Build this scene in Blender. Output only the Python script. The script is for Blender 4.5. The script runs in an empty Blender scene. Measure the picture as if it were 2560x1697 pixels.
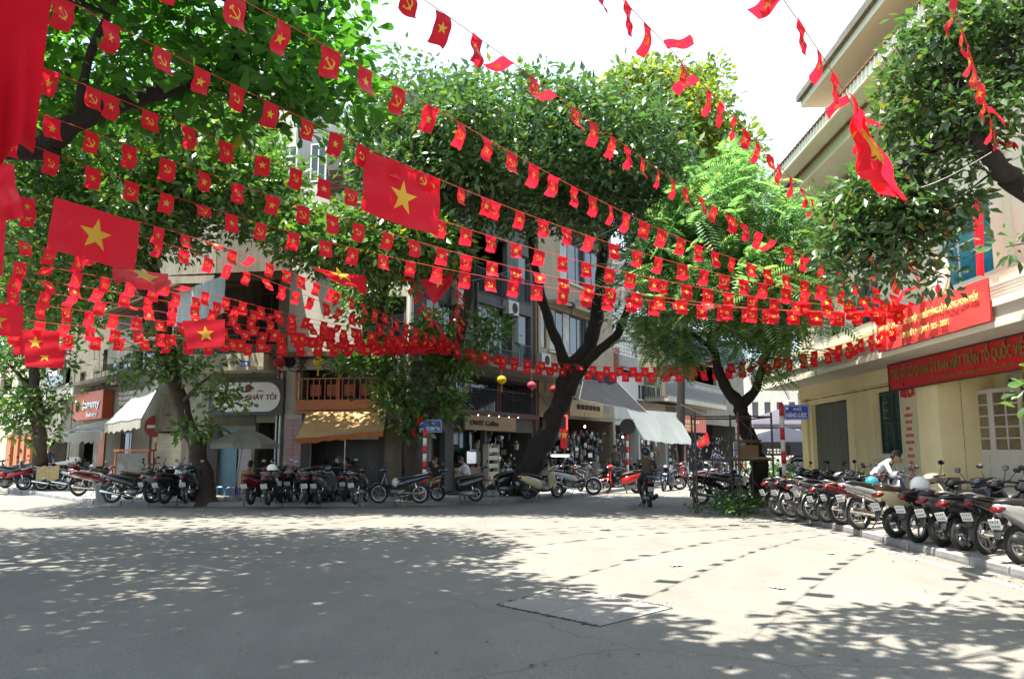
import bpy, bmesh, math, random
import numpy as np
from mathutils import Vector, Matrix
random.seed(7); NR = np.random.default_rng(11)
SC = bpy.context.scene; COL = SC.collection
# ---------------------------------------------------------------- camera
FPX = 2000.0; PITCH = math.atan(276.5/FPX); EYE = 1.6
cam = bpy.data.cameras.new('camera'); camo = bpy.data.objects.new('camera', cam); COL.objects.link(camo)
cam.sensor_width = 36; cam.lens = FPX/2560*36; cam.clip_start = .05; cam.clip_end = 1500
camo.location = (0, 0, EYE); camo.rotation_euler = (math.pi/2+PITCH, 0, 0); SC.camera = camo
# ---------------------------------------------------------------- world, sun, exposure
SUN_EL = math.radians(73); SUN_AZ = (-.86, -.51)          # horizontal direction from the square towards the sun
SUNV = Vector((SUN_AZ[0]*math.cos(SUN_EL), SUN_AZ[1]*math.cos(SUN_EL), math.sin(SUN_EL))).normalized()
w = bpy.data.worlds.new('World'); SC.world = w; w.use_nodes = True
nt = w.node_tree; N = nt.nodes; bg = N['Background']
sky = N.new('ShaderNodeTexSky'); sky.sky_type = 'NISHITA'; sky.sun_disc = False
sky.sun_elevation = SUN_EL; sky.sun_rotation = math.atan2(SUN_AZ[0], SUN_AZ[1]); sky.dust_density = 3; sky.air_density = 1.2
tc = N.new('ShaderNodeTexCoord'); mp = N.new('ShaderNodeMapping'); mp.inputs['Scale'].default_value = (1, 1, 2.2)
nz = N.new('ShaderNodeTexNoise'); nz.inputs['Scale'].default_value = 2.2; nz.inputs['Detail'].default_value = 5
cr = N.new('ShaderNodeValToRGB'); cr.color_ramp.elements[0].position = .35; cr.color_ramp.elements[1].position = .62
cr.color_ramp.elements[0].color = (.38, .38, .38, 1); cr.color_ramp.elements[1].color = (.97, .97, .97, 1)
mx = N.new('ShaderNodeMix'); mx.data_type = 'RGBA'; mx.inputs[7].default_value = (3.9, 4.85, 5.9, 1)
nt.links.new(tc.outputs['Generated'], mp.inputs[0]); nt.links.new(mp.outputs[0], nz.inputs['Vector'])
nt.links.new(nz.outputs[0], cr.inputs[0]); nt.links.new(cr.outputs[0], mx.inputs[0])
nt.links.new(sky.outputs[0], mx.inputs[6]); nt.links.new(mx.outputs[2], bg.inputs[0]); bg.inputs[1].default_value = .1
sl = bpy.data.lights.new('sun', 'SUN'); sl.energy = 4.1; sl.angle = math.radians(.53); sl.color = (1, .94, .82)
so = bpy.data.objects.new('sun', sl); COL.objects.link(so); so.rotation_euler = SUNV.to_track_quat('Z', 'Y').to_euler(); so.location = (0, 0, 40)
vs = SC.view_settings; vs.view_transform = 'Standard'; vs.look = 'None'; vs.exposure = 2.05; vs.gamma = 1; vs.use_curve_mapping = False
SC.cycles.max_bounces = 6; SC.cycles.transparent_max_bounces = 8

# ---------------------------------------------------------------- projection helpers (photo pixel -> real place)
cp, sp = math.cos(PITCH), math.sin(PITCH)
def ray(u, v):
    a, b = (u-1280)/FPX, (848.5-v)/FPX
    return Vector((a, cp-sp*b, sp+cp*b))
def P(u, v, d):
    r = ray(u, v); s = d/r.y
    return Vector((r.x*s, d, EYE+r.z*s))
def G(u, v, z=0.0):
    r = ray(u, v); s = (z-EYE)/r.z
    return Vector((r.x*s, r.y*s, z))

# ---------------------------------------------------------------- materials
MATS = {}
def mat(name, col, rough=.7, metal=0., var=.12, scale=2.5, bump=0., spec=.5, streak=0., trans=0., emit=None, es=1., coat=0., island=0., fine=0.):
    if name in MATS: return MATS[name]
    m = bpy.data.materials.new(name); m.use_nodes = True; t = m.node_tree; n = t.nodes; b = n['Principled BSDF']
    b.inputs['Roughness'].default_value = rough; b.inputs['Metallic'].default_value = metal
    b.inputs['Specular IOR Level'].default_value = spec; b.inputs['Coat Weight'].default_value = coat
    if emit: b.inputs['Emission Color'].default_value = (*emit, 1); b.inputs['Emission Strength'].default_value = es
    tcn = n.new('ShaderNodeTexCoord'); src = None
    def mul(prev, fac_socket, lo, hi):
        mr = n.new('ShaderNodeMapRange'); mr.inputs['From Min'].default_value = .25; mr.inputs['From Max'].default_value = .75
        mr.inputs['To Min'].default_value = lo; mr.inputs['To Max'].default_value = hi; t.links.new(fac_socket, mr.inputs[0])
        if prev is None: return mr.outputs[0]
        q = n.new('ShaderNodeMath'); q.operation = 'MULTIPLY'; t.links.new(prev, q.inputs[0]); t.links.new(mr.outputs[0], q.inputs[1]); return q.outputs[0]
    if var:
        a = n.new('ShaderNodeTexNoise'); a.inputs['Scale'].default_value = scale; a.inputs['Detail'].default_value = 6; a.inputs['Roughness'].default_value = .65
        t.links.new(tcn.outputs['Object'], a.inputs['Vector']); src = mul(src, a.outputs[0], 1-var, 1+var)
    if fine:
        a = n.new('ShaderNodeTexNoise'); a.inputs['Scale'].default_value = 60; a.inputs['Detail'].default_value = 2
        t.links.new(tcn.outputs['Object'], a.inputs['Vector']); src = mul(src, a.outputs[0], 1-fine, 1+fine)
    if streak:
        mp = n.new('ShaderNodeMapping'); mp.inputs['Scale'].default_value = (3.2, 3.2, .28); t.links.new(tcn.outputs['Object'], mp.inputs[0])
        a = n.new('ShaderNodeTexNoise'); a.inputs['Scale'].default_value = 1.6; a.inputs['Detail'].default_value = 7; a.inputs['Roughness'].default_value = .7
        t.links.new(mp.outputs[0], a.inputs['Vector']); src = mul(src, a.outputs[0], 1+streak*.25, 1-streak)
    if island:
        g = n.new('ShaderNodeNewGeometry'); src = mul(src, g.outputs['Random Per Island'], 1-island, 1+island)
    if src is not None and name.startswith('leaf'):
        g = n.new('ShaderNodeNewGeometry'); rp = n.new('ShaderNodeValToRGB'); e = rp.color_ramp.elements; c = Vector(col)
        e[0].position = 0; e[0].color = (*(c*.55), 1); e[1].position = 1; e[1].color = (c[0]*3.2+.05, c[1]*1.5, c[2]*.7, 1)
        for ps, q in ((.5, c), (.86, Vector((c[0]*1.35, c[1]*1.3, c[2]*1.3))), (.965, Vector((c[0]*2.0, c[1]*1.5, c[2])))): k = e.new(ps); k.color = (*q, 1)
        t.links.new(g.outputs['Random Per Island'], rp.inputs[0]); t.links.new(rp.outputs[0], b.inputs['Base Color']); cs = rp.outputs[0]
    elif src is not None:
        v = n.new('ShaderNodeVectorMath'); v.operation = 'SCALE'; v.inputs[0].default_value = col; t.links.new(src, v.inputs['Scale'])
        t.links.new(v.outputs[0], b.inputs['Base Color']); cs = v.outputs[0]
    else:
        b.inputs['Base Color'].default_value = (*col, 1); cs = None
    if bump:
        a = n.new('ShaderNodeTexNoise'); a.inputs['Scale'].default_value = 22; a.inputs['Detail'].default_value = 5
        t.links.new(tcn.outputs['Object'], a.inputs['Vector'])
        bp = n.new('ShaderNodeBump'); bp.inputs['Strength'].default_value = bump; bp.inputs['Distance'].default_value = .02
        t.links.new(a.outputs[0], bp.inputs['Height']); t.links.new(bp.outputs[0], b.inputs['Normal'])
    if trans:
        tr = n.new('ShaderNodeBsdfTranslucent'); mxs = n.new('ShaderNodeMixShader'); mxs.inputs[0].default_value = trans
        if cs:
            if isinstance(trans, float) and name.startswith('leaf'):
                g = n.new('ShaderNodeVectorMath'); g.operation = 'MULTIPLY'; g.inputs[1].default_value = (1.5, 1.7, 1.15) if 'feather' in name else (1.7, 1.9, .8)
                t.links.new(cs, g.inputs[0]); t.links.new(g.outputs[0], tr.inputs[0])
            else: t.links.new(cs, tr.inputs[0])
        else: tr.inputs[0].default_value = (*col, 1)
        t.links.new(b.outputs[0], mxs.inputs[1]); t.links.new(tr.outputs[0], mxs.inputs[2]); t.links.new(mxs.outputs[0], n['Material Output'].inputs[0])
    MATS[name] = m; return m

# ---------------------------------------------------------------- mesh builder
class MB:
    def __init__(s): s.v = []; s.f = []; s.m = []; s.n = 0
    def add(s, vs, fs, mi=0):
        s.v.extend([tuple(p) for p in vs]); s.f.extend([tuple(i+s.n for i in f) for f in fs]); s.m.extend([mi]*len(fs)); s.n += len(vs)
    def quad(s, a, b, c, d, mi=0): s.add([a, b, c, d], [(0, 1, 2, 3)], mi)
    def box(s, c, sz, rot=None, mi=0):
        x, y, z = sz[0]/2, sz[1]/2, sz[2]/2
        p = [Vector(q) for q in ((-x,-y,-z),(x,-y,-z),(x,y,-z),(-x,y,-z),(-x,-y,z),(x,-y,z),(x,y,z),(-x,y,z))]
        if rot is not None: p = [rot @ q for q in p]
        c = Vector(c); s.add([q+c for q in p], [(0,3,2,1),(4,5,6,7),(0,1,5,4),(1,2,6,5),(2,3,7,6),(3,0,4,7)], mi)
    def bb(s, x0, x1, y0, y1, z0, z1, mi=0): s.box(((x0+x1)/2, (y0+y1)/2, (z0+z1)/2), (abs(x1-x0), abs(y1-y0), abs(z1-z0)), None, mi)
    def tube(s, pts, rad, n=8, mi=0, caps=True, flat=1.0):
        pts = [Vector(p) for p in pts]
        if not isinstance(rad, (list, tuple)): rad = [rad]*len(pts)
        base = s.n; up = None; vs = []; fs = []
        for i, p in enumerate(pts):
            t = (pts[min(i+1, len(pts)-1)]-pts[max(i-1, 0)]).normalized()
            if up is None:
                up = Vector((0, 0, 1)) if abs(t.z) < .9 else Vector((1, 0, 0))
            a = up.cross(t)
            if a.length < 1e-4: a = Vector((1, 0, 0)).cross(t)
            a.normalize(); b = t.cross(a); up = b
            for k in range(n):
                q = 2*math.pi*k/n; vs.append(p+a*(math.cos(q)*rad[i])+b*(math.sin(q)*rad[i]*flat))
        for i in range(len(pts)-1):
            for k in range(n):
                k2 = (k+1) % n; fs.append((i*n+k, i*n+k2, (i+1)*n+k2, (i+1)*n+k))
        if caps: fs.append(tuple(range(n-1, -1, -1))); fs.append(tuple((len(pts)-1)*n+k for k in range(n)))
        s.add(vs, fs, mi)
    def loft(s, secs, n=12, mi=0, pw=2.0):
        """secs: (centre, half-width y, half-height z) along x, or with axis vectors (centre, a, b)"""
        vs = []; fs = []
        for sec in secs:
            c, a, b = sec
            c = Vector(c); a = Vector((0, a, 0)) if not hasattr(a, '__len__') else Vector(a); b = Vector((0, 0, b)) if not hasattr(b, '__len__') else Vector(b)
            for k in range(n):
                q = 2*math.pi*k/n; ca, sa = math.cos(q), math.sin(q)
                vs.append(c+a*(math.copysign(abs(ca)**(2/pw), ca))+b*(math.copysign(abs(sa)**(2/pw), sa)))
        m = len(secs)
        for i in range(m-1):
            for k in range(n):
                k2 = (k+1) % n; fs.append((i*n+k, i*n+k2, (i+1)*n+k2, (i+1)*n+k))
        fs.append(tuple(range(n-1, -1, -1))); fs.append(tuple((m-1)*n+k for k in range(n)))
        s.add(vs, fs, mi)
    def ell(s, c, r, nu=12, nv=8, mi=0, rot=None, v0=-1., v1=1.):
        c = Vector(c); vs = []; fs = []
        for j in range(nv+1):
            q = math.pi/2*(v0+(v1-v0)*j/nv)
            for k in range(nu):
                a = 2*math.pi*k/nu; p = Vector((r[0]*math.cos(q)*math.cos(a), r[1]*math.cos(q)*math.sin(a), r[2]*math.sin(q)))
                vs.append(c+(rot @ p if rot is not None else p))
        for j in range(nv):
            for k in range(nu):
                k2 = (k+1) % nu; fs.append((j*nu+k, j*nu+k2, (j+1)*nu+k2, (j+1)*nu+k))
        s.add(vs, fs, mi)
    def torus(s, c, R, r, axis='Y', n=24, m=8, mi=0, ry=1.):
        c = Vector(c); vs = []; fs = []
        for i in range(n):
            a = 2*math.pi*i/n
            for k in range(m):
                b = 2*math.pi*k/m; rr = R+r*math.cos(b); h = r*ry*math.sin(b)
                if axis == 'Y': p = Vector((rr*math.cos(a), h, rr*math.sin(a)))
                else: p = Vector((rr*math.cos(a), rr*math.sin(a), h))
                vs.append(c+p)
        for i in range(n):
            for k in range(m):
                i2, k2 = (i+1) % n, (k+1) % m; fs.append((i*m+k, i*m+k2, i2*m+k2, i2*m+k))
        s.add(vs, fs, mi)
    def grid(s, fn, nu, nv, mi=0):
        s.add([fn(i/nu, j/nv) for j in range(nv+1) for i in range(nu+1)],
              [(j*(nu+1)+i, j*(nu+1)+i+1, (j+1)*(nu+1)+i+1, (j+1)*(nu+1)+i) for j in range(nv) for i in range(nu)], mi)
    def mesh(s, name, mats, smooth=False):
        me = bpy.data.meshes.new(name); me.from_pydata(s.v, [], s.f)
        for m in (mats if isinstance(mats, (list, tuple)) else [mats]): me.materials.append(m)
        if any(s.m): me.polygons.foreach_set('material_index', s.m)
        if smooth: me.polygons.foreach_set('use_smooth', [True]*len(s.f))
        me.update(); return me
    def build(s, name, mats, parent=None, smooth=False, loc=None):
        return link(name, s.mesh(name, mats, smooth), parent, loc)
def link(name, me, parent=None, loc=None):
    o = bpy.data.objects.new(name, me); COL.objects.link(o)
    if parent: o.parent = parent
    if loc is not None: o.location = loc
    return o
def tag(o, label=None, cat=None, group=None, kind=None):
    if label: o['label'] = label
    if cat: o['category'] = cat
    if group: o['group'] = group
    if kind: o['kind'] = kind
    return o
def thing(name, label, cat, loc=(0, 0, 0), rz=0., group=None):
    o = bpy.data.objects.new(name, None); COL.objects.link(o); o.location = loc; o.rotation_euler = (0, 0, rz); o.empty_display_size = .2
    return tag(o, label, cat, group)
def dup(root, loc, rot, label=None, group=None, paint=None):
    r = root.copy(); COL.objects.link(r); r.location = loc; r.rotation_euler = rot
    if label: r['label'] = label
    if group: r['group'] = group
    for ch in list(root.children):
        c = ch.copy(); COL.objects.link(c); c.parent = r
        if paint is not None and c.get('_p') is not None: c.material_slots[0].material = paint
        for g in list(ch.children):
            d = g.copy(); COL.objects.link(d); d.parent = c
    return r
FONT = None
def text_mesh(txt, height, width=None, ext=.004, bold=0.):
    cu = bpy.data.curves.new('t', 'FONT'); cu.body = txt; cu.size = 1; cu.extrude = ext; cu.offset = bold; cu.resolution_u = 2; cu.align_x = 'LEFT'
    o = bpy.data.objects.new('t', cu); COL.objects.link(o); bpy.context.view_layer.update()
    me = bpy.data.meshes.new_from_object(o.evaluated_get(bpy.context.evaluated_depsgraph_get())); bpy.data.objects.remove(o)
    n = len(me.vertices); co = np.empty(n*3); me.vertices.foreach_get('co', co); co = co.reshape(-1, 3)
    if n == 0: return me
    mn, mxx = co.min(0), co.max(0); sx = height/.72
    co[:, 0] -= mn[0]; wx = (mxx[0]-mn[0])
    co[:, 0] *= (width/wx if width else sx); co[:, 1] *= sx
    me.vertices.foreach_set('co', co.ravel()); me.update(); return me
def text(name, txt, parent, x, z, y, height, m, width=None, bold=.0, flip=1):
    """letters standing in the parent's x/z plane, facing -y"""
    me = text_mesh(txt, height, width, .006, bold); me.materials.clear(); me.materials.append(m)
    o = link(name, me, parent, (x, y, z)); o.rotation_euler = (math.pi/2, 0, 0); return o
# ================================================================ SETTING: ground, road, pavements
m_as = mat('asphalt', (.176, .169, .152), .86, var=.13, scale=.35, bump=.3, spec=.25, fine=.34)
def tweak_asphalt():
    t = m_as.node_tree; n = t.nodes; b = n['Principled BSDF']; src = b.inputs['Base Color'].links[0].from_socket
    tcn = n.new('ShaderNodeTexCoord'); vo = n.new('ShaderNodeTexVoronoi'); vo.feature = 'DISTANCE_TO_EDGE'; vo.inputs['Scale'].default_value = .16
    nz = n.new('ShaderNodeTexNoise'); nz.inputs['Scale'].default_value = 1.1; nz.inputs['Detail'].default_value = 6
    ad = n.new('ShaderNodeMix'); ad.data_type = 'VECTOR'; ad.inputs[0].default_value = .35
    t.links.new(tcn.outputs['Object'], nz.inputs['Vector']); t.links.new(tcn.outputs['Object'], ad.inputs[4]); t.links.new(nz.outputs['Color'], ad.inputs[5]); t.links.new(ad.outputs[1], vo.inputs['Vector'])
    r = n.new('ShaderNodeMapRange'); r.inputs['From Min'].default_value = 0; r.inputs['From Max'].default_value = .0022; r.inputs['To Min'].default_value = .74; r.inputs['To Max'].default_value = 1
    t.links.new(vo.outputs['Distance'], r.inputs[0])
    n3 = n.new('ShaderNodeTexNoise'); n3.inputs['Scale'].default_value = 9; n3.inputs['Detail'].default_value = 3; t.links.new(tcn.outputs['Object'], n3.inputs['Vector'])
    r3 = n.new('ShaderNodeMapRange'); r3.inputs['From Min'].default_value = .28; r3.inputs['From Max'].default_value = .36; r3.inputs['To Min'].default_value = .8; r3.inputs['To Max'].default_value = 1; t.links.new(n3.outputs[0], r3.inputs[0])
    q = n.new('ShaderNodeMath'); q.operation = 'MULTIPLY'; t.links.new(r.outputs[0], q.inputs[0]); t.links.new(r3.outputs[0], q.inputs[1])
    st = n.new('ShaderNodeTexNoise'); st.inputs['Scale'].default_value = 1.5; st.inputs['Detail'].default_value = 8; st.inputs['Roughness'].default_value = .7; mpp = n.new('ShaderNodeMapping'); mpp.inputs['Scale'].default_value = (1, .35, 1); mpp.inputs['Rotation'].default_value = (0, 0, .5); t.links.new(tcn.outputs['Object'], mpp.inputs[0]); t.links.new(mpp.outputs[0], st.inputs['Vector'])
    r4 = n.new('ShaderNodeMapRange'); r4.inputs['From Min'].default_value = .3; r4.inputs['From Max'].default_value = .7; r4.inputs['To Min'].default_value = .86; r4.inputs['To Max'].default_value = 1.1; t.links.new(st.outputs[0], r4.inputs[0])
    sp_ = n.new('ShaderNodeTexVoronoi'); sp_.inputs['Scale'].default_value = 45; t.links.new(tcn.outputs['Object'], sp_.inputs['Vector']); r5 = n.new('ShaderNodeMapRange'); r5.inputs['From Min'].default_value = 0; r5.inputs['From Max'].default_value = .3; r5.inputs['To Min'].default_value = .72; r5.inputs['To Max'].default_value = 1.04; t.links.new(sp_.outputs['Distance'], r5.inputs[0])
    for rr in (r4, r5): q2 = n.new('ShaderNodeMath'); q2.operation = 'MULTIPLY'; t.links.new(q.outputs[0], q2.inputs[0]); t.links.new(rr.outputs[0], q2.inputs[1]); q = q2
    v = n.new('ShaderNodeVectorMath'); v.operation = 'SCALE'; t.links.new(src, v.inputs[0]); t.links.new(q.outputs[0], v.inputs['Scale']); t.links.new(v.outputs[0], b.inputs['Base Color'])
tweak_asphalt()
m_conc = mat('pavement_concrete', (.25, .24, .22), .85, var=.18, scale=1.5, bump=.2, fine=.12)
m_tile = mat('pavement_tile', (.27, .25, .225), .8, var=.22, scale=1.1, bump=.15, fine=.15)
m_kerb = mat('kerb_granite', (.20, .20, .20), .8, var=.25, scale=4, bump=.35, fine=.25)
m_white = mat('road_paint', (.42, .40, .36), .85, var=.35, scale=7)
m_dirt = mat('ground_soil', (.14, .12, .10), .95)
mb = MB(); mb.quad((-400, -200, -.02), (400, -200, -.02), (400, 700, -.02), (-400, 700, -.02)); tag(mb.build('ground', m_dirt), kind='structure')
mb = MB(); mb.quad((-90, -60, 0), (60, -60, 0), (60, 180, 0), (-90, 180, 0)); tag(mb.build('road', m_as), kind='structure')
def slab(name, poly, z, m, kerb=None):
    b = MB(); n = len(poly)
    b.add([(x, y, z) for x, y in poly]+[(x, y, -.01) for x, y in poly], [tuple(range(n))]+[(i, n+i, n+(i+1) % n, (i+1) % n) for i in range(n)])
    return tag(b.build(name, m), kind='structure')
def kerbs(parent, pts, z=.13, wdt=.2, L=.95):
    proto = None
    for (x0, y0), (x1, y1) in zip(pts[:-1], pts[1:]):
        d = Vector((x1-x0, y1-y0, 0)); n = max(1, round(d.length/L)); a = math.atan2(d.y, d.x); l = d.length/n
        b = MB(); b.loft([((-l/2+.012, 0, z/2-.02), wdt/2-.01, z/2+.01), ((-l/2+.03, 0, z/2-.02), wdt/2, z/2+.02), ((l/2-.03, 0, z/2-.02), wdt/2, z/2+.02), ((l/2-.012, 0, z/2-.02), wdt/2-.01, z/2+.01)], 12, 0, 5)
        me = b.mesh('kerb_stone', m_kerb)
        for i in range(n):
            p = Vector((x0, y0, 0))+d*((i+.5)/n); o = link('kerb_stone', me, parent, (p.x+random.uniform(-.012, .012), p.y, random.uniform(-.008, .008))); o.rotation_euler = (random.uniform(-.02, .02), 0, a)
KX = lambda y: 6.15+.03*y           # kerb line in front of the yellow office
WX = lambda y: 9.5+.03*y            # office wall
pr = slab('pavement_right', [(KX(2)+.1, 2), (WX(2)+8, 2), (WX(28)+8, 36), (8.2, 36), (7.3, 27), (6.3, 23.5), (6.4, 21.5), (KX(19)+.1, 19)], .11, m_conc)
kerbs(pr, [(KX(4), 4), (KX(19), 19), (6.25, 21.5), (6.15, 23.5), (7.2, 27), (8.1, 36)])
bt = MB(); bt.bb(-.195, .195, -.195, .195, 0, .012); tile_me = bt.mesh('paving_tile', m_tile)
cnt = 0
for j in range(30):
    y = 9.2+j*.4
    for i in range(8):
        if cnt >= 296: break
        o = link('paving_tile', tile_me, pr, (KX(y)+.34+i*.4, y, .11+random.uniform(-.003, .004))); o.rotation_euler = (random.uniform(-.006, .006), random.uniform(-.006, .006), math.radians(-1.7)); cnt += 1
gp = lambda u, v: tuple(G(u, v)[:2])
far_k = [gp(-260, 1212), gp(90, 1236), gp(240, 1260), gp(520, 1265), gp(900, 1266), gp(1230, 1258), gp(1450, 1242), gp(1560, 1226), gp(1680, 1207), gp(1760, 1192)]
pf = slab('pavement_far', far_k+[(40, 100), (-70, 100), (-70, far_k[0][1])], .11, m_conc)
kerbs(pf, far_k, L=1.0)
# white edge line along the right kerb
el = MB(); el.quad((KX(3)-.55, 3, .004), (KX(3)-.44, 3, .004), (KX(19.5)-.44, 19.5, .004), (KX(19.5)-.55, 19.5, .004)); tag(el.build('road_edge_line', m_white), kind='structure')
# utility cover let into the road
c = [G(1243, 1512), G(1410, 1470), G(1682, 1520), G(1500, 1566)]
m_cov = mat('cover_concrete', (.215, .205, .19), .85, var=.14, scale=1.4, bump=.3, fine=.2)
m_crk = mat('cover_joint', (.05, .045, .04), .95, var=.3)
cov = thing('utility_cover', 'large square concrete utility cover set flush in the road, split into two slabs', 'utility cover', ((c[0]+c[2])/2))
o0 = cov.location
def lerp2(c, s, t): return (c[0]*(1-s)+c[1]*s)*(1-t)+(c[3]*(1-s)+c[2]*s)*t
b = MB(); b.quad(*[p-o0+Vector((0, 0, .004)) for p in [lerp2(c, -.004, -.004), lerp2(c, -.004, 1.004), lerp2(c, 1.004, 1.004), lerp2(c, 1.004, -.004)]]); b.build('joint', m_crk, cov)
for t0, t1 in ((.0, .498), (.504, 1.0)):
    b = MB(); q = [lerp2(c, s, t)-o0 for s, t in ((.005, t0), (.005, t1), (.99, t1), (.99, t0))]
    b.add([(p.x, p.y, .006) for p in q]+[(p.x, p.y, .009) for p in q], [(4, 5, 6, 7), (0, 1, 5, 4), (1, 2, 6, 5), (2, 3, 7, 6), (3, 0, 4, 7)])
    b.build('cover_slab', m_cov, cov)
b = MB()   # broken ragged edge of the asphalt round the cover
for s0, t0, s1, t1 in ((0, 0, 1, 0), (1, 0, 1, 1), (0, 0, 0, 1)):
    for i in range(90):
        f = random.random(); p = lerp2(c, s0+(s1-s0)*f+random.gauss(0, .012), t0+(t1-t0)*f+random.gauss(0, .012))-o0; r = random.uniform(.005, .024)
        b.ell((p.x, p.y, .006), (r*1.4, r, r*.3), 5, 3)
tag(b.build('crumbled_edge', m_crk, cov), kind='stuff')
# repairs and a drain grate near the right kerb
dg = thing('drain_grate', 'dark square drain grate in the road gutter near the cut branches', 'drain', G(1888, 1304)); b = MB(); b.bb(-.32, .32, -.22, .22, .003, .006); b.build('pit', mat('drain_dark', (.02, .02, .02), .95), dg)
for i in range(7): b = MB(); b.bb(-.3+i*.09, -.255+i*.09, -.2, .2, .006, .014); b.build('bar', m_kerb, dg)
# litter and fallen leaves on the road
m_lit = mat('paper_litter', (.7, .68, .64), .8); m_dry = mat('dry_leaf', (.16, .10, .045), .8, island=.5, var=0)
for (u, v, a, lab) in ((1690, 1415, .3, 'flattened white paper lying in the sunlit road'), (2078, 1384, 1.2, 'small crumpled white paper near the right edge line'), (1945, 1470, 2.0, 'scrap of white paper right of the utility cover')):
    b = MB(); b.grid(lambda s, t: ((s-.5)*.18, (t-.5)*.11, .01+.02*math.sin(7*s+5*t)**2), 5, 4); o = tag(b.build('paper_scrap', m_lit, None, False, G(u, v)), lab, 'litter'); o.rotation_euler = (0, 0, a)
def leaf_pts(n, fn, size, m, name, parent=None, up=.0):
    b = MB()
    for _ in range(n):
        p = Vector(fn()); a = random.uniform(0, 6.28); s = size*random.uniform(.6, 1.3); t = random.uniform(-.4, .4)
        x = Vector((math.cos(a), math.sin(a), t*.5))*s; y = Vector((-math.sin(a), math.cos(a), t))*s*.45
        b.add([p, p+x*.5+y, p+x, p+x*.5-y], [(0, 1, 2), (0, 2, 3)])
    return b.build(name, m, parent)
def rnd_ground():
    k = random.random()
    if k < .45: y = random.uniform(8, 20); return (KX(y)-abs(random.gauss(0, .35))-.12, y, .012)
    if k < .7: return (*gp(random.uniform(250, 1400), random.uniform(1266, 1275)), .012)
    return (*gp(random.uniform(100, 2400), random.uniform(1280, 1690)), .012)
tag(leaf_pts(420, rnd_ground, .038, m_dry, 'fallen_leaves'), 'small dry brown leaves scattered on the road and along the kerbs', 'leaves', kind='stuff')
# ================================================================ BUILDINGS
class Fac:
    """a facade plane; local x runs to the viewer's right, local -y is outwards"""
    def __init__(s, A, B):
        s.A = Vector((A[0], A[1], 0)); s.B = Vector((B[0], B[1], 0)); s.d = (s.B-s.A).normalized(); s.L = (s.B-s.A).length
        s.n = Vector((s.d.y, -s.d.x, 0)); s.rz = math.atan2(s.d.y, s.d.x)
    def at(s, u, v, off=0.):
        r = ray(u, v); o = Vector((0, 0, EYE)); k = (s.n.dot(s.A)+off-s.n.dot(o))/s.n.dot(r); p = o+r*k
        return (p-s.A).dot(s.d), p.z
    def rect(s, u0, v0, u1, v1, off=0.):
        um, vm = (u0+u1)/2, (v0+v1)/2
        return s.at(u0, vm, off)[0], s.at(u1, vm, off)[0], s.at(um, v1, off)[1], s.at(um, v0, off)[1]
    def w(s, x, y, z): return s.A+s.d*x-s.n*y+Vector((0, 0, z))
    def thing(s, name, label, cat, x=0., y=0., z=0., group=None): return thing(name, label, cat, s.w(x, y, z), s.rz, group)
def wall_mesh(b, x0, x1, z0, z1, ops, th=.22, y=0., mi=0):
    ops = [(max(a, x0), min(c, x1), max(e, z0), min(f, z1)) for a, c, e, f in ops if c > x0 and a < x1 and f > z0 and e < z1]
    xs = sorted({x0, x1, *[q for o in ops for q in o[:2]]}); zs = sorted({z0, z1, *[q for o in ops for q in o[2:]]})
    for i in range(len(xs)-1):
        for j in range(len(zs)-1):
            xm, zm = (xs[i]+xs[i+1])/2, (zs[j]+zs[j+1])/2
            if any(a < xm < c and e < zm < f for a, c, e, f in ops): continue
            b.quad((xs[i], y, zs[j]), (xs[i+1], y, zs[j]), (xs[i+1], y, zs[j+1]), (xs[i], y, zs[j+1]), mi)
    for a, c, e, f in ops:
        b.quad((a, y, e), (a, y, f), (a, y+th, f), (a, y+th, e), mi); b.quad((c, y, f), (c, y, e), (c, y+th, e), (c, y+th, f), mi)
        b.quad((a, y, f), (c, y, f), (c, y+th, f), (a, y+th, f), mi); b.quad((c, y, e), (a, y, e), (a, y+th, e), (c, y+th, e), mi)
    b.quad((x0, y, z0), (x0, y, z1), (x0, y+th, z1), (x0, y+th, z0), mi); b.quad((x1, y, z1), (x1, y, z0), (x1, y+th, z0), (x1, y+th, z1), mi)
m_glass = mat('window_glass', (.02, .028, .03), .06, var=0, spec=.8)
m_glassb = mat('window_glass_blue', (.015, .16, .27), .08, var=.45, scale=2.2, spec=.8)
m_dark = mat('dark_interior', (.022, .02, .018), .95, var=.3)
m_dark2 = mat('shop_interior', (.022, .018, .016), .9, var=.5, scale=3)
m_wood = mat('dark_timber_frame', (.06, .035, .022), .7)
m_wf = mat('white_frame', (.62, .62, .58), .5)
m_steel = mat('galvanised_steel', (.30, .30, .29), .45, .7, var=.3, scale=6)
m_iron = mat('black_iron', (.03, .03, .032), .5, .4)
m_rust = mat('rusty_steel', (.15, .085, .05), .75, .3, var=.4, scale=8)
m_green = mat('green_shutter_paint', (.012, .045, .035), .5, var=.2)
m_curt = mat('pale_curtain', (.35, .36, .34), .9, var=.3, scale=2)
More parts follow.
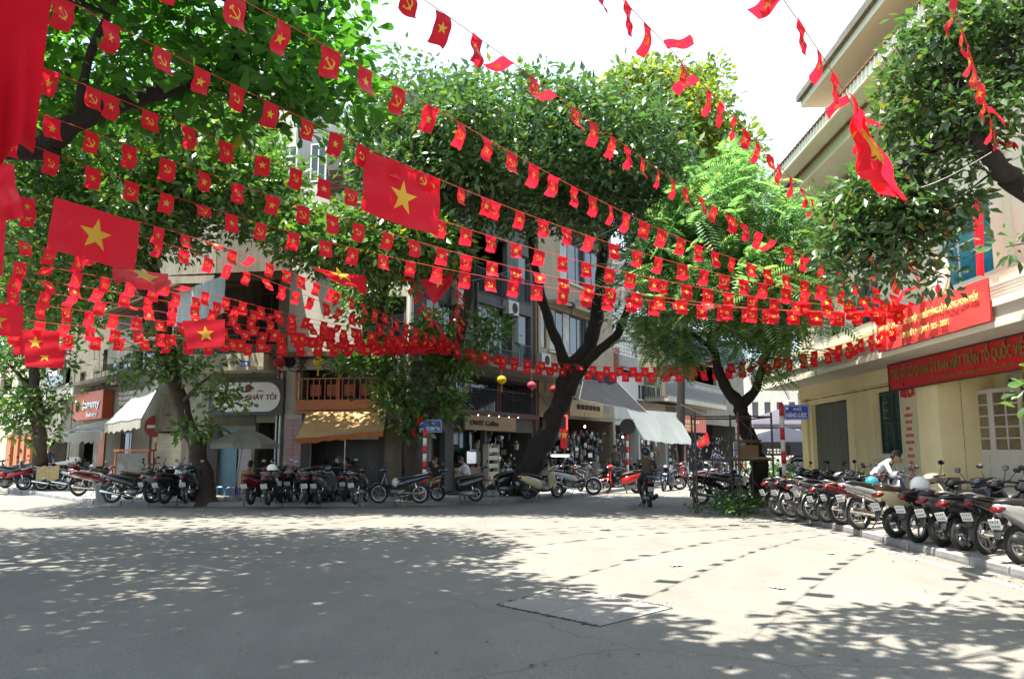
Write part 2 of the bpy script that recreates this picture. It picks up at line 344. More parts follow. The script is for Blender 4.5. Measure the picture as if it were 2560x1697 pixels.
def window(par, x0, x1, z0, z1, y=.12, nx=2, nz=1, fr=None, gl=None, t=.05, label=None, curtain=0, name='window'):
    fr = fr or m_wood; gl = gl or m_glass; b = MB()
    b.bb(x0, x0+t, y-.03, y+.03, z0, z1); b.bb(x1-t, x1, y-.03, y+.03, z0, z1); b.bb(x0+t, x1-t, y-.03, y+.03, z1-t, z1); b.bb(x0+t, x1-t, y-.03, y+.03, z0, z0+t)
    for i in range(1, nx): xm = x0+(x1-x0)*i/nx; b.bb(xm-t*.4, xm+t*.4, y-.022, y+.022, z0+t, z1-t)
    for j in range(1, nz): zm = z0+(z1-z0)*j/nz; b.bb(x0+t, x1-t, y-.018, y+.018, zm-t*.3, zm+t*.3)
    o = b.build(name, fr, par)
    if label: o['label'] = label
    for i in range(nx):
        a = x0+(x1-x0)*i/nx; c = x0+(x1-x0)*(i+1)/nx
        p = MB(); p.bb(a+t*.45, c-t*.45, y-.004, y+.004, z0+t*.9, z1-t*.9)
        p.build('curtain_pane' if (curtain and random.random() < curtain) else 'pane', m_curt if (curtain and random.random() < curtain) else gl, o)
    return o
def railing(par, x0, x1, z0, z1, y, m, step=.12, r=.009, name='railing', y2=None):
    b = MB(); n = max(2, int((x1-x0)/step))
    for i in range(n+1): x = x0+(x1-x0)*i/n; b.box((x, y, (z0+z1)/2), (r*2, r*2, z1-z0))
    for z in (z0, z1): b.box(((x0+x1)/2, y, z), (x1-x0, r*3, r*3))
    if y2 is not None:
        k = max(2, int(abs(y2-y)/step))
        for xx in (x0, x1):
            for i in range(k): b.box((xx, y+(y2-y)*i/k, (z0+z1)/2), (r*2, r*2, z1-z0))
            for z in (z0, z1): b.box((xx, (y+y2)/2, z), (r*3, abs(y2-y), r*3))
    return b.build(name, m, par)
def part_box(name, par, x0, x1, y0, y1, z0, z1, m, label=None):
    b = MB(); b.bb(x0, x1, y0, y1, z0, z1); o = b.build(name, m, par)
    if label: o['label'] = label
    return o
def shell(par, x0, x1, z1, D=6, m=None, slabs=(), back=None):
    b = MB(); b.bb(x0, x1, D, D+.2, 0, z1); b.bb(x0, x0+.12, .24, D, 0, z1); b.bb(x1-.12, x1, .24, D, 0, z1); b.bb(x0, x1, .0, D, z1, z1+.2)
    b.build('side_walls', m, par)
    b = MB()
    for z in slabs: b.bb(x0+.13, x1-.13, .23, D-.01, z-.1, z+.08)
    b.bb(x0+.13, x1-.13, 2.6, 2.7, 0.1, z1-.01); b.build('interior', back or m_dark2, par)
def slats(name, par, x0, x1, z0, z1, y, m, pitch=.08, ang=.6, hgt=None, kind=True):
    b = MB(); n = int((z1-z0)/pitch); R = Matrix.Rotation(ang, 3, 'X')
    for i in range(n): b.box(((x0+x1)/2, y, z0+(i+.5)*pitch), (x1-x0, .012, pitch*.92), R)
    return b.build(name, m, par)
def goods(par, x0, x1, z0, z1, y0, y1, n, name='goods', pal=None):
    """clutter of small wares: pots, lids, tools and boxes hung and stacked"""
    ms = pal or [mat('ware_steel', (.45, .45, .44), .25, .9), mat('ware_tin', (.30, .31, .33), .35, .8), mat('ware_brown', (.20, .12, .07), .7), mat('ware_cream', (.45, .40, .30), .7),
          mat('ware_red', (.35, .04, .03), .5), mat('ware_blue', (.04, .12, .25), .5), mat('ware_dark', (.05, .05, .05), .5)]
    b = MB()
    for _ in range(n):
        p = (random.uniform(x0, x1), random.uniform(y0, y1), random.uniform(z0, z1)); s = random.uniform(.05, .17); mi = random.choices(range(len(ms)), [5, 4, 3, 3, 1, 1, 4][:len(ms)])[0]; k = random.random()
        if k < .35: b.ell(p, (s, s*.35, s), 8, 4, mi)
        elif k < .6: b.tube([(p[0], p[1], p[2]-s), (p[0], p[1], p[2]+s*.6)], [s*.6, s*.7], 8, mi)
        elif k < .85: b.box(p, (s*1.6, s, s*1.3), Matrix.Rotation(random.uniform(-.5, .5), 3, 'Z'), mi)
        else: b.tube([(p[0], p[1], p[2]), (p[0]+random.uniform(-.1, .1), p[1], p[2]-random.uniform(.25, .6))], .014, 5, mi)
    return tag(b.build(name, ms, par), kind='stuff')
def awning(name, label, cors, m, thick=.012, nu=14, nv=8, sag=.06, wave=.02, valance=0., vm=None, group=None, cat='awning'):
    """cors: world corners top-left, top-right, bottom-right, bottom-left"""
    c = [Vector(p) for p in cors]; o0 = (c[2]+c[3])/2; t = thing(name, label, cat, o0, 0, group); ph = random.uniform(0, 6)
    def f(s, q):
        p = c[0]*(1-s)*(1-q)+c[1]*s*(1-q)+c[2]*s*q+c[3]*(1-s)*q
        p.z -= sag*math.sin(math.pi*s)*math.sin(math.pi*min(1, q*1.05))*1.0+wave*math.sin(s*17+ph)*q+wave*.5*math.sin(s*41+ph*2+q*3)*q
        return p-o0
    b = MB(); b.grid(f, nu, nv); b.grid(lambda s, q: f(s, q)-Vector((0, 0, thick)), nu, nv); b.build('cloth', m, t, True)
    if valance:
        b = MB(); b.grid(lambda s, q: f(s, 1)+Vector((0, .03*q*math.sin(s*60), -q*valance*(1+.08*math.sin(s*40+ph)))), 40, 3); b.build('valance', vm or m, t, True)
    b = MB(); b.tube([f(0, 0), f(0, .5), f(0, 1)], .015, 6); b.tube([f(1, 0), f(1, .5), f(1, 1)], .015, 6); b.tube([f(i/8, 1) for i in range(9)], .015, 6); b.build('frame', m_steel, t)
    return t

# ---- materials of the facades
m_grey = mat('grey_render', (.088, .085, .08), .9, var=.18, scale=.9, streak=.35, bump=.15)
m_beige = mat('beige_render', (.27, .22, .15), .9, var=.18, scale=1., streak=.3, bump=.15)
m_cream = mat('cream_render', (.42, .38, .28), .9, var=.14, scale=1., streak=.28, bump=.12)
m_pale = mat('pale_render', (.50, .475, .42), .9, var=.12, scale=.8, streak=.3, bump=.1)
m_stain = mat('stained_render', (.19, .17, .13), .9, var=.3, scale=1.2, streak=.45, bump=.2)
m_yel = mat('yellow_render', (.78, .67, .38), .85, var=.10, scale=.7, streak=.05, bump=.08)
m_yelp = mat('pale_yellow_trim', (.76, .72, .56), .8, var=.09, scale=.8, streak=.06)
m_soff = mat('soffit_plaster', (.52, .48, .40), .9, var=.08, scale=1.)
m_orange = mat('orange_paint_steel', (.36, .11, .035), .6, var=.2, scale=4)
m_red = mat('sign_red', (.50, .012, .018), .5, var=.05)
m_bred = mat('banner_vinyl', (.70, .075, .07), .3, var=.04, spec=.7)
m_gold = mat('gold_letters', (.35, .24, .07), .45, .5, var=.1)
m_ylet = mat('yellow_letters', (.80, .60, .20), .5, var=0)
m_wlet = mat('white_letters', (.75, .75, .72), .5, var=0)
m_blue = mat('street_sign_blue', (.02, .06, .36), .4, var=.06)
m_tile2 = mat('clay_roof_tile', (.20, .09, .055), .85, var=.3, scale=5, island=.35)

# ---- the four planes of the far corner block
C1 = (-10.5, 27.8); C2 = (-3.32, 26.5)
F1 = Fac((-10.5-.95*30, 57.8), C1); F2 = Fac(C1, C2); F3 = Fac(C2, (C2[0]+.505*56, C2[1]+.863*56))

# ===== corner eatery
e = F2.thing('corner_eatery_building', 'weathered cream corner house with a rounded balcony over the noodle eatery', 'building')
x0, x1 = 0, F2.at(712, 1000)[0]; TOP = F2.at(600, 560)[1]
op_bal = F2.rect(556, 700, 696, 862); op_door = F2.rect(636, 1056, 700, 1214); op_pan = F2.rect(546, 1072, 628, 1214)
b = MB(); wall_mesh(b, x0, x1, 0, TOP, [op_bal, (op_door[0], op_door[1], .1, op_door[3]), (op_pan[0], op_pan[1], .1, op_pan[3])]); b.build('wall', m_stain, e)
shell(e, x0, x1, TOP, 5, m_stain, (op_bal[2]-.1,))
r = F2.rect(512, 893, 697, 925)
b = MB(); b.bb(x0-.3, r[1], -1.1, 0, r[2], r[3]); b.bb(x0-.35, r[1]+.04, -1.16, -.0, r[2]-.12, r[2]); b.build('balcony_slab', m_cream, e)
railing(e, x0-.3, r[1], r[3], r[3]+.62, -1.07, m_iron, .14, .009, 'balcony_railing', 0)
b = MB()
for i in range(5): xx = r[0]+.3+i*.42; b.torus((xx, -1.09, r[3]+.28), .1, .009, 'Y', 12, 4)
b.build('railing_ornament', m_iron, e)
ev = F2.at(560, 700)[1]; b = MB()
for i in range(26):      # corrugated eave
    xa = x0-1.0+i*(x1-x0+1.3)/26; wv = (x1-x0+1.3)/26
    b.box((xa+wv/2, -.65, ev+.06+(.02 if i % 2 else 0)), (wv*.99, 1.5, .02), Matrix.Rotation(.22, 3, 'X'))
b.build('eave', m_rust, e)
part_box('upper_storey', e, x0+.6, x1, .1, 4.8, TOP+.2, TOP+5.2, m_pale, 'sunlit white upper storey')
for i in range(3): xx = x0+1.2+i*1.1; window(e, xx, xx+.6, TOP+1.4, TOP+2.8, .06, 2, 1, m_wf)
window(e, op_bal[0]+.9, op_bal[0]+2.4, op_bal[2]+.3, op_bal[3]-.3, .9, 3, 2, m_rust)
part_box('door_panel', e, op_pan[0], op_pan[0]+.62, .1, .15, .1, op_pan[3], mat('blue_panel', (.10, .19, .23), .6), 'pale blue door panel')
part_box('door_panel', e, op_pan[0]+.66, op_pan[1], .14, .18, .1, op_pan[3], mat('pinkish_panel', (.33, .27, .27), .7), 'pinkish grey boarding')
b = MB(); b.tube([(x1-.1, -.06, .1), (x1-.1, -.06, r[2])], .05, 8); b.tube([(x1-.24, -.06, .1), (x1-.24, -.06, r[2])], .035, 8); b.build('drain_pipe', m_steel, e)
part_box('painted_shade_lintel', e, x0, op_door[0]-.02, -.04, -.001, op_door[3]-.1, op_door[3]+.75, mat('painted_shade_lintel', (.09, .08, .05), .9, streak=.3)); part_box('painted_shade_pier', e, op_door[1]+.01, x1-.3, -.04, -.001, .1, op_door[3]+.7, mat('painted_shade_pier', (.05, .045, .04), .9, streak=.3)); part_box('painted_shade_pier', e, x0, op_pan[0]-.02, -.04, -.001, .1, op_door[3]-.11, MATS['painted_shade_pier'])  # added dark panels: ground-floor shade painted over the lintel and piers
# its sign
r = F2.rect(525, 948, 708, 1037, .25); s = F2.thing('eatery_sign', 'dark sign board with a white rounded panel reading MỲ BÒ CHÁY TỎI', 'sign', r[0], -.25, r[2]); W, Hh = r[1]-r[0], r[3]-r[2]
part_box('board', s, 0, W, 0, .1, 0, Hh, mat('sign_charcoal', (.035, .035, .04), .5))
b = MB(); pts = []; R = Hh*.41; cx0, cx1, cz = .1+R, W-.1-R, Hh/2
for k in range(13): a = math.pi/2+math.pi*k/12; pts.append((cx0+R*math.cos(a), -.02, cz+R*math.sin(a)))
for k in range(13): a = -math.pi/2+math.pi*k/12; pts.append((cx1+R*math.cos(a), -.02, cz+R*math.sin(a)))
b.add(pts+[(p[0], -.001, p[2]) for p in pts], [tuple(range(25, -1, -1))][:1]+[(i, (i+1) % 26, 26+(i+1) % 26, 26+i) for i in range(26)]); b.build('panel', mat('sign_ivory', (.60, .59, .54), .5), s)
m_mar = mat('maroon_letters', (.14, .015, .02), .6, var=0)
text('lettering', 'MỲ BÒ CHÁY TỎI', s, W*.18, Hh*.42, -.03, Hh*.15, m_mar, W*.73, .012)
text('lettering', 'Chỉ từ  45k', s, W*.46, Hh*.22, -.03, Hh*.1, m_iron, W*.22)
b = MB(); b.tube([(W*.53, -.02, Hh*.75), (W*.53, -.035, Hh*.75)], Hh*.105, 20); b.build('emblem', m_mar, s)
# blue plate under the balcony
r = F2.rect(599, 902, 622, 916, 1.12); t = F2.thing('house_plate', 'small blue enamel plate on the balcony edge of the corner house', 'sign', r[0], -1.14, r[2]); part_box('plate', t, 0, r[1]-r[0], 0, .015, 0, r[3]-r[2], m_blue)
b = MB(); [b.bb(.04, r[1]-r[0]-.04, -.004, 0, z, z+.025) for z in (.05, .1)]; b.build('print', m_wlet, t)

# ===== middle house with the orange balcony
h = F2.thing('balcony_restaurant_building', 'pale house with a blank white upper wall and an orange railed restaurant balcony', 'building', 0, .02)
xa, xb = x1+.01, F2.L; r1 = F2.rect(748, 922, 962, 1018); r2 = F2.rect(770, 1098, 944, 1240); r3 = F2.rect(905, 742, 1015, 868); topz = F2.at(850, 470)[1]; r4 = F2.rect(824, 412, 872, 500); r5 = F2.rect(730, 790, 752, 850)
b = MB(); wall_mesh(b, xa, xb, 0, topz, [r1, (r2[0], r2[1], .1, r2[3]), r3]); b.build('wall', m_pale, h); shell(h, xa, xb, topz, 5, m_pale, (r1[2]-.12, r1[3]+.15))
window(h, r3[0], r3[1], r3[2], r3[3], .12, 3, 2, m_wood)
slats('louvre', h, r4[0], r4[1], r4[2], r4[3], -.05, m_rust, .22, .5)
q = F2.rect(748, 988, 962, 1020, .3)
b = MB(); b.bb(r1[0], r1[1]+.1, -.28, .0, q[2]-.05, q[2]+.26); b.bb(r1[0], r1[1]+.1, -.3, -.0, q[2]-.17, q[2]-.08); b.build('balcony_beam', m_orange, h)
railing(h, r1[0], r1[1]+.05, q[2]+.27, q[2]+1.0, -.25, m_orange, .2, .014, 'balcony_railing')
for i, xx in enumerate([r1[0], r1[0]+(r1[1]-r1[0])*.5, r1[1]+.05]): part_box('post', h, xx-.03, xx+.03, -.28, -.22, q[2]+.26, r1[3]+.1, m_orange)
for i in range(4): xx = r1[0]+.25+i*.62; part_box('chair_back', h, xx, xx+.4, .3, .34, q[2]+.45, q[2]+.85, m_orange)
ld = F2.rect(690, 880, 905, 890, .7)
b = MB(); b.bb(xa-.2, ld[1], -.8, 0, ld[2], ld[3]+.02)
for i in range(5): xx = xa+i*.7; b.tube([(xx, -.02, ld[2]-.35), (xx, -.7, ld[2])], .02, 5)
b.build('ledge', m_rust, h)
q = F2.rect(712, 1046, 752, 1230); b = MB(); cols = 1; n = 16; m_pink = mat('pink_wall_tile', (.32, .17, .17), .45, var=.15, scale=5, island=.15)
for j in range(n):
    for k in range(2):
        z = .1+(q[3]-.1)*j/n; off = .5 if j % 2 else 0; xw = (q[1]-q[0])/2
        part = MB(); part.bb(q[0]+k*xw+.006, q[0]+(k+1)*xw-.006, -.03, -.001, z+.008, .1+(q[3]-.1)*(j+1)/n-.008); part.build('wall_tile', m_pink, h)
q = F2.rect(966, 1048, 1008, 1240); part_box('column', h, q[0], q[1], -.22, -.001, 0, q[3], mat('brown_column', (.14, .115, .08), .8, streak=.3))
text('house_number', '8', h, q[0]+.2, F2.at(985, 1090)[1], -.24, .17, m_gold)
part_box('painted_shade_panel', h, F2.at(946, 1100)[0], F2.at(964, 1100)[0], -.03, -.001, .1, r1[2]-.2, mat('painted_shade_panel', (.05, .042, .035), .8)); part_box('painted_shade_panel', h, F2.at(1010, 1100)[0], xb, -.03, -.001, .1, r1[2]-.2, MATS['painted_shade_panel']); part_box('painted_shade_panel', h, F2.at(753, 1100)[0], r2[0], -.03, -.001, .1, r1[2]-.2, MATS['painted_shade_panel'])  # dark panels put the deep street-level shade into the wall colour
goods(h, r2[0]+.1, r2[1]-.1, .2, 1.3, .6, 2.2, 90, 'restaurant_furniture', [mat('chair_dark', (.03, .025, .02), .6), mat('chair_red', (.10, .02, .015), .6), mat('ware_brown', (.2, .12, .07), .7), m_dark])
b = MB(); xx = F2.at(1030, 700)[0]; b.tube([(xx, -.12, F2.at(1030, 905)[1]), (xx, -.12, topz)], .1, 10); b.build('drain_pipe', mat('white_pvc', (.62, .62, .6), .4), h)
# orange awning
m_oc = mat('orange_awning_cloth', (.62, .40, .18), .8, var=.12, scale=1.5, streak=.15, trans=.3)
dd = 24.9
awning('orange_awning', 'orange cloth awning with a scalloped hanging edge over the restaurant', [P(768, 1030, 26.7), P(966, 1022, 26.4), P(958, 1076, dd-.2), P(738, 1097, dd)], m_oc, sag=.12, wave=.015, valance=.16, vm=mat('orange_valance', (.42, .12, .03), .8, trans=.35))
b = MB(); p = P(863, 1097, 24.85); b.tube([(p.x, p.y, .11), p], .018, 8); tag(b.build('awning_pole', m_steel), 'thin steel prop under the front edge of the orange awning', 'pole')

# ===== grey building
g = F3.thing('grey_block_building', 'tall grey rendered block with large windows above the coffee shop', 'building')
ga, gb = 0, F3.at(1337, 900)[0]; gt = 12.6
ops = [F3.rect(1190, 768, 1272, 880), F3.rect(1066, 752, 1136, 860), F3.rect(1296, 788, 1327, 920), F3.rect(1186, 588, 1268, 738), F3.rect(1296, 640, 1326, 756), F3.rect(1136, 560, 1172, 706), F3.rect(1070, 945, 1122, 1020), F3.rect(1140, 945, 1330, 1030)]
cs = F3.rect(1134, 1072, 1212, 1168); cd = F3.rect(1216, 1080, 1330, 1245); ce = F3.rect(1060, 1078, 1112, 1240)
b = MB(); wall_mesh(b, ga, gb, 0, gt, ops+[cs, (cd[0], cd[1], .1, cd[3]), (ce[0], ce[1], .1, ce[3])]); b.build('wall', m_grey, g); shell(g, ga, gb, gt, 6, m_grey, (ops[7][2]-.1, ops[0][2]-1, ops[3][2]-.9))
for q, nx, nz_ in ((ops[0], 4, 2), (ops[1], 3, 2)): window(g, *q, .12, nx, nz_, mat('green_grey_frame', (.14, .17, .15), .5), None, .04, 'large glazed window with thin pale frames')
for q in (ops[2], ops[4]): window(g, *q, .14, 1, 1, m_wood)
for q in (ops[2], ops[4], ops[3]): railing(g, q[0], q[1], q[2], q[2]+.95, -.04, m_iron, .11, .01)
railing(g, ops[0][0]-.3, ops[0][1]+.2, ops[0][2]-.75, ops[0][2]+.1, -.35, m_iron, .11, .01)
q = ops[0]; b = MB(); b.bb(q[0]-.15, q[1]+.12, -.16, 0, q[3]+.02, q[3]+.1); b.bb(q[0]-.12, q[0]-.04, -.14, 0, q[2]-.3, q[3]+.75); b.bb(q[1]+.03, q[1]+.11, -.14, 0, q[2]-.3, q[3]+.5); b.build('window_hood', m_grey, g)
cn = F3.at(1200, 925)[1]; b = MB(); b.bb(ga-.2, F3.at(1420, 965)[0], -1.5, .0, cn-.06, cn+.08); b.build('canopy', m_stain, g)
for q in (ops[6], ops[7]): railing(g, q[0], q[1], q[2], q[2]+.85, -.1, m_iron, .12, .01); window(g, q[0]+.1, q[1]-.1, q[2], q[3], .9, 5, 1, m_wood)
part_box('hanging_banner', g, *F3.rect(1259, 965, 1271, 1030)[:2], .3, .33, *F3.rect(1259, 965, 1271, 1030)[2:], mat('dull_red_cloth', (.16, .015, .02), .8))
bz = F3.rect(1135, 1032, 1330, 1040, .2); part_box('floor_band', g, ga, gb, -.18, 0, bz[2]-.02, bz[3]+.05, mat('maroon_band', (.09, .045, .035), .8))
window(g, cs[0]+.1, cs[1]-.05, cs[2]+.05, cs[3], .5, 2, 1, m_wood)
cz = F3.at(1170, 1168)[1]; part_box('counter', g, cs[0], cs[1], -.06, .5, .1, cz, mat('ribbed_counter', (.22, .17, .10), .7, streak=.2))
b = MB(); q = F3.rect(1172, 1128, 1206, 1158, .1); b.bb(q[0], q[1], -.02, .35, q[2], q[3]); b.tube([((q[0]+q[1])/2-.3, .0, q[3]+.03), ((q[0]+q[1])/2+.3, .0, q[3]+.03)], .06, 8); b.build('coffee_machine', mat('chrome', (.6, .6, .6), .15, 1., var=0), g)
q = F3.rect(1213, 1110, 1240, 1190, .15); b = MB()
for i in range(5): z = .35+i*(q[3]-.35)/5; b.bb(q[0]+.03, q[1]-.03, -.28, -.06, z, z+.16)
b.bb(q[0], q[0]+.03, -.3, -.04, .1, q[3]); b.bb(q[1]-.03, q[1], -.3, -.04, .1, q[3]); b.build('display_shelf', mat('shelf_cream', (.5, .46, .36), .7), g)
goods(g, cd[0], cd[1], .2, 2.4, .4, 1.8, 150); goods(g, ce[0], ce[1], .2, 1.2, .4, 1.6, 30)
b = MB(); [b.tube([(F3.at(u, 700)[0], -.08, .2), (F3.at(u, 700)[0], -.08, gt)], .045, 8) for u in (1334, 1340)]; b.build('drain_pipe', m_rust, g)
r = F3.rect(1163, 1040, 1290, 1076, .35); s = F3.thing('coffee_sign', 'long wooden sign board reading OWIT Coffee with small spot lamps', 'sign', r[0], -.35, r[2]); W, Hh = r[1]-r[0], r[3]-r[2]
nb = 5
for i in range(nb): part_box('plank', s, 0, W, .0, .08, Hh*i/nb+.004, Hh*(i+1)/nb-.004, mat('sign_planks', (.26, .16, .075), .7, streak=.2))
text('lettering', 'OWIT Coffee', s, W*.08, Hh*.32, -.02, Hh*.36, m_dark, W*.55, .02)
m_lamp = mat('lamp_glow', (1, .95, .8), .5, var=0, emit=(1, .93, .75), es=1.6)
for i in range(5):
    b = MB(); xx = W*(.12+.2*i); b.tube([(xx, .0, Hh+.05), (xx, -.25, Hh+.02)], .01, 5); b.build('lamp_arm', m_iron, s); b = MB(); b.ell((xx, -.27, Hh-.01), (.022, .022, .022), 8, 5); b.build('lamp', m_lamp, s)

# ===== beige building with strip windows
d = F3.thing('beige_block_building', 'beige house with dark framed strip windows above the hardware shops', 'building')
da, db = gb+.02, F3.at(1533, 900)[0]; q1 = F3.rect(1374, 784, 1478, 886); q2 = F3.rect(1400, 606, 1500, 716); q3 = F3.rect(1352, 770, 1366, 870); dt_ = F3.at(1440, 455)[1]; sh = F3.rect(1360, 1048, 1530, 1200)
b = MB(); wall_mesh(b, da, db, 0, dt_, [q1, q2, q3, (da+.2, db-.2, .1, sh[3])]); b.build('wall', m_beige, d); shell(d, da, db, dt_, 7, m_beige, (sh[3]+.2, q1[2]-.6, q2[2]-.6))
window(d, *q1, .1, 6, 1, m_wood, None, .06, None, .5); window(d, *q2, .1, 5, 1, m_wood, None, .06, None, .4); window(d, *q3, .1, 1, 1, m_wood, None, .04, None, 1)
for q in (q1, q2): part_box('hood', d, q[0]-.4, q[1]+.4, -.6, 0, q[3]+.12, q[3]+.24, m_beige); part_box('sill', d, q[0]-.2, q[1]+.2, -.12, 0, q[2]-.12, q[2]-.02, m_cream)
goods(d, da+.3, db-.3, .3, sh[3]-.5, .2, 2.2, 620)
for u in (1404, 1450):
    xx = F3.at(u, 770)[0]; zz = F3.at(u, 766)[1]; b = MB(); b.tube([(xx-.5, 0, zz+.2), (xx, -.5, zz+.15)], .012, 5); b.ell((xx, -.5, zz), (.22, .22, .16), 10, 6); b.tube([(xx, -.5, zz-.15), (xx, -.5, zz-.4)], .03, 5)
    b.build('dark_wall_lantern', m_iron, d)
# white tiled house with brick pier
d2 = F3.thing('white_tiled_building', 'narrow white tiled house front with a red brick pier beside the strip window house', 'building')
xa2, xb2 = db+.02, F3.at(1594, 900)[0]; tz = F3.at(1560, 640)[1]; q = F3.rect(1538, 885, 1594, 930); b = MB(); wall_mesh(b, xa2, xb2, 0, tz, [(xa2+.1, xb2-.1, .1, 2.9), F3.rect(1537, 915, 1588, 940)]); b.build('wall', m_pale, d2); shell(d2, xa2, xb2, tz, 5, m_pale, (3.1,))
gz0, gz1 = F3.at(1550, 885)[1], F3.at(1550, 770)[1]; nxg = 9; nzg = 12; b = MB()
for i in range(nxg+1): xx = xa2+.05+(xb2-xa2-.1)*i/nxg; b.bb(xx-.02, xx+.02, -.06, 0, gz0, gz1)
for j in range(nzg+1): zz = gz0+(gz1-gz0)*j/nzg; b.bb(xa2+.05, xb2-.05, -.045, 0, zz-.02, zz+.02)
b.build('screen_grid', m_wf, d2)
bk = MB(); bk.bb(-.105, .105, -.06, 0, -.03, .03); bme = bk.mesh('brick', mat('red_brick', (.26, .07, .04), .85, var=.25)); z = F3.at(1525, 935)[1]; 
for j in range(20):
    for k in range(3): link('brick', bme, d2, (xa2+.12+k*.222+(.1 if j % 2 else 0), -.001, z+j*.075))
railing(d2, xa2+.1, xb2, F3.at(1560, 925)[1], F3.at(1560, 892)[1], -.25, m_steel, .14, .012, 'window_grille')
goods(d2, xa2+.1, xb2-.1, .3, 2.6, .2, 1.6, 160)
# ===== low cream building
l = F3.thing('low_cream_building', 'low cream house with a row of white framed windows under a flat parapet', 'building')
la, lb = xb2+.02, F3.at(1662, 980)[0]; lt = F3.at(1600, 930)[1]; qa = F3.rect(1592, 962, 1654, 1004); lc = F3.rect(1600, 1068, 1650, 1190)
b = MB(); wall_mesh(b, la, lb, 0, lt, [qa, (la+.1, lb-.1, .1, lc[3])]); b.build('wall', m_cream, l); shell(l, la, lb, lt, 5, m_cream, (lc[3]+.2,)); window(l, *qa, .08, 5, 1, m_wf, None, .09)
goods(l, la+.2, lb-.2, .3, 2.8, .2, 1.8, 300)
z = F3.at(1640, 1012)[1]; b = MB(); b.box(((la+lb)/2+.8, -.5, z), (lb-la+2.2, 1.2, .05), Matrix.Rotation(.2, 3, 'X')); b.build('eave', m_rust, l)
# ===== blue louvred building
f = F3.thing('blue_louvre_building', 'building with dark blue louvred screen and a mesh balcony further down the street', 'building')
fa, fb = lb+.02, F3.at(1860, 980)[0]; ft = F3.at(1740, 830)[1]; fo = F3.rect(1690, 905, 1790, 960); fs = F3.rect(1690, 1060, 1840, 1190)
b = MB(); wall_mesh(b, fa, fb, 0, ft, [fo, (fa+.3, fb-.3, .1, fs[3])]); b.build('wall', m_stain, f); shell(f, fa, fb, ft, 6, m_stain, (fs[3]+.3,)); 
slats('louvre', f, fa, fb, F3.at(1740, 905)[1]+.1, ft-.05, -.1, mat('blue_louvre', (.035, .075, .15), .5), .34, .35)
q = F3.rect(1662, 955, 1808, 1003, 1.2); b = MB(); b.bb(q[0], q[1], -1.4, 0, q[2]-.25, q[2]); b.build('balcony_slab', m_cream, f); railing(f, q[0], q[1], q[2], q[3], -1.35, m_steel, .1, .012, 'balcony_mesh', 0)
part_box('mesh_panel', f, q[0], q[1], -1.31, -1.29, q[2]+.1, q[3]-.15, mat('grey_green_mesh', (.10, .12, .11), .7))
m_str = mat('striped_cloth', (.4, .33, .28), .9, var=.6, scale=9); b = MB(); b.grid(lambda s, t: (q[0]+.2+s*2.6, -1.4-.05*math.sin(s*40), q[3]+.75-t*.9), 30, 2); b.build('drying_cloth', m_str, f)
goods(f, fa+.4, fb-.4, .3, 2.6, .4, 2, 200)
for u in (1698, 1840): r = F3.rect(u, 1078, u+9, 1195); part_box('shop_post', f, r[0], r[1], -.2, -.02, .1, 3.2, mat('red_post', (.28, .035, .02), .6))
r = F3.rect(1697, 1040, 1765, 1080, .4); s = F3.thing('red_shop_sign', 'bright red and orange shop sign beyond the pale awnings', 'sign', r[0], -.4, r[2]); part_box('board', s, 0, r[1]-r[0], 0, .1, 0, r[3]-r[2], mat('orange_red_sign', (.52, .06, .02), .5))
b = MB()
for z, hh, wq in ((.55, .2, .8), (.3, .12, .6), (.12, .1, .5)): [b.bb((r[1]-r[0])*(.1+.8*wq*i/9), (r[1]-r[0])*(.1+.8*wq*(i+.65)/9), -.02, 0, (r[3]-r[2])*z, (r[3]-r[2])*(z+hh)) for i in range(9)]
b.build('print', m_ylet, s)
r = F3.rect(1425, 1003, 1508, 1042, .5); s = F3.thing('yellow_shop_sign', 'mustard yellow shop sign under the dark awning', 'sign', r[0], -.5, r[2]); part_box('board', s, 0, r[1]-r[0], 0, .1, 0, r[3]-r[2], mat('mustard_sign', (.36, .23, .06), .5))
b = MB(); W = r[1]-r[0]; [b.bb(W*(.2+.12*i), W*(.2+.12*i+.09), -.02, 0, (r[3]-r[2])*.45, (r[3]-r[2])*.75) for i in range(6)]; b.build('print', m_dark, s)
# awnings along that side
m_dkc = mat('dark_grey_awning', (.02, .021, .024), .95, var=.2, scale=1.5, spec=.1); m_lgc = mat('pale_grey_awning', (.22, .24, .235), .8, var=.12, scale=1.2, trans=.3)
awning('dark_awning', 'big dark grey sloping awning rising behind the forked dark tree', [P(1462, 932, 36), P(1528, 940, 38), P(1618, 1032, 34.5), P(1448, 998, 31.5)], m_dkc, sag=.15)
awning('pale_awning', 'pale grey steep awning nearer the dark awning', [P(1568, 1022, 37.5), P(1632, 1027, 40), P(1668, 1108, 38), P(1603, 1097, 35.8)], m_lgc, sag=.08)
awning('pale_awning', 'pale grey steep awning beside the red shop sign', [P(1634, 1027, 40.1), P(1690, 1031, 42.5), P(1733, 1110, 40.5), P(1670, 1108, 38.1)], m_lgc, sag=.08)

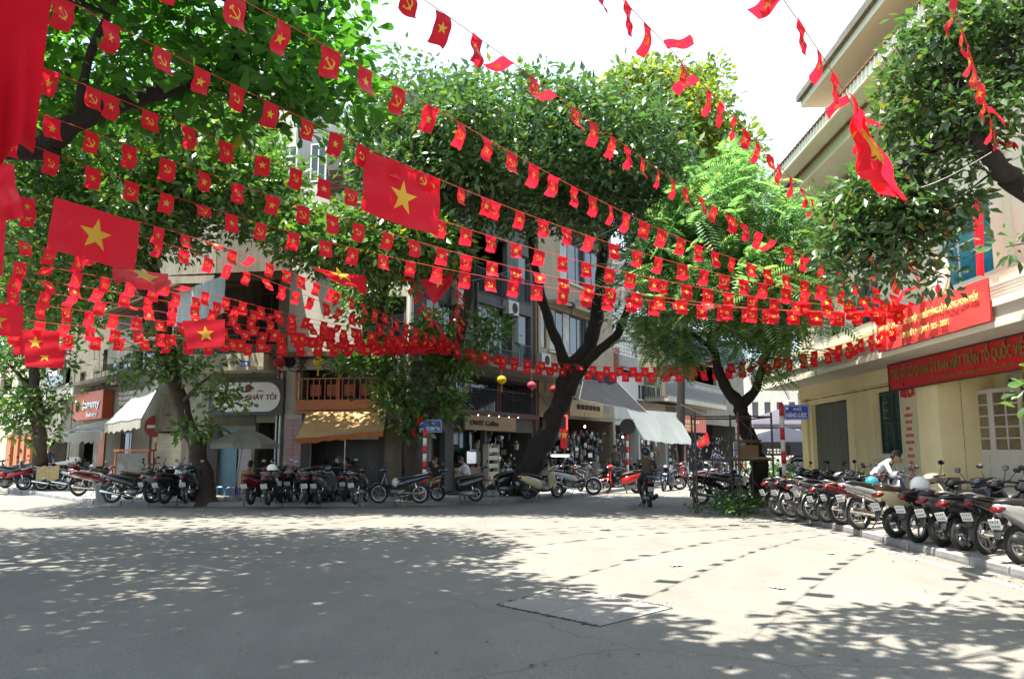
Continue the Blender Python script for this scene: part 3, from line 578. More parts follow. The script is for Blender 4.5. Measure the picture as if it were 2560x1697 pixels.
# ===== left street side
m_sh = mat('roller_shutter', (.42, .38, .27), .6)
s1 = F1.thing('shuttered_house_building', 'cream house with a roller shutter and upper sheet fencing beside the corner', 'building')
a0, a1 = F1.at(330, 1100)[0], F1.L-.05; t1 = F1.at(440, 560)[1]; qs = F1.rect(372, 1078, 452, 1170); qv = F1.rect(300, 975, 370, 1010); qw = F1.rect(340, 800, 400, 880); qd = F1.rect(470, 1085, 520, 1240)
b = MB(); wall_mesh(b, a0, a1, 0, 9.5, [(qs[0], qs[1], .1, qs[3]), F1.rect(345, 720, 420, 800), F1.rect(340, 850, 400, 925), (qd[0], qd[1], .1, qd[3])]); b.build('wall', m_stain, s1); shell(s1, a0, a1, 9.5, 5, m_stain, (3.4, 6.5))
for q in (F1.rect(345, 720, 420, 800), F1.rect(340, 850, 400, 925)): window(s1, *q, .12, 3, 1, m_wf)
slats('roller_shutter', s1, qs[0], qs[1], .9, qs[3], .1, m_sh, .09, .12); part_box('shutter_base', s1, qs[0], qs[1], .08, .12, .1, .9, m_dark)
q = F1.rect(433, 712, 562, 800, 1.4)
for i in range(7): part_box('fence_sheet', s1, q[0]+(q[1]-q[0])*i/7+.01, q[0]+(q[1]-q[0])*(i+1)/7-.01, -1.42, -1.4, q[2], q[3], mat('blue_grey_sheet', (.36, .43, .45), .5, .2, streak=.2))
part_box('balcony_slab', s1, a0+2, a1+.3, -1.45, 0, q[2]-.25, q[2]-.05, m_cream)
b = MB(); b.box(((a0+a1)/2+1, -.8, q[3]+.2), (a1-a0+1, 2.2, .06), Matrix.Rotation(.15, 3, 'X')); b.build('eave', m_rust, s1)
j1 = F1.thing('bakery_building', 'beige and orange bakery house left of the white awnings', 'building'); a0, a1 = F1.at(176, 1100)[0], F1.at(328, 1100)[0]
qs_ = [F1.rect(258, 870, 292, 925), F1.rect(200, 930, 214, 965), F1.rect(300, 850, 330, 920)]; dr = F1.rect(196, 1092, 232, 1190); dw = F1.rect(300, 1080, 350, 1165)
b = MB(); wall_mesh(b, a0, a1, 0, 12, qs_+[(dr[0], dr[1], .1, dr[3]), dw]); b.build('wall', m_stain, j1); shell(j1, a0, a1, 12, 5, m_stain, (3.6, 6.4)); [window(j1, *q, .1, 2, 1, m_wood) for q in qs_]; window(j1, *dw, .1, 3, 1, m_steel)
slats('vent_louvre', j1, *F1.rect(298, 972, 352, 1012, .1), -.1, m_steel, .2, .5); part_box('ledge', j1, a0, a1, -.9, 0, F1.at(230, 968)[1], F1.at(230, 960)[1], m_stain)
b = MB(); q = F1.rect(186, 1098, 196, 1190); part_box('orange_strip', j1, *F1.rect(247, 1090, 262, 1190)[:2], -.06, 0, .1, 2.9, m_orange)
r = F1.rect(184, 980, 256, 1048, .45); s = F1.thing('bakery_sign', 'orange red shop sign reading Jammy Bakery with a round black badge', 'sign', r[0], -.45, r[2]); W, Hh = r[1]-r[0], r[3]-r[2]
part_box('board', s, 0, W, 0, .42, 0, Hh, mat('sign_orange_red', (.46, .085, .03), .5)); 
text('lettering', 'Jammy', s, W*.33, Hh*.42, -.03, Hh*.3, m_wlet, W*.6, .03); text('lettering', 'Bakery', s, W*.5, Hh*.1, -.03, Hh*.16, m_wlet, W*.36, .02)
b = MB(); b.tube([(W*.16, 0, Hh*.5), (W*.16, -.03, Hh*.5)], Hh*.2, 18); b.build('badge', m_dark, s)
part_box('sign_light', s, W*.42, W*.62, .46, .5, -.75, -.62, m_lamp)
n1 = F1.thing('grey_sign_building', 'narrow house with a tall grey hotel sign board and white balcony boxes', 'building'); a0, a1 = F1.at(92, 1100)[0], F1.at(174, 1100)[0]; qs_ = [F1.rect(150, 920, 176, 965)]; dr = F1.rect(96, 1105, 165, 1190)
b = MB(); wall_mesh(b, a0, a1, 0, 11, qs_+[(a0+.3, a1-.3, .1, dr[3])]); b.build('wall', m_stain, n1); shell(n1, a0, a1, 11, 5, m_stain, (3.6, 6.4)); part_box('balcony_box', n1, *F1.rect(112, 963, 186, 992, .8)[:2], -.85, 0, *F1.rect(112, 963, 186, 992, .8)[2:], m_pale)
r = F1.rect(112, 905, 158, 965, 1.0); s = F1.thing('grey_hotel_sign', 'grey board with white capital letters on the upper floor far left', 'sign', r[0], -1., r[2]); part_box('board', s, 0, r[1]-r[0], 0, .12, 0, r[3]-r[2], mat('slate_board', (.14, .17, .18), .5)); text('lettering', 'HOTEL', s, .8, .5, -.02, .35, m_wlet, 1.5, .02)
o1 = F1.thing('far_left_building', 'pale low shop house with orange pillars at the far left edge', 'building'); a0, a1 = F1.at(-160, 1120)[0], F1.at(90, 1100)[0]; 
b = MB(); dr = F1.rect(14, 1085, 78, 1190); wall_mesh(b, a0, a1, 0, 8, [(dr[0], dr[1], .1, dr[3]), F1.rect(0, 945, 30, 985), F1.rect(45, 945, 75, 985), F1.rect(-100, 945, -60, 985)]); b.build('wall', m_cream, o1); shell(o1, a0, a1, 8, 5, m_cream, (3.6,))
for u in (20, 38, 54, 70): q = F1.rect(u, 1090, u+9, 1190, .1); part_box('pillar', o1, q[0], q[1], -.2, .05, .1, dr[3], m_orange)
part_box('shop_board', o1, *F1.rect(24, 1030, 88, 1062, .3)[:2], -.4, 0, *F1.rect(24, 1030, 88, 1062, .3)[2:], m_pale)
m_wc = mat('white_tarpaulin', (.40, .38, .33), .8, var=.12, scale=1.2, trans=.3)
awning('white_awning', 'dirty white sloping tarpaulin awning with a deep hanging edge under the bakery sign', [P(196, 1064, 36.5), P(300, 1042, 33.2), P(256, 1076, 31.2), P(160, 1080, 34.3)], m_wc, sag=.1, valance=.45)
awning('white_awning', 'steep white tarpaulin awning reaching up beside the no entry sign', [P(352, 975, 31), P(412, 935, 29.5), P(352, 1045, 28), P(262, 1060, 30.5)], m_wc, sag=.15, valance=.35)
r = F1.rect(290, 830, 345, 905, .6); part_box('hanging_sheet', s1, r[0], r[1], -.9, -.85, r[2], r[3], m_pale)
# ===== air conditioners, cables and pipes on the old fronts
def aircon(F, u, v, lab, off=0.):
    x, z = F.at(u, v, off+.3); t = F.thing('air_conditioner', lab, 'air conditioner', x, -off-.02, z, 'air conditioner units on the old house fronts')
    part_box('casing', t, -.4, .4, -.3, 0, -.28, .28, mat('aircon_casing', (.38, .37, .33), .6, var=.2, streak=.3)); b = MB(); b.tube([(.08, -.3, 0), (.08, -.315, 0)], .21, 18); b.build('fan_grille', m_dark, t)
    b = MB(); b.bb(-.35, -.31, -.32, 0, -.34, -.29); b.bb(.31, .35, -.32, 0, -.34, -.29); b.tube([(.36, -.1, -.2), (.45, -.05, -.5), (.43, -.02, -1.3)], .02, 6); b.build('bracket', m_rust, t)
for F, u, v, lab, off in ((F2, 720, 905, 'air conditioner between the eatery and the orange balcony', 0), (F2, 800, 640, 'air conditioner high on the white wall behind the middle tree', 0), (F3, 1160, 745, 'air conditioner between the two window columns of the grey block', 0), (F3, 1284, 770, 'air conditioner right of the large grey block window', 0), (F3, 1365, 900, 'air conditioner under the strip windows of the beige house', 0), (F3, 1490, 760, 'air conditioner right of the strip windows on the beige house', 0), (F1, 285, 945, 'air conditioner above the white awning', 0), (F1, 150, 985, 'air conditioner beside the bakery sign', 0), (F3, 1630, 945, 'air conditioner on the parapet of the low cream building', .0)): aircon(F, u, v, lab, off)
for F, pts, lab in ((F2, [(530, 888), (600, 890), (700, 878), (780, 880), (900, 884), (1020, 890)], 'bundle of black cables looping along the corner house fronts'), (F3, [(1040, 925), (1130, 940), (1230, 948), (1330, 968), (1420, 985), (1540, 1015)], 'bundle of black cables along the grey block canopy'), (F1, [(180, 972), (260, 955), (340, 950), (430, 925), (520, 905)], 'bundle of black cables above the bakery')):
    b = MB()
    for k in range(4):
        pp = []
        for (u0, v0), (u1, v1) in zip(pts[:-1], pts[1:]):
            for i in range(6): t_ = i/6; x, z = F.at(u0+(u1-u0)*t_, v0+(v1-v0)*t_, .35); pp.append(F.w(x, -.35-.03*k, z-.28*math.sin(math.pi*t_)*(1+.5*k)))
        b.tube(pp, .013, 4, 0, False)
    tag(b.build('cable_bundle', m_blk0 if False else m_iron), lab, 'cables', kind='stuff')
# ===== buildings further back
def far_block(name, label, u0, v0, u1, y, D, m, rows, cols, wm=None, dz=0):
    p0, p1 = P(u0, v0, y), P(u1, v0, y); F = Fac((p0.x, y), (p1.x, y+.01)); t = F.thing(name, label, 'building'); ops = []; Wd, Ht = p1.x-p0.x, p0.z
    for i in range(cols):
        for j in range(rows): xx = Wd*(i+.25)/cols; zz = Ht-(j+1)*3.2+.8; ops.append((xx, xx+Wd*.5/cols, zz, zz+1.5)) if zz > .2 else 0
    b = MB(); wall_mesh(b, 0, Wd, 0, Ht, ops); b.build('wall', m, t); shell(t, 0, Wd, Ht, D, m, ()); [window(t, *q, .12, 2, 1, wm or m_wood) for q in ops]
    return t
far_block('apartment_building', 'tall white apartment block glimpsed between the left tree crowns', 520, 560, 800, 48, 8, m_pale, 3, 5)
far_block('apartment_building', 'high pale building behind the upper left crown with dark window rows', 700, 330, 900, 62, 8, m_pale, 4, 4)
far_block('townhouse_building', 'white townhouse with brown shutters at the end of the right street', 1868, 900, 1990, 78, 8, m_pale, 3, 4, mat('brown_shutter', (.12, .045, .03), .6))
far_block('townhouse_building', 'dim shop house closing the right hand street', 1740, 985, 2100, 90, 8, m_stain, 2, 7)
far_block('townhouse_building', 'plain beige house behind the far left shops', -500, 900, 60, 75, 8, m_beige, 2, 8)
# one long block far behind the yellow office
# ================================================================ YELLOW OFFICE on the right
FR = Fac((WX(28.6), 28.6), (WX(3), 3.0))
of = FR.thing('yellow_office_building', 'yellow colonial office on the right with a flat canopy and stacked tiled eaves', 'building')
canz = 3.78
gar = FR.rect(2032, 1003, 2124, 1200); win = FR.rect(2197, 975, 2262, 1134); pil0 = FR.at(2300, 1100, .3)[0]; pil1 = FR.at(2352, 1100, .3)[0]; por1 = pil1+6.5
upw = [FR.rect(2132, 690, 2196, 812), FR.rect(2076, 790, 2098, 850)]; bigw = FR.rect(2342, 500, 2480, 705)
ZT = 9.6
b = MB(); wall_mesh(b, 0, FR.L, 0, canz+.05, [(gar[0], gar[1], .1, gar[3]), win, (pil1, por1, .1, canz-.42)]); b.build('ground_floor_wall', m_yel, of)
s0 = (0, 0)
b = MB(); wall_mesh(b, 0, FR.L, canz+.3, ZT, [upw[0], upw[1], bigw, (bigw[1]+1.2, bigw[1]+3.2, bigw[2], bigw[3])]); b.build('upper_wall', m_yelp, of)
b = MB(); b.bb(-.0, .2, .23, 9, 0, ZT); b.bb(0, FR.L, 8.9, 9.1, 0, ZT); b.bb(FR.L-.2, FR.L, .23, 8.9, 0, ZT); b.build('side_walls', m_yelp, of)
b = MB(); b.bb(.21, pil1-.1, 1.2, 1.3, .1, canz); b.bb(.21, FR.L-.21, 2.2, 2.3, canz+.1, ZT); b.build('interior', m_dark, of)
# canopy with rounded far corner
b = MB(); ov = 1.35; R = .55; pts = [(-ov+.0, .0), (-ov, -ov+R)]
pts = [(-.55, 1.5)]+[(-.55+R-R*math.cos(a), -ov+R-R*math.sin(a)) for a in [math.pi/2*k/6 for k in range(7)]]+[(FR.L, -ov), (FR.L, -.001), (.0, -.001), (0, 1.5)]
n = len(pts); b.add([(x, y, canz) for x, y in pts]+[(x, y, canz+.4) for x, y in pts], [tuple(range(n-1, -1, -1)), tuple(n+i for i in range(n))]+[(i, (i+1) % n, n+(i+1) % n, n+i) for i in range(n)]); b.build('canopy', m_soff, of)
b = MB(); fx = [(x, y) for x, y in pts[:9]]
for (ax, ay), (bx, by) in zip(fx[:-1], fx[1:]):
    dx, dy = bx-ax, by-ay; L = math.hypot(dx, dy); nx_, ny_ = dy/L, -dx/L
    for za, zb, o in ((canz-.03, canz+.08, .03), (canz+.34, canz+.46, .05)): b.add([(ax, ay, za), (bx, by, za), (bx-nx_*-o, by+ny_*o if False else by-abs(o)*(1 if ny_ < 0 else 0), za), (ax-nx_*-o, ay-abs(o)*(1 if ny_ < 0 else 0), za), (ax, ay, zb), (bx, by, zb), (bx-nx_*-o, by-abs(o)*(1 if ny_ < 0 else 0), zb), (ax-nx_*-o, ay-abs(o)*(1 if ny_ < 0 else 0), zb)], [(0, 1, 2, 3), (4, 7, 6, 5), (3, 2, 6, 7), (0, 4, 5, 1)])
b.build('canopy_moulding', m_yelp, of)
part_box('beam', of, .0, FR.L, -.12, -.001, canz-.4, canz-.001, m_yel)
for xa, xb in ((.02, .55), (gar[1]+.1, gar[1]+.55), (win[0]-.75, win[0]-.35)): part_box('pilaster', of, xa, xb, -.07, -.001, .1, canz-.41, m_yel)
part_box('pier', of, FR.at(2255, 1100, .3)[0], pil1, -.3, -.002, .1, canz-.41, m_yel); part_box('pier', of, por1, por1+.8, -.3, -.002, .1, canz-.41, m_yel)
part_box('wall_base', of, 0, FR.at(2255, 1100, .3)[0]-.01, -.11, -.002, .1, .45, mat('dark_plinth', (.12, .11, .09), .9))
# garage opening
b = MB(); n = 6
for i in range(n): xx = gar[0]+(gar[1]-gar[0])*i/n; b.bb(xx+.01, xx+(gar[1]-gar[0])/n-.01, .14, .2, .1, gar[3]-.05)
b.build('folding_gate', mat('dark_green_gate', (.07, .085, .07), .6), of)
# shuttered windows
def shutters(q, y=.05, lab=None):
    b = MB(); xm = (q[0]+q[1])/2
    for a, c in ((q[0], xm-.01), (xm+.01, q[1])):
        for z0, z1 in ((q[2], q[2]+.07), ((q[2]+q[3])/2-.03, (q[2]+q[3])/2+.03), (q[3]-.07, q[3])): b.bb(a, c, y, y+.05, z0, z1)
        b.bb(a, a+.07, y, y+.05, q[2]+.07, q[3]-.07); b.bb(c-.07, c, y, y+.05, q[2]+.07, q[3]-.07)
    o = b.build('window_shutter', m_green, of); o['label'] = lab or 'dark green louvred shutter'
    b = MB(); R = Matrix.Rotation(.7, 3, 'X'); nn = int((q[3]-q[2])/.07)
    for i in range(nn): b.box((xm, y+.03, q[2]+.04+i*(q[3]-q[2]-.08)/nn), (q[1]-q[0]-.16, .01, .06), R)
    b.build('louvres', mat('louvre_green', (.02, .085, .07), .5), o)
shutters(win); shutters(upw[0], -.02); shutters(upw[1])
for q in (win,): part_box('sill', of, q[0]-.15, q[1]+.12, -.16, -.001, q[2]-.14, q[2]-.01, m_yelp)
q = win; text('shutter_letter', 'E', of, q[0]+.3, q[3]-.75, -.0, .5, mat('faint_letter', (.10, .13, .12), .5), .35)
b = MB()
for i in range(9): b.bb(q[0]+.05+i*.17, q[0]+.13+i*.17, -.09, -.03, .75, q[2]-.25)
b.build('wall_panelling', m_yelp, of)
# metal ladder grille outside the upper shuttered window
q = upw[0]; b = MB(); xa = q[1]+.15
for dx in (0, .5): b.bb(xa+dx, xa+dx+.03, -.28, -.25, canz+.5, q[3]+.4)
for i in range(14): b.bb(xa+.03, xa+.5, -.275, -.255, canz+.7+i*.24, canz+.72+i*.24)
b.build('ladder', m_steel, of)
# big blue windows
window(of, *bigw, .1, 3, 2, m_wf, m_glassb, .05, 'tall window with blue green reflective panes'); window(of, bigw[1]+1.2, bigw[1]+3.2, bigw[2], bigw[3], .1, 2, 2, m_wf, m_glassb, .05)
part_box('string_course', of, 0, FR.L, -.28, -.001, bigw[2]-.42, bigw[2]-.18, m_yelp); part_box('string_course', of, 0, FR.L, -.16, -.001, bigw[2]-.9, bigw[2]-.78, m_yelp)
for xx in (bigw[0]-.55, bigw[1]+.3): part_box('pilaster', of, xx, xx+.45, -.18, -.001, bigw[2]-.17, ZT-.3, m_yelp)
# recessed porch with french doors
dep = 1.0; b = MB(); b.quad((pil1, dep, .7), (por1, dep, .7), (por1, dep, canz), (pil1, dep, canz)); b.quad((pil1, .23, .1), (pil1, dep, .1), (pil1, dep, canz), (pil1, .23, canz)); b.quad((por1, .23, .1), (por1, .23, canz), (por1, dep, canz), (por1, dep, .1)); b.quad((pil1, .0, canz-.02), (pil1, dep, canz-.02), (por1, dep, canz-.02), (por1, 0, canz-.02)); b.build('porch_wall', m_yel, of)
for i in range(4): part_box('step', of, pil1+.02, por1-.02, -.95+i*.3, dep-.002, .1+i*.155, .1+(i+1)*.155-.001, mat('grey_step', (.20, .19, .18), .8, var=.2))
def door_leaf(name, x, y, w_, z0, z1, ang, m, lab):
    o = bpy.data.objects.new(name, None); COL.objects.link(o); o.parent = of; o.location = (x, y, z0); o.rotation_euler = (0, 0, ang); H_ = z1-z0; t = .09
    bpy.data.objects.remove(o); b = MB(); R = Matrix.Rotation(ang, 3, 'Z'); zp = H_*.40
    def bx(a, c, e, f, g, h_):
        b.box(Vector((x, y, z0))+R @ Vector(((a+c)/2, (e+f)/2, (g+h_)/2)), (c-a, f-e, h_-g), R)
    bx(0, t, -.02, .02, 0, H_); bx(w_-t, w_, -.02, .02, 0, H_); bx(t, w_-t, -.02, .02, H_-t, H_); bx(t, w_-t, -.02, .02, 0, zp); bx(t+.06, w_-t-.06, -.03, -.02, .12, zp-.12)
    bx(w_/2-.018, w_/2+.018, -.018, .018, zp, H_-t)
    for j in range(1, 5): zz = zp+(H_-t-zp)*j/5; bx(t, w_/2-.018, -.016, .016, zz-.015, zz+.015); bx(w_/2+.018, w_-t, -.016, .016, zz-.015, zz+.015)
    o = b.build(name, m, of); o['label'] = lab
    for j in range(5):
        for k in range(2):
            p = MB(); za, zb = zp+(H_-t-zp)*j/5+.016, zp+(H_-t-zp)*(j+1)/5-.016; xa, xb = (t, w_/2-.02) if k == 0 else (w_/2+.02, w_-t)
            p.box(Vector((x, y, z0))+R @ Vector(((xa+xb)/2, 0, (za+zb)/2)), (xb-xa, .008, zb-za), R); p.build('pane', mat('door_pane', (.17, .13, .075), .12, var=.5, scale=4, spec=.8), o)
m_dw = mat('door_white_paint', (.50, .47, .41), .55, var=.08, streak=.1)
zb = .1+4*.155; xd = pil1+.55
dw_ = 1.35
q = FR.at(2398, 1100, -.55)[0]; q2_ = FR.at(2474, 1100, -.55)[0]
door_leaf('porch_door', q, .55, q2_-q, zb, 2.95, math.radians(4), m_dw, 'white glazed door leaf folded towards the street'); door_leaf('porch_door', q2_+.05, .6, FR.at(2536, 1100, -.6)[0]-q2_, zb, 2.95, math.radians(14), m_dw, 'white glazed door leaf next to the open doorway')
q = FR.rect(2512, 935, 2550, 972, -.9); window(of, q[0], q[1], q[2], q[3], dep-.06, 2, 1, m_dw, None, .09)
# upper eaves
def eave(name, ox, z, x_end, t=.14, far=-2.2, tiles=True):
    b = MB(); b.bb(far, x_end, -ox, 3, z, z+t); b.build(name, m_soff, of)
    part_box('eave_fascia', of, far-.05, x_end, -ox-.06, -ox-.001, z-.03, z+t+.16, m_yelp)
    if tiles:
        tm = MB(); tm.loft([((0, -.35, .12), .0, .0), ((0, -.34, .12), (.11, 0, 0), (0, 0, .03)), ((0, .35, .3), (.11, 0, 0), (0, 0, .03)), ((0, .36, .3), .0, .0)], 8)
        me = tm.mesh('roof_tile', m_tile2); nn = int((x_end-far)/.24)
        cap = min(nn, 95)
        for i in range(nn):
            if i < cap: link('roof_tile', me, of, (far+.12+i*.24, -ox+.22, z+t+.0))
def eav_fit(v1, u1, v2, u2):   # height and overhang so that the edge runs through two pixels
    best = None
    for k in range(-10, 60):
        off = k*.1; z1 = FR.at(u1, v1, off)[1]; z2 = FR.at(u2, v2, off)[1]; e_ = abs(z1-z2)
        if best is None or e_ < best[0]: best = (e_, off, (z1+z2)/2)
    return best[1:]
zA = FR.at(2000, 465, 1.0)[1]; zB = FR.at(2050, 330, 1.6)[1]; zC = FR.at(2100, 145, 1.6)[1]
print('EAVES', zA, zB, zC, 'far ends', FR.at(1945, 520, 1.0), FR.at(1918, 469, 1.6), FR.at(2002, 254, 1.6), 'pil', pil0, pil1, 'win', win, 'big', bigw, upw)
eave('lower_eave', 1.0, zA, FR.L, far=FR.at(1945, 520, 1.0)[0])
eave('upper_eave', 1.6, zB, FR.L, far=FR.at(1918, 469, 1.6)[0])
part_box('third_storey_wall', of, 1.2, FR.L, .3, 8, zA+.3, zC-.01, m_yelp); 
part_box('roof_slab', of, FR.at(2002, 254, 1.6)[0], FR.L, -1.6, 8, zC, zC+.35, m_yelp, 'pale concrete roof slab'); part_box('roof_slab_edge', of, FR.at(2002, 254, 1.6)[0]-.05, FR.L, -1.72, -1.601, zC+.2, zC+.38, m_stain)
xx = FR.at(2105, 90, 1.)[0]; zs = FR.at(2105, 88, .9)[1]; b = MB(); b.box((xx+6, .4, zs), (12.4, 2.9, .08), Matrix.Rotation(.12, 3, 'X')); b.bb(xx+.1, xx+11, -.8, 3, zC+.35, zs-.2); b.build('rooftop_shed', m_stain, of)
for u, v in ((2215, 150), (2085, 268)):
    q = FR.at(u, v, .3); b = MB()
    for dz in (0, -.16, .16): b.bb(q[0]-.2, q[0]+.2, -.5, .28, q[1]+dz-.04, q[1]+dz+.04)
    b.build('roof_bracket', m_wood, of)
b = MB(); b.tube([(gar[0]-.25, -.1, .1), (gar[0]-.25, -.1, canz-.41)], .04, 8); b.build('drain_pipe', m_yel, of)
b = MB()
for k in range(3): b.tube([(.3+i*.8, -.14-.012*k, canz-.47-.03*abs(math.sin(i*1.3+k))) for i in range(18)], .008, 4, 0, False)
tag(b.build('wall_cable', m_blk_ if False else m_iron, of), kind='stuff')
# ---- banners, signs on the office
r = FR.rect(2196, 760, 2474, 850, ov+.1); r = (FR.at(2196, 850, ov+.1)[0], FR.at(2475, 757, ov+.1)[0], canz+.08, canz+.86)
s = FR.thing('red_banner', 'long red vinyl banner with yellow lettering hung on the front edge of the office canopy', 'banner', r[0], -ov-.12, r[2]); W, Hh = r[1]-r[0], r[3]-r[2]
b = MB(); b.grid(lambda a, c: (a*W, -.012*math.sin(a*23)-.01*math.sin(a*9+c*4), c*Hh), 40, 6); b.grid(lambda a, c: (a*W, .03-.012*math.sin(a*23), c*Hh), 20, 3); b.build('sheet', m_bred, s, True)
text('lettering', 'NHIỆT LIỆT CHÀO MỪNG ĐẠI HỘI ĐẠI BIỂU ĐẢNG BỘ PHƯỜNG HOÀN KIẾM', s, W*.04, Hh*.56, -.035, Hh*.16, m_ylet, W*.90, .006)
text('lettering', 'LẦN THỨ I, NHIỆM KỲ 2025 - 2030 !', s, W*.27, Hh*.2, -.035, Hh*.15, m_ylet, W*.44, .006)
r = (FR.at(2248, 930, .16)[0], FR.L-2.5, canz-.5, canz+.0-.01)
s = FR.thing('red_office_sign', 'dark framed red office sign with gold capitals fixed under the canopy', 'sign', r[0], -.42, canz-.66); W, Hh = 9.2, .62
part_box('board', s, 0, W, 0, .06, 0, Hh, m_red); b = MB(); b.bb(-.03, W+.03, -.02, .065, Hh, Hh+.03); b.bb(-.03, W+.03, -.02, .065, -.03, 0); b.bb(-.03, 0, -.02, .065, 0, Hh); b.bb(W, W+.03, -.02, .065, 0, Hh); b.build('frame', m_wood, s)
text('lettering', 'TRỤ SỞ CƠ QUAN ỦY BAN MẶT TRẬN TỔ QUỐC VIỆT NAM PHƯỜNG HOÀN KIẾM', s, .2, .25, -.03, .24, m_gold, W-.5, .02)
text('lettering', 'Địa chỉ: 40 Hàng Lược, Phường Hoàn Kiếm, Hà Nội', s, 2.2, .07, -.03, .075, m_gold, 3.3)
# vertical poster on the pier
px0 = FR.at(2258, 1100, .3)[0]; s = FR.thing('notice_strip', 'tall cream notice strip with red headings and two small printed flags beside the shuttered window', 'notice', px0, -.31, .55); W, Hh = pil0-px0-.03, 2.75
part_box('sheet', s, 0, W, -.008, -.0, 0, Hh, mat('notice_cream', (.55, .50, .33), .6))
b = MB()
for i in range(12):
    z = Hh-.72-i*.165; n = random.randint(3, 6); wch = .075
    for k in range(n): xx = W/2-n*wch/2+k*wch; b.bb(xx, xx+wch*.72, -.014, -.008, z, z+.075); 
b.build('red_print', mat('print_red', (.55, .06, .03), .6), s)
for i in range(2):
    b = MB(); b.grid(lambda a, c: (.06+i*W*.45+a*W*.42, -.014-.001*i, Hh-.4+c*.25+.02*math.sin(a*6+i*3)), 6, 2); b.build('printed_flag', m_red, s)
b = MB(); 
for cx_ in (.42,):
    pp = [(W*.72+(.08 if k % 2 == 0 else .032)*math.sin(k*math.pi/5), -.02, Hh-.27+(.08 if k % 2 == 0 else .032)*math.cos(k*math.pi/5)) for k in range(10)]; b.add([(W*.72, -.02, Hh-.27)]+pp, [(0, 1+k, 1+(k+1) % 10) for k in range(10)])
b.build('printed_star', m_ylet, s)
# camera under the sign, emblem disc above the canopy, flag poles
q = FR.at(2265, 958, .35); t = FR.thing('security_camera', 'small white dome camera under the left end of the red office sign', 'camera', q[0], -.38, q[1]); b = MB(); b.tube([(0, 0, .12), (0, 0, 0)], .04, 10); b.build('base', m_wf, t); b = MB(); b.ell((0, 0, -.02), (.06, .06, .06), 10, 6); b.build('dome', m_dark, t)
q = FR.at(2345, 692, 1.1); t = FR.thing('emblem_disc', 'round white emblem disc with red and yellow rim standing on the canopy behind the leaves', 'emblem', q[0], -1.1, q[1])
b = MB(); b.tube([(0, 0, 0), (0, .04, 0)], .42, 28); b.build('disc', m_wf, t); b = MB(); b.torus((0, -.01, 0), .39, .022, 'Y', 30, 6, 0, .3); b.build('yellow_rim', m_ylet, t)
b = MB(); b.tube([(0, -.03, .27), (0, -.01, .27)], .09, 14); b.tube([(0, -.03, -.26), (0, -.01, -.26)], .1, 14); b.build('red_badge', m_red, t)
b = MB(); b.tube([(0, .06, -.35), (0, .06, canz+.4-q[1])], .03, 8); b.build('post', m_steel, t)
p0 = FR.at(2368, 660, 1.0); b = MB(); b.tube([(0, 0, 0), (0, 0, 2.4)], .03, 8); o = b.build('flag_pole', m_steel, None, False, FR.w(p0[0], -1.0, canz+.4)); tag(o, 'thin white pole standing on the office canopy before the blue window', 'pole')
p0 = FR.at(2530, 775, 1.); t = FR.thing('air_conditioner', 'white ribbed air conditioner casing on the canopy right of the banner', 'air conditioner', p0[0]-.6, -1.15, canz+.42)
part_box('casing', t, 0, 2.6, .05, .6, 0, .42, m_wf); slats('grille', t, .1, 2.5, .03, .40, .04, m_wf, .06, .5)
# ================================================================ MOTORBIKES
m_tyre = mat('tyre_rubber', (.018, .018, .018), .85, var=.2); m_rim = mat('rim_alloy', (.42, .42, .42), .3, .85, var=.1); m_blk = mat('black_plastic', (.02, .02, .021), .5, var=.1)
m_seat = mat('seat_vinyl', (.022, .022, .024), .45, var=.1); m_eng = mat('engine_alloy', (.22, .22, .21), .45, .7, var=.25, scale=8); m_chr = mat('chrome', (.6, .6, .6), .15, 1., var=0)
m_tail = mat('tail_light', (.14, .004, .006), .15, var=0); m_lens = mat('head_lamp_lens', (.5, .5, .48), .08, var=0, spec=.9); m_plate = mat('number_plate', (.52, .52, .51), .5, var=0); m_mirr = mat('mirror_glass', (.10, .11, .12), .05, 1., var=0)
def paint(n, c, me=.0): return mat('paint_'+n, c, .22, me, var=0, coat=.6)
PT = dict(black=paint('black', (.012, .012, .014)), red=paint('red', (.42, .012, .012)), maroon=paint('maroon', (.13, .01, .018)), cream=paint('cream', (.50, .43, .27)), white=paint('white', (.62, .62, .60)), silver=paint('silver', (.36, .37, .38), .5),
          grey=paint('grey', (.09, .095, .10), .3), blue=paint('blue', (.02, .05, .20)), navy=paint('navy', (.012, .02, .05)), orange=paint('orange', (.40, .08, .02)))
def wheel(par, x, R, wd, spokes):
    b = MB(); b.torus((x, 0, R), R-wd*.5, wd*.5, 'Y', 28, 8); w = b.build('wheel', m_tyre, par, True)
    b = MB(); b.torus((x, 0, R), R-wd*1.05, wd*.24, 'Y', 28, 6, 0, 1.5); b.tube([(x, -.05, R), (x, .05, R)], .045, 12)
    if spokes == 'wire':
        for k in range(16):
            a = 2*math.pi*k/16; b.tube([(x+.03*math.cos(a+.5), .03*(-1)**k, R+.03*math.sin(a+.5)), (x+(R-wd)*math.cos(a), 0, R+(R-wd)*math.sin(a))], .0035, 4, 0, False)
    else:
        for k in range(5):
            a = 2*math.pi*k/5+.3; b.loft([((x+.03*math.cos(a), 0, R+.03*math.sin(a)), (0, .02, 0), (-.022*math.sin(a), 0, .022*math.cos(a))), ((x+(R-wd)*math.cos(a), 0, R+(R-wd)*math.sin(a)), (0, .012, 0), (-.014*math.sin(a), 0, .014*math.cos(a)))], 6)
    b.build('rim', m_rim, w, True); return w
def side(n, f, par, m, name):
    for s in (-1, 1): b = MB(); f(b, s); b.build(name, m, par, True)
def pmark(o): o['_p'] = 1; o.material_slots[0].link = 'OBJECT'; o.material_slots[0].material = PT['black']; return o
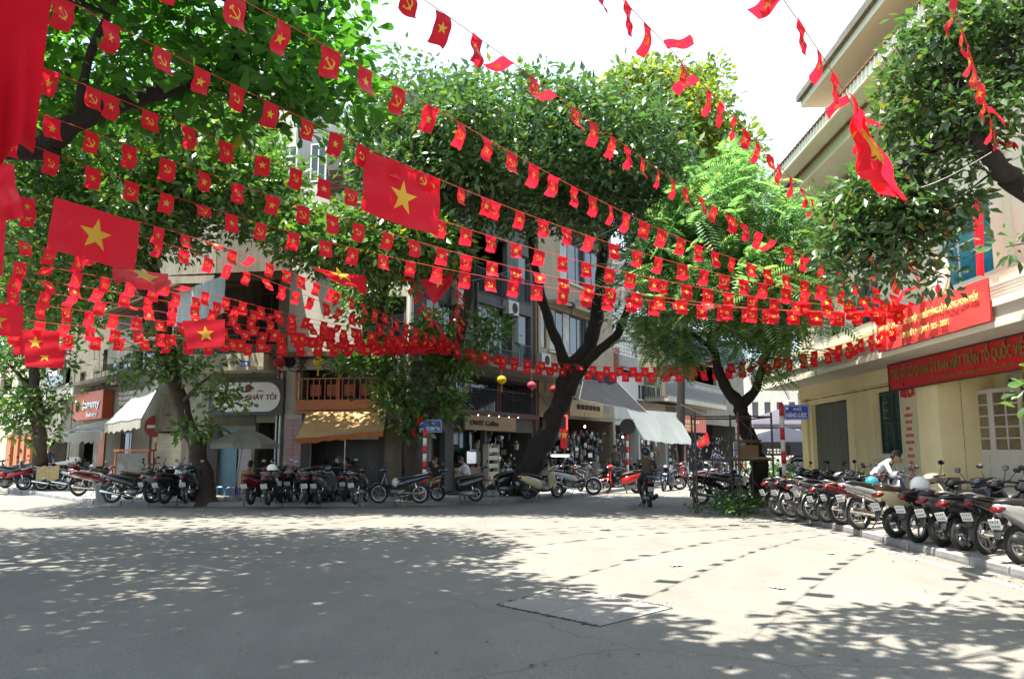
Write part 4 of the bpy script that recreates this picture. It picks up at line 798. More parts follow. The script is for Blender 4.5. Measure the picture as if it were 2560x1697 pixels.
def arc(cx, cz, R, a0, a1, n): return [(cx+R*math.cos(math.radians(a0+(a1-a0)*i/n)), 0, cz+R*math.sin(math.radians(a0+(a1-a0)*i/n))) for i in range(n+1)]
def fender(b, cx, cz, R, a0, a1, wd, n=9):
    vs = []; fs = []
    for i, p in enumerate(arc(cx, cz, R, a0, a1, n)):
        t = math.sin(math.pi*(i+.6)/(n+1.2)); ww = wd*(.6+.4*t)
        for k in range(5): yy = -ww+2*ww*k/4; dr = -.035*(abs(k-2)/2)**2; q = Vector((p[0]-cx, 0, p[2]-cz)).normalized(); vs.append((p[0]+q.x*dr, yy, p[2]+q.z*dr))
    for i in range(n):
        for k in range(4): fs.append((i*5+k, i*5+k+1, (i+1)*5+k+1, (i+1)*5+k))
    b.add(vs, fs)
def plate(t, x, z, tilt):
    R = Matrix.Rotation(-tilt, 3, 'Y'); b = MB(); b.box((x, 0, z), (.012, .165, .125), R, 0); o = b.build('number_plate', m_plate, t)
    b = MB(); rr = random.Random(5)
    for row, n in ((.03, 4), (-.03, 5)):
        for k in range(n): b.box(Vector((x, 0, z))+R @ Vector((-.008, -.052+.104*k/(n-1), row)), (.003, .011, .026), R)
    tag(b.build('characters', m_blk, o), kind='stuff')
def underbone():
    t = thing('motorbike', 'black motorbike', 'motorbike'); R = .285
    wheel(t, .62, R, .075, 'wire'); wheel(t, -.60, R, .085, 'wire')
    b = MB(); fender(b, .62, R, R+.045, 150, 20, .055); pmark(b.build('front_fender', PT['black'], t, True))
    side(0, lambda b, s: b.tube([(.62, s*.07, R), (.50, s*.075, .62), (.44, s*.05, .80)], [.02, .022, .022], 8), t, m_eng, 'fork')
    b = MB(); b.loft([((.30, 0, .34), .17, .03), ((.33, 0, .50), .19, .035), ((.38, 0, .66), .15, .05), ((.44, 0, .80), .10, .07), ((.46, 0, .88), .05, .05)], 12, 0, 2.6); pmark(b.build('leg_shield', PT['black'], t, True))
    b = MB(); b.loft([((.30, 0, .50), .07, .06), ((.10, 0, .46), .075, .05), ((-.12, 0, .52), .08, .06)], 10); b.build('frame_cover', m_blk, t, True)
    b = MB(); b.loft([((-.92, 0, .80), .025, .02), ((-.80, 0, .77), .075, .055), ((-.55, 0, .70), .115, .09), ((-.25, 0, .62), .13, .10), ((-.02, 0, .54), .11, .09), ((.08, 0, .48), .06, .05)], 14, 0, 2.8); pmark(b.build('side_panel', PT['black'], t, True))
    b = MB(); b.loft([((-.82, 0, .825), .07, .02), ((-.70, 0, .83), .11, .035), ((-.40, 0, .785), .125, .045), ((-.15, 0, .745), .115, .045), ((.04, 0, .70), .07, .03), ((.09, 0, .66), .03, .02)], 14, 0, 3); b.build('seat', m_seat, t, True)
    b = MB(); b.tube([(-.45, .13, .80), (-.75, .135, .86), (-.92, .09, .90), (-.92, -.09, .90), (-.75, -.135, .86), (-.45, -.13, .80)], .013, 7); b.build('grab_rail', m_chr, t, True)
    b = MB(); b.loft([((.14, 0, .33), .10, .07), ((.0, 0, .31), .12, .09), ((-.14, 0, .33), .10, .08)], 10, 0, 3); b.tube([(.10, 0, .33), (.30, 0, .36)], .06, 10)
    for k in range(4): b.tube([(.13+k*.035, 0, .33), (.142+k*.035, 0, .33)], .078, 10)
    b.tube([(-.02, -.11, .31), (-.02, .14, .31)], .075, 12); b.build('engine', m_eng, t, True)
    b = MB(); b.tube([(.24, -.05, .30), (.12, -.12, .18), (-.18, -.15, .20), (-.30, -.15, .24)], .016, 7); b.tube([(-.28, -.155, .235), (-.36, -.16, .25), (-.88, -.165, .34), (-.91, -.165, .345)], [.02, .042, .046, .03], 10); b.build('exhaust', m_chr, t, True)
    b = MB(); [b.tube([(-.10, s*.09, .31), (-.60, s*.075, .285)], .018, 6) for s in (-1, 1)]; b.build('swingarm', m_eng, t)
    side(0, lambda b, s: (b.tube([(-.58, s*.10, .30), (-.48, s*.11, .62)], .012, 6), b.tube([(-.565, s*.10, .36), (-.50, s*.108, .56)], .027, 8)), t, m_chr, 'shock_absorber')
    b = MB(); fender(b, -.60, R, R+.055, 100, 190, .06, 8); b.box((-.905, 0, .52), (.02, .12, .22), Matrix.Rotation(.35, 3, 'Y')); b.build('rear_fender', m_blk, t, True)
    b = MB(); b.ell((-.86, 0, .755), (.07, .07, .045), 12, 6); b.build('tail_light', m_tail, t, True)
    plate(t, -.95, .56, .35)
    b = MB(); b.loft([((.36, 0, .93), .05, .03), ((.42, 0, .96), .11, .06), ((.50, 0, .96), .10, .065), ((.56, 0, .94), .06, .045)], 12, 0, 2.4); pmark(b.build('handlebar_cowl', PT['black'], t, True))
    b = MB(); b.ell((.545, 0, .94), (.035, .065, .045), 12, 6); b.build('headlight', m_lens, t, True)
    b = MB(); b.tube([(.33, -.34, .97), (.40, -.17, .985), (.42, 0, .96), (.40, .17, .985), (.33, .34, .97)], .012, 7); [b.tube([(.345, s*.24, .975), (.33, s*.345, .97)], .019, 8) for s in (-1, 1)]; b.build('handlebar', m_blk, t, True)
    for s in (-1, 1):
        b = MB(); b.tube([(.37, s*.22, .99), (.36, s*.27, 1.10), (.33, s*.29, 1.15)], .006, 5); b.ell((.34, s*.30, 1.18), (.018, .062, .04), 10, 6); o = b.build('mirror', m_blk, t, True); b = MB(); b.box((.323, s*.30, 1.18), (.004, .10, .06)); b.build('mirror_glass', m_mirr, o)
    b = MB(); b.tube([(-.02, .10, .22), (-.10, .26, .015)], .011, 6); b.tube([(0, -.22, .26), (0, .22, .26)], .012, 6); b.build('side_stand', m_blk, t)
    return t
def scooter():
    t = thing('motor_scooter', 'black scooter', 'scooter'); R = .255
    wheel(t, .62, R, .09, 'cast'); wheel(t, -.60, R, .095, 'cast')
    b = MB(); fender(b, .62, R, R+.045, 160, 15, .065); pmark(b.build('front_fender', PT['black'], t, True))
    side(0, lambda b, s: b.tube([(.62, s*.075, R), (.52, s*.075, .55)], .02, 8), t, m_eng, 'fork')
    b = MB(); b.loft([((.42, 0, .26), .13, .03), ((.44, 0, .42), .21, .06), ((.46, 0, .60), .22, .075), ((.44, 0, .76), .17, .075), ((.42, 0, .88), .09, .05)], 14, 0, 2.5); pmark(b.build('front_apron', PT['black'], t, True))
    b = MB(); b.loft([((.38, 0, .27), .15, .04), ((.10, 0, .26), .16, .045), ((-.10, 0, .30), .15, .06)], 10, 0, 4); b.build('footboard', m_blk, t, True)
    b = MB(); b.loft([((-.93, 0, .74), .03, .03), ((-.82, 0, .70), .11, .08), ((-.60, 0, .62), .165, .15), ((-.35, 0, .53), .18, .18), ((-.15, 0, .47), .16, .18), ((-.03, 0, .42), .12, .14)], 16, 0, 2.7); pmark(b.build('side_panel', PT['black'], t, True))
    b = MB(); b.loft([((-.88, 0, .80), .06, .02), ((-.74, 0, .805), .12, .045), ((-.48, 0, .775), .15, .055), ((-.25, 0, .735), .145, .055), ((-.06, 0, .69), .09, .04), ((-.0, 0, .64), .04, .03)], 14, 0, 3); b.build('seat', m_seat, t, True)
    b = MB(); b.tube([(-.62, .13, .80), (-.85, .10, .87), (-.95, 0, .88), (-.85, -.10, .87), (-.62, -.13, .80)], .016, 7); b.build('grab_rail', m_eng, t, True)
    b = MB(); b.loft([((-.10, .04, .27), .10, .07), ((-.40, .08, .26), .09, .08), ((-.62, .10, .26), .06, .07)], 10, 0, 3); b.build('engine', m_eng, t, True)
    b = MB(); b.tube([(-.30, -.13, .20), (-.42, -.15, .24), (-.86, -.165, .34), (-.90, -.165, .35)], [.025, .055, .06, .035], 10); b.box((-.6, -.225, .31), (.34, .012, .06), Matrix.Rotation(-.2, 3, 'Y')); b.build('exhaust', m_blk, t, True)
    side(0, lambda b, s: b.tube([(-.60, s*.11, .27), (-.52, s*.12, .52)], .022, 8), t, m_chr, 'shock_absorber')
    b = MB(); b.loft([((-.80, 0, .56), .07, .05), ((-.93, 0, .44), .06, .02), ((-.97, 0, .33), .05, .012)], 8); b.build('rear_fender', m_blk, t, True)
    b = MB(); b.loft([((-.82, 0, .715), .10, .05), ((-.93, 0, .70), .09, .04), ((-.955, 0, .70), .06, .03)], 12); b.build('tail_light', m_tail, t, True)
    plate(t, -.965, .52, .3)
    b = MB(); b.loft([((.30, 0, .95), .06, .03), ((.38, 0, .98), .13, .055), ((.47, 0, .97), .13, .07), ((.54, 0, .94), .07, .045)], 12, 0, 2.4); pmark(b.build('handlebar_cowl', PT['black'], t, True))
    b = MB(); b.ell((.53, 0, .95), (.03, .085, .04), 12, 6); b.ell((.515, 0, .66), (.02, .10, .035), 12, 6); b.build('headlight', m_lens, t, True)
    b = MB(); b.tube([(.32, -.34, .985), (.36, -.12, .98), (.37, 0, .98), (.36, .12, .98), (.32, .34, .985)], .018, 8); [b.tube([(.40, s*.16, .985), (.38, s*.30, .985)], .006, 5) for s in (-1, 1)]; b.build('handlebar', m_blk, t, True)
    for s in (-1, 1):
        b = MB(); b.tube([(.37, s*.20, 1.0), (.36, s*.26, 1.11), (.34, s*.29, 1.16)], .006, 5); b.ell((.34, s*.30, 1.19), (.02, .065, .042), 10, 6); o = b.build('mirror', m_blk, t, True); b = MB(); b.box((.321, s*.30, 1.19), (.004, .10, .06)); b.build('mirror_glass', m_mirr, o)
    b = MB(); b.tube([(-.12, .10, .2), (-.18, .24, .015)], .012, 6); b.tube([(-.2, -.10, .2), (-.24, -.12, .0)], .014, 6); b.build('side_stand', m_blk, t)
    return t
UB, SCT = underbone(), scooter(); _used = {}
def bike(u, v, kind, head, col, label, group, z=.11, wheel_ref=False, lean=.09, dxy=None):
    src = UB if kind == 'u' else SCT; p = G(u, v, z); h = math.radians(head)
    if wheel_ref: p = p+Vector((math.cos(h), math.sin(h), 0))*.6
    rot = (random.uniform(.7, 1.2)*-lean if lean else 0, 0, h)
    # lean about the bike's own long axis, to its left where the stand is
    from mathutils import Euler
    e_ = (Matrix.Rotation(h, 4, 'Z') @ Matrix.Rotation(-lean, 4, 'X')).to_euler()
    o = dup(src, p, e_, label, group, PT[col]); o['category'] = 'motorbike' if kind == 'u' else 'scooter'; s_ = random.uniform(.95, 1.05); o.scale = (s_, s_, s_*random.uniform(.97, 1.03))
    for c_ in list(o.children):
        k = c_.name.split('.')[0]
        if (k == 'mirror' and random.random() < (.6 if wheel_ref else .4)) or (k == 'grab_rail' and random.random() < .4):
            for d_ in list(c_.children): bpy.data.objects.remove(d_)
            bpy.data.objects.remove(c_); continue
        if k == 'seat' and random.random() < .25: c_.material_slots[0].link = 'OBJECT'; c_.material_slots[0].material = random.choice([mat('seat_brown', (.10, .055, .03), .5), mat('seat_grey', (.12, .12, .12), .5)])
        if k == 'mirror': c_.rotation_euler = (0, 0, random.uniform(-.12, .12))
    if random.random() < .22:
        b = MB(); b.bb(.60, .90, -.17, .17, .72, .74); [b.bb(*q) for q in ((.60, .61, -.17, .17, .74, .95), (.89, .90, -.17, .17, .74, .95), (.61, .89, -.17, -.16, .74, .95), (.61, .89, .16, .17, .74, .95))]; b.build('basket', mat('basket_wire', (.06, .06, .06), .6, .5), o)
    if random.random() < .3:
        b = MB(); b.ell((.12, random.uniform(-.05, .05), .58), (.13, .09, .15), 10, 7); b.build('bag', random.choice([mat('bag_plastic', (.45, .45, .42), .5, bump=.6), mat('bag_dark', (.03, .03, .05), .7, bump=.6), mat('bag_red', (.30, .03, .03), .6, bump=.6)]), o, True)
    return o
GL, GC, GS, GR = 'motorbikes parked on the left street side', 'motorbikes parked along the far kerb', 'motorbikes at the shops on the right street', 'motorbikes parked in a row before the yellow office'
LB = [
 (14, 1226, 'u', 215, 'red', 'red motorbike cut by the left edge of the photo, front wheel towards the road', GL), (58, 1219, 's', 30, 'black', 'black scooter partly hidden behind the red one at the left edge', GL),
 (98, 1222, 's', 20, 'maroon', 'dark maroon scooter between the left edge red motorbike and the straw covered one', GL), (148, 1226, 'u', 8, 'maroon', 'dark red motorbike seen side on with a straw mat over its seat', GL),
 (192, 1226, 'u', 5, 'silver', 'silver fronted motorbike just right of the straw mat one', GL), (170, 1205, 's', 15, 'navy', 'motorbike under a dark cover behind the straw mat bike', GL),
 (72, 1206, 'u', 160, 'grey', 'grey motorbike in the back row by the small left tree', GL), (30, 1203, 'u', 190, 'black', 'black motorbike in the back row before the orange pillars', GL),
 (243, 1238, 'u', 50, 'maroon', 'dark red motorbike behind the grey bin', GL), (262, 1222, 's', 30, 'white', 'white scooter half hidden before the orange framed cart', GL),
 (330, 1257, 'u', 2, 'black', 'black motorbike parked side on under the no entry sign', GL), (418, 1254, 's', 68, 'silver', 'silver and black scooter left of the leaning tree, pale side panel to the camera', GL),
 (448, 1256, 's', 75, 'black', 'black scooter between the pale panelled scooter and the leaning tree', GL), (476, 1256, 'u', 100, 'black', 'black motorbike touching the trunk of the leaning tree on its left', GL),
 (395, 1232, 'u', 150, 'grey', 'dark grey motorbike in the second row under the no entry disc', GL),
 (652, 1258, 's', 82, 'maroon', 'dark red backed scooter right of the person in the orange top', GC), (686, 1260, 's', 92, 'black', 'black scooter carrying a white helmet on its seat', GC),
 (708, 1254, 'u', 100, 'black', 'black motorbike squeezed right of the helmet scooter', GC), (773, 1258, 's', 98, 'black', 'black scooter seen from behind left of the awning prop, first of the pair', GC),
 (815, 1257, 's', 84, 'grey', 'dark grey scooter seen from behind, second of the pair left of the awning prop', GC), (838, 1250, 'u', 70, 'black', 'black motorbike with yellow trim close to the awning prop', GC),
 (902, 1258, 'u', 86, 'black', 'black motorbike seen squarely from behind right of the awning prop', GC), (999, 1258, 'u', 176, 'navy', 'dark blue motorbike side on, its tail at the striped pole', GC),
 (1142, 1253, 's', 168, 'black', 'black scooter side on, right of the striped pole', GC), (1296, 1240, 'u', 140, 'black', 'black motorbike in the shade at the foot of the big dark tree', GC),
 (1356, 1246, 's', 35, 'cream', 'cream scooter at the foot of the big dark tree', GC), (1440, 1238, 'u', 12, 'white', 'black motorbike with a white leg shield right of the cream scooter', GC),
 (1553, 1233, 's', 190, 'red', 'bright red scooter side on beyond the riding man', GS),
 (1668, 1226, 's', 245, 'navy', 'dark blue scooter facing the camera just right of the riding man', GS), (1700, 1218, 'u', 60, 'maroon', 'maroon motorbike in the crowd left of the scaffold', GS), (1738, 1224, 'u', 170, 'maroon', 'maroon motorbike at the left scaffold post', GS),
 (1640, 1212, 'u', 200, 'grey', 'grey motorbike deep in the street behind the riding man', GS), (1765, 1210, 's', 250, 'black', 'black scooter deep in the street behind the scaffold', GS), (1716, 1205, 's', 80, 'silver', 'silver scooter deep in the street beside the red post', GS), (1812, 1207, 'u', 250, 'blue', 'blue motorbike behind the scaffold shelf', GS),
 (1470, 1226, 'u', 60, 'black', 'black motorbike before the hardware shop goods', GS), (1505, 1222, 'u', 170, 'grey', 'grey motorbike between the white shielded one and the red scooter', GS), (1590, 1218, 's', 100, 'black', 'black scooter tucked behind the red scooter', GS),
 (215, 1212, 's', 170, 'black', 'black scooter in the back row below the white awnings', GL), (290, 1216, 'u', 20, 'grey', 'grey motorbike in the back row left of the snack cart', GL), (120, 1208, 's', 200, 'red', 'red scooter in the back row left of the small tree trunk', GL),
 (372, 1246, 's', 40, 'black', 'black scooter wedged behind the side on motorbike under the no entry sign', GL), (455, 1240, 'u', 60, 'black', 'black motorbike in the second row left of the leaning trunk', GL),
 (735, 1252, 'u', 95, 'black', 'black motorbike alone by the pink tiled pier', GC), (795, 1250, 'u', 80, 'black', 'black motorbike between the first pair of scooters under the orange awning', GC), (868, 1250, 's', 95, 'grey', 'dark grey scooter right behind the awning prop', GC), (1235, 1240, 's', 200, 'black', 'black scooter in the shade below the display shelf', GC), (1400, 1232, 'u', 70, 'black', 'black motorbike between the cream scooter and the white shielded one', GC),
 (1802, 1262, 'u', 8, 'black', 'black motorbike inside the scaffold with its wheel by the cut branches', GS), (1838, 1250, 'u', 12, 'grey', 'dark grey motorbike inside the scaffold behind the first one', GS), (1862, 1240, 's', 14, 'navy', 'dark scooter third in line inside the scaffold', GS),
]
for i, (u, v, k, h, c_, lab, g_) in enumerate(LB): bike(u, v, k, h, c_, lab, g_, z=.11 if u < 1500 else .0 if u < 1640 else .0)
RB = [ # rear wheel contact points along the right kerb
 (1950, 1290, 's', 34, 'black', 'black scooter at the far end of the row next to the cut branches'), (1982, 1294, 'u', 36, 'black', 'black motorbike second from the cut branches in the office row'),
 (2012, 1299, 's', 38, 'silver', 'silver scooter third from the cut branches in the office row'), (2040, 1303, 'u', 35, 'grey', 'grey motorbike fourth from the cut branches'),
 (2066, 1307, 's', 40, 'black', 'black scooter with bright cast wheels left of the spoked motorbikes'), (2104, 1313, 'u', 38, 'maroon', 'dark maroon motorbike with wire spokes and long silver exhaust'),
 (2155, 1325, 'u', 40, 'silver', 'silver and black motorbike with wire spokes, a teal helmet on the seat'), (2246, 1346, 's', 48, 'cream', 'cream and red scooter in the middle of the office row'),
 (2298, 1358, 'u', 50, 'black', 'black motorbike carrying the white helmet, fifth from the right end'), (2362, 1368, 's', 46, 'grey', 'dark grey scooter right of the white helmet motorbike'),
 (2412, 1378, 's', 48, 'black', 'black scooter third from the right end of the office row'), (2470, 1388, 'u', 46, 'black', 'black motorbike with cast looking wheel second from the right end'),
 (2556, 1412, 's', 44, 'silver', 'silver scooter with a bright red tail light at the right edge of the photo'),
]
for u, v, k, h, c_, lab in RB: bike(u, v, k, h-22+random.uniform(-4, 4), c_, lab, GR, wheel_ref=True, lean=random.uniform(.08, .18))
WB = [ # second row, by the wall
 (8.35, 20.6, 'u', 205, 'black', 'black motorbike by the garage opening, front of the wall row'), (8.45, 19.6, 's', 200, 'black', 'black scooter second in the wall row, white and green helmet on it'), (8.4, 18.7, 'u', 30, 'grey', 'grey motorbike in the wall row beside the bending man'),
 (8.5, 17.4, 'u', 210, 'blue', 'dark blue motorbike under the shuttered window'), (8.55, 14.2, 's', 215, 'grey', 'grey scooter facing the road before the porch steps'), (8.7, 13.3, 'u', 220, 'blue', 'blue and silver motorbike facing the road before the white doors'),
 (8.6, 11.9, 's', 215, 'maroon', 'maroon scooter with tall screen facing the road near the right edge'), (8.3, 22.4, 's', 195, 'navy', 'navy scooter at the far end of the wall row'), (8.15, 23.6, 'u', 200, 'black', 'black motorbike at the corner of the yellow office'),
]
for x, y, k, h, c_, lab in WB:
    random.random()
    e_ = (Matrix.Rotation(math.radians(h), 4, 'Z') @ Matrix.Rotation(-.1, 4, 'X')).to_euler(); o = dup(UB if k == 'u' else SCT, (x, y, .11), e_, lab, 'motorbikes parked against the office wall', PT[c_]); o['category'] = 'motorbike' if k == 'u' else 'scooter'
# the rider's scooter: use the originals so nothing stands unused at the origin
pr_ = G(1617, 1264, 0)
def purge(root):
    for c_ in list(root.children):
        for d_ in list(c_.children): bpy.data.objects.remove(d_)
        bpy.data.objects.remove(c_)
    bpy.data.objects.remove(root)
rid = dup(SCT, pr_, (0, 0, math.radians(88)), 'black scooter being ridden away up the street, red tail light showing', 'motorbikes at the shops on the right street', PT['black'])
far_b = dup(UB, G(1982, 1190, 0), (0, 0, math.radians(100)), 'dark motorbike carrying two people beside the far car', None, PT['black'])
purge(UB); purge(SCT)
# helmets
m_hw = mat('helmet_white', (.72, .72, .68), .25, var=0)
def helmet(p, m, lab, s=1.):
    t = thing('helmet', lab, 'helmet', p); b = MB(); b.ell((0, 0, 0), (.145*s, .125*s, .14*s), 16, 8, 0, None, -.15, 1); b.build('shell', m, t, True)
    b = MB(); b.loft([((.10*s, 0, .0), (0, .10*s, 0), (0, 0, .008)), ((.20*s, 0, -.02), (0, .08*s, 0), (0, 0, .006))], 8); b.build('peak', m, t); return t
def on_seat(u, v, h, f=-.35, z=.95):
    p = G(u, v, .11); a = math.radians(h); return p+Vector((math.cos(a), math.sin(a), 0))*(.6+f)+Vector((0, 0, z-.11))
helmet(on_seat(2298, 1358, 50, -.3, 1.02), m_hw, 'large white helmet lying on the seat of a black motorbike in the office row', 1.1)
helmet(on_seat(2155, 1325, 40, -.1, .98), mat('helmet_teal', (.02, .20, .24), .3, var=0), 'teal helmet lying on the silver spoked motorbike in the office row', .9)
helmet((8.2, 19.6, 1.0), mat('helmet_green', (.45, .55, .25), .3, var=0), 'white and green helmet on a scooter by the office wall')
pp = G(686, 1260, .11); helmet(pp+Vector((0, -.35, .98)), m_hw, 'white helmet on the seat of the black scooter near the eatery')
# straw mat and cover
p = G(148, 1226, .11); m_straw = mat('straw_mat', (.34, .25, .11), .95, var=.35, scale=14)
b = MB(); b.grid(lambda s, t: (-.82+s*.85, (t-.5)*.66 if abs(t-.5) < .21 else math.copysign(.14+.05*abs(t-.5), t-.5), .88-.05*math.sin(s*5) if abs(t-.5) < .21 else .88-(abs(t-.5)-.21)*1.7-.05*math.sin(s*11+t*4)), 14, 14)
tag(b.build('straw_mat', m_straw, None, False, p), 'yellow straw mat draped over the dark red motorbike on the left', 'mat')
p = G(172, 1205, .11); b = MB(); b.loft([((-.95, 0, .6), .1, .1), ((-.7, 0, .62), .22, .3), ((-.1, 0, .66), .27, .36), ((.35, 0, .82), .33, .36), ((.55, 0, .8), .2, .25)], 14); o = b.build('motorbike_cover', mat('dark_cover_cloth', (.03, .04, .05), .7, bump=.5), None, True, p); o.rotation_euler = (0, 0, .26); tag(o, 'dark waterproof cover thrown over a parked motorbike on the left', 'cover')
# ================================================================ PEOPLE
m_skin = mat('skin', (.36, .20, .125), .6, var=.05); m_hair = mat('hair_black', (.012, .01, .009), .5)
def cloth(n, c): return mat('cloth_'+n, c, .9, var=.12, scale=6, bump=.3)
def figure(label, loc, rz, J, shirt, trou, head_dir=(1, 0, -.15), hair=True, longhair=False, short=True, bare=False, shoe=None, grp=None):
    """J: joint dict in local metres, +x forward, +y left. keys: pel, che, nek, hd, and (l/r) sh el wr hi kn an"""
    t = thing('person', label, 'person', loc, rz, grp); bm = bmesh.new(); V = {}
    def vv(k): V[k] = bm.verts.new(Vector(J[k])); return V[k]
    order = ['pel', 'wai', 'che', 'nek', 'hd']; J.setdefault('wai', tuple((Vector(J['pel'])*.5+Vector(J['che'])*.5)[:]))
    for k in order: vv(k)
    for a, b_ in zip(order[:-1], order[1:]): bm.edges.new((V[a], V[b_]))
    R = {'pel': (.15, .12), 'wai': (.13, .10), 'che': (.155, .115), 'nek': (.052, .055), 'hd': (.045, .05)}
    for s in 'lr':
        for k, r in (('sh', .062), ('el', .043), ('wr', .028), ('hi', .092), ('kn', .062), ('an', .042), ('to', .036)):
            if k == 'to': J['to'+s] = tuple((Vector(J['an'+s])+Vector((.17, 0, -.035)))[:])
            vv(k+s); R[k+s] = (r, r)
        bm.edges.new((V['che'], V['sh'+s])); bm.edges.new((V['sh'+s], V['el'+s])); bm.edges.new((V['el'+s], V['wr'+s])); bm.edges.new((V['pel'], V['hi'+s])); bm.edges.new((V['hi'+s], V['kn'+s])); bm.edges.new((V['kn'+s], V['an'+s])); bm.edges.new((V['an'+s], V['to'+s]))
    keys = list(V); me = bpy.data.meshes.new('body'); bm.to_mesh(me); bm.free(); o = bpy.data.objects.new('tmp', me); COL.objects.link(o)
    md = o.modifiers.new('s', 'SKIN'); sk = me.skin_vertices[0].data
    for i, k in enumerate(keys): sk[i].radius = R[k]; sk[i].use_root = (k == 'pel')
    o.modifiers.new('b', 'SUBSURF').levels = 1
    bpy.context.view_layer.update(); ev = o.evaluated_get(bpy.context.evaluated_depsgraph_get()); m2 = ev.to_mesh()
    vs = [v.co.copy() for v in m2.vertices]; fs = [tuple(p.vertices) for p in m2.polygons]; ev.to_mesh_clear(); bpy.data.objects.remove(o)
    segs = []
    for s in 'lr':
        segs += [('sh'+s, 'el'+s, 0 if True else 1), ('el'+s, 'wr'+s, 2 if short else 0), ('hi'+s, 'kn'+s, 1), ('kn'+s, 'an'+s, 1), ('an'+s, 'to'+s, 3)]
    segs += [('pel', 'wai', 0), ('wai', 'che', 0), ('che', 'nek', 0), ('nek', 'hd', 2), ('pel', 'hil', 1), ('pel', 'hir', 1)]
    mb = MB(); mb.v = [tuple(v) for v in vs]; mb.n = len(vs)
    for f in fs:
        c = sum((vs[i] for i in f), Vector())/len(f); best = None
        for a, b_, mi in segs:
            A, B = Vector(J[a]), Vector(J[b_]); q = max(0, min(1, (c-A).dot(B-A)/max(1e-6, (B-A).length_squared))); d_ = (c-A-(B-A)*q).length
            if best is None or d_ < best[0]: best = (d_, mi, q)
        mb.f.append(f); mb.m.append(best[1])
    # head with face
    hd = Vector(J['hd']); f = Vector(head_dir).normalized(); sd = Vector((0, 0, 1)).cross(f).normalized(); up = f.cross(sd); Rm = Matrix((f, sd, up)).transposed(); hc = hd+up*.085+f*.02
    mb.ell(hc, (.095, .076, .118), 16, 12, 2, Rm); mb.ell(hc+f*.02-up*.055, (.07, .055, .06), 12, 8, 2, Rm)
    mb.loft([(hc+f*.092+up*.02, sd*.008, up*.01), (hc+f*.112-up*.018, sd*.016, up*.01), (hc+f*.09-up*.03, sd*.014, up*.006)], 6, 2)
    for s in (-1, 1): mb.ell(hc+sd*s*.076-f*.005, (.018, .008, .03), 8, 5, 2, Rm); mb.ell(hc+f*.084+sd*s*.03+up*.012, (.008, .013, .006), 8, 4, 4, Rm); mb.ell(hc+f*.086+sd*s*.03+up*.032, (.006, .018, .004), 6, 3, 4, Rm)
    mb.ell(hc+f*.084-up*.055, (.01, .024, .006), 8, 4, 5, Rm)
    # hands: palm and five fingers
    for s in 'lr':
        w_ = Vector(J['wr'+s]); dr = (w_-Vector(J['el'+s])).normalized(); sgn = 1 if s == 'l' else -1; nrm = Vector((0, 0, 1)); lat = dr.cross(nrm); lat = lat.normalized() if lat.length > .1 else Vector((1, 0, 0)); nr = lat.cross(dr)
        mb.loft([(w_, lat*.026, nr*.018), (w_+dr*.05, lat*.040, nr*.016), (w_+dr*.09, lat*.038, nr*.013)], 8, 2)
        for k, L in enumerate((.060, .072, .068, .052)):
            b0 = w_+dr*.082+lat*(.028-.0187*k); mb.tube([b0, b0+dr*L*.5-nr*.008, b0+dr*L*.8-nr*.03, b0+dr*L*.85-nr*.05], [.0095, .009, .008, .006], 6, 2)
        tb = w_+dr*.03+lat*.03*sgn; mb.tube([tb, tb+dr*.03+lat*.022*sgn-nr*.01, tb+dr*.055+lat*.024*sgn-nr*.022], [.012, .010, .008], 6, 2)
    mats = [m_skin if bare else shirt, trou, m_skin, shoe or m_blk, m_hair, mat('lips', (.25, .08, .07), .5, var=0)]
    mb.build('body', mats, t, True)
    if hair:
        b = MB(); b.ell(hc-f*.012+up*.018, (.103, .088, .118), 16, 10, 0, Rm, -.05, 1)
        b.ell(hc-f*.045-up*.02, (.07, .08, .09 if not longhair else .2), 14, 8, 0, Rm); b.build('hair', m_hair, t, True)
    return t, hc, Rm
def sit(seat=.45, lean=.12, knee=.42, arm='lap'):
    J = {'pel': (0, 0, seat+.10), 'che': (lean*1.0, 0, seat+.42), 'nek': (lean*1.3, 0, seat+.58), 'hd': (lean*1.6+.02, 0, seat+.66)}
    for s, g_ in (('l', 1), ('r', -1)):
        J['sh'+s] = (lean*1.05, g_*.18, seat+.50); J['hi'+s] = (.05, g_*.10, seat+.09); J['kn'+s] = (knee, g_*.17, seat+.10); J['an'+s] = (knee-.02, g_*.15, .075)
        if arm == 'lap': J['el'+s] = (lean+.06, g_*.25, seat+.26); J['wr'+s] = (.30, g_*.14, seat+.22)
        elif arm == 'bars': J['el'+s] = (.26, g_*.33, seat+.28); J['wr'+s] = (.48, g_*.28, seat+.26)
        else: J['el'+s] = (lean+.16, g_*.24, seat+.24); J['wr'+s] = (lean+.34, g_*.08, seat+.34)
    return J
# rider on the scooter
J = sit(.72, .10, .42, 'bars')
for s, g_ in (('l', 1), ('r', -1)): J['kn'+s] = (.36, g_*.22, .62); J['an'+s] = (.28, g_*.17, .33); J['wr'+s] = (.50, g_*.27, 1.0); J['el'+s] = (.24, g_*.30, 1.03)
t, hc, Rm = figure('man in a brown jacket riding a scooter away from the camera, dark blue helmet', pr_+Vector((0, -.22, .08)), math.radians(88), J, cloth('brown', (.085, .06, .035)), cloth('dark', (.03, .03, .035)), short=False)
b = MB(); b.ell(hc-Vector((.01, 0, -.02)), (.135, .118, .135), 18, 10, 0, None, -.25, 1); b.build('helmet', mat('helmet_dark_blue', (.015, .03, .07), .15, var=0), t, True)
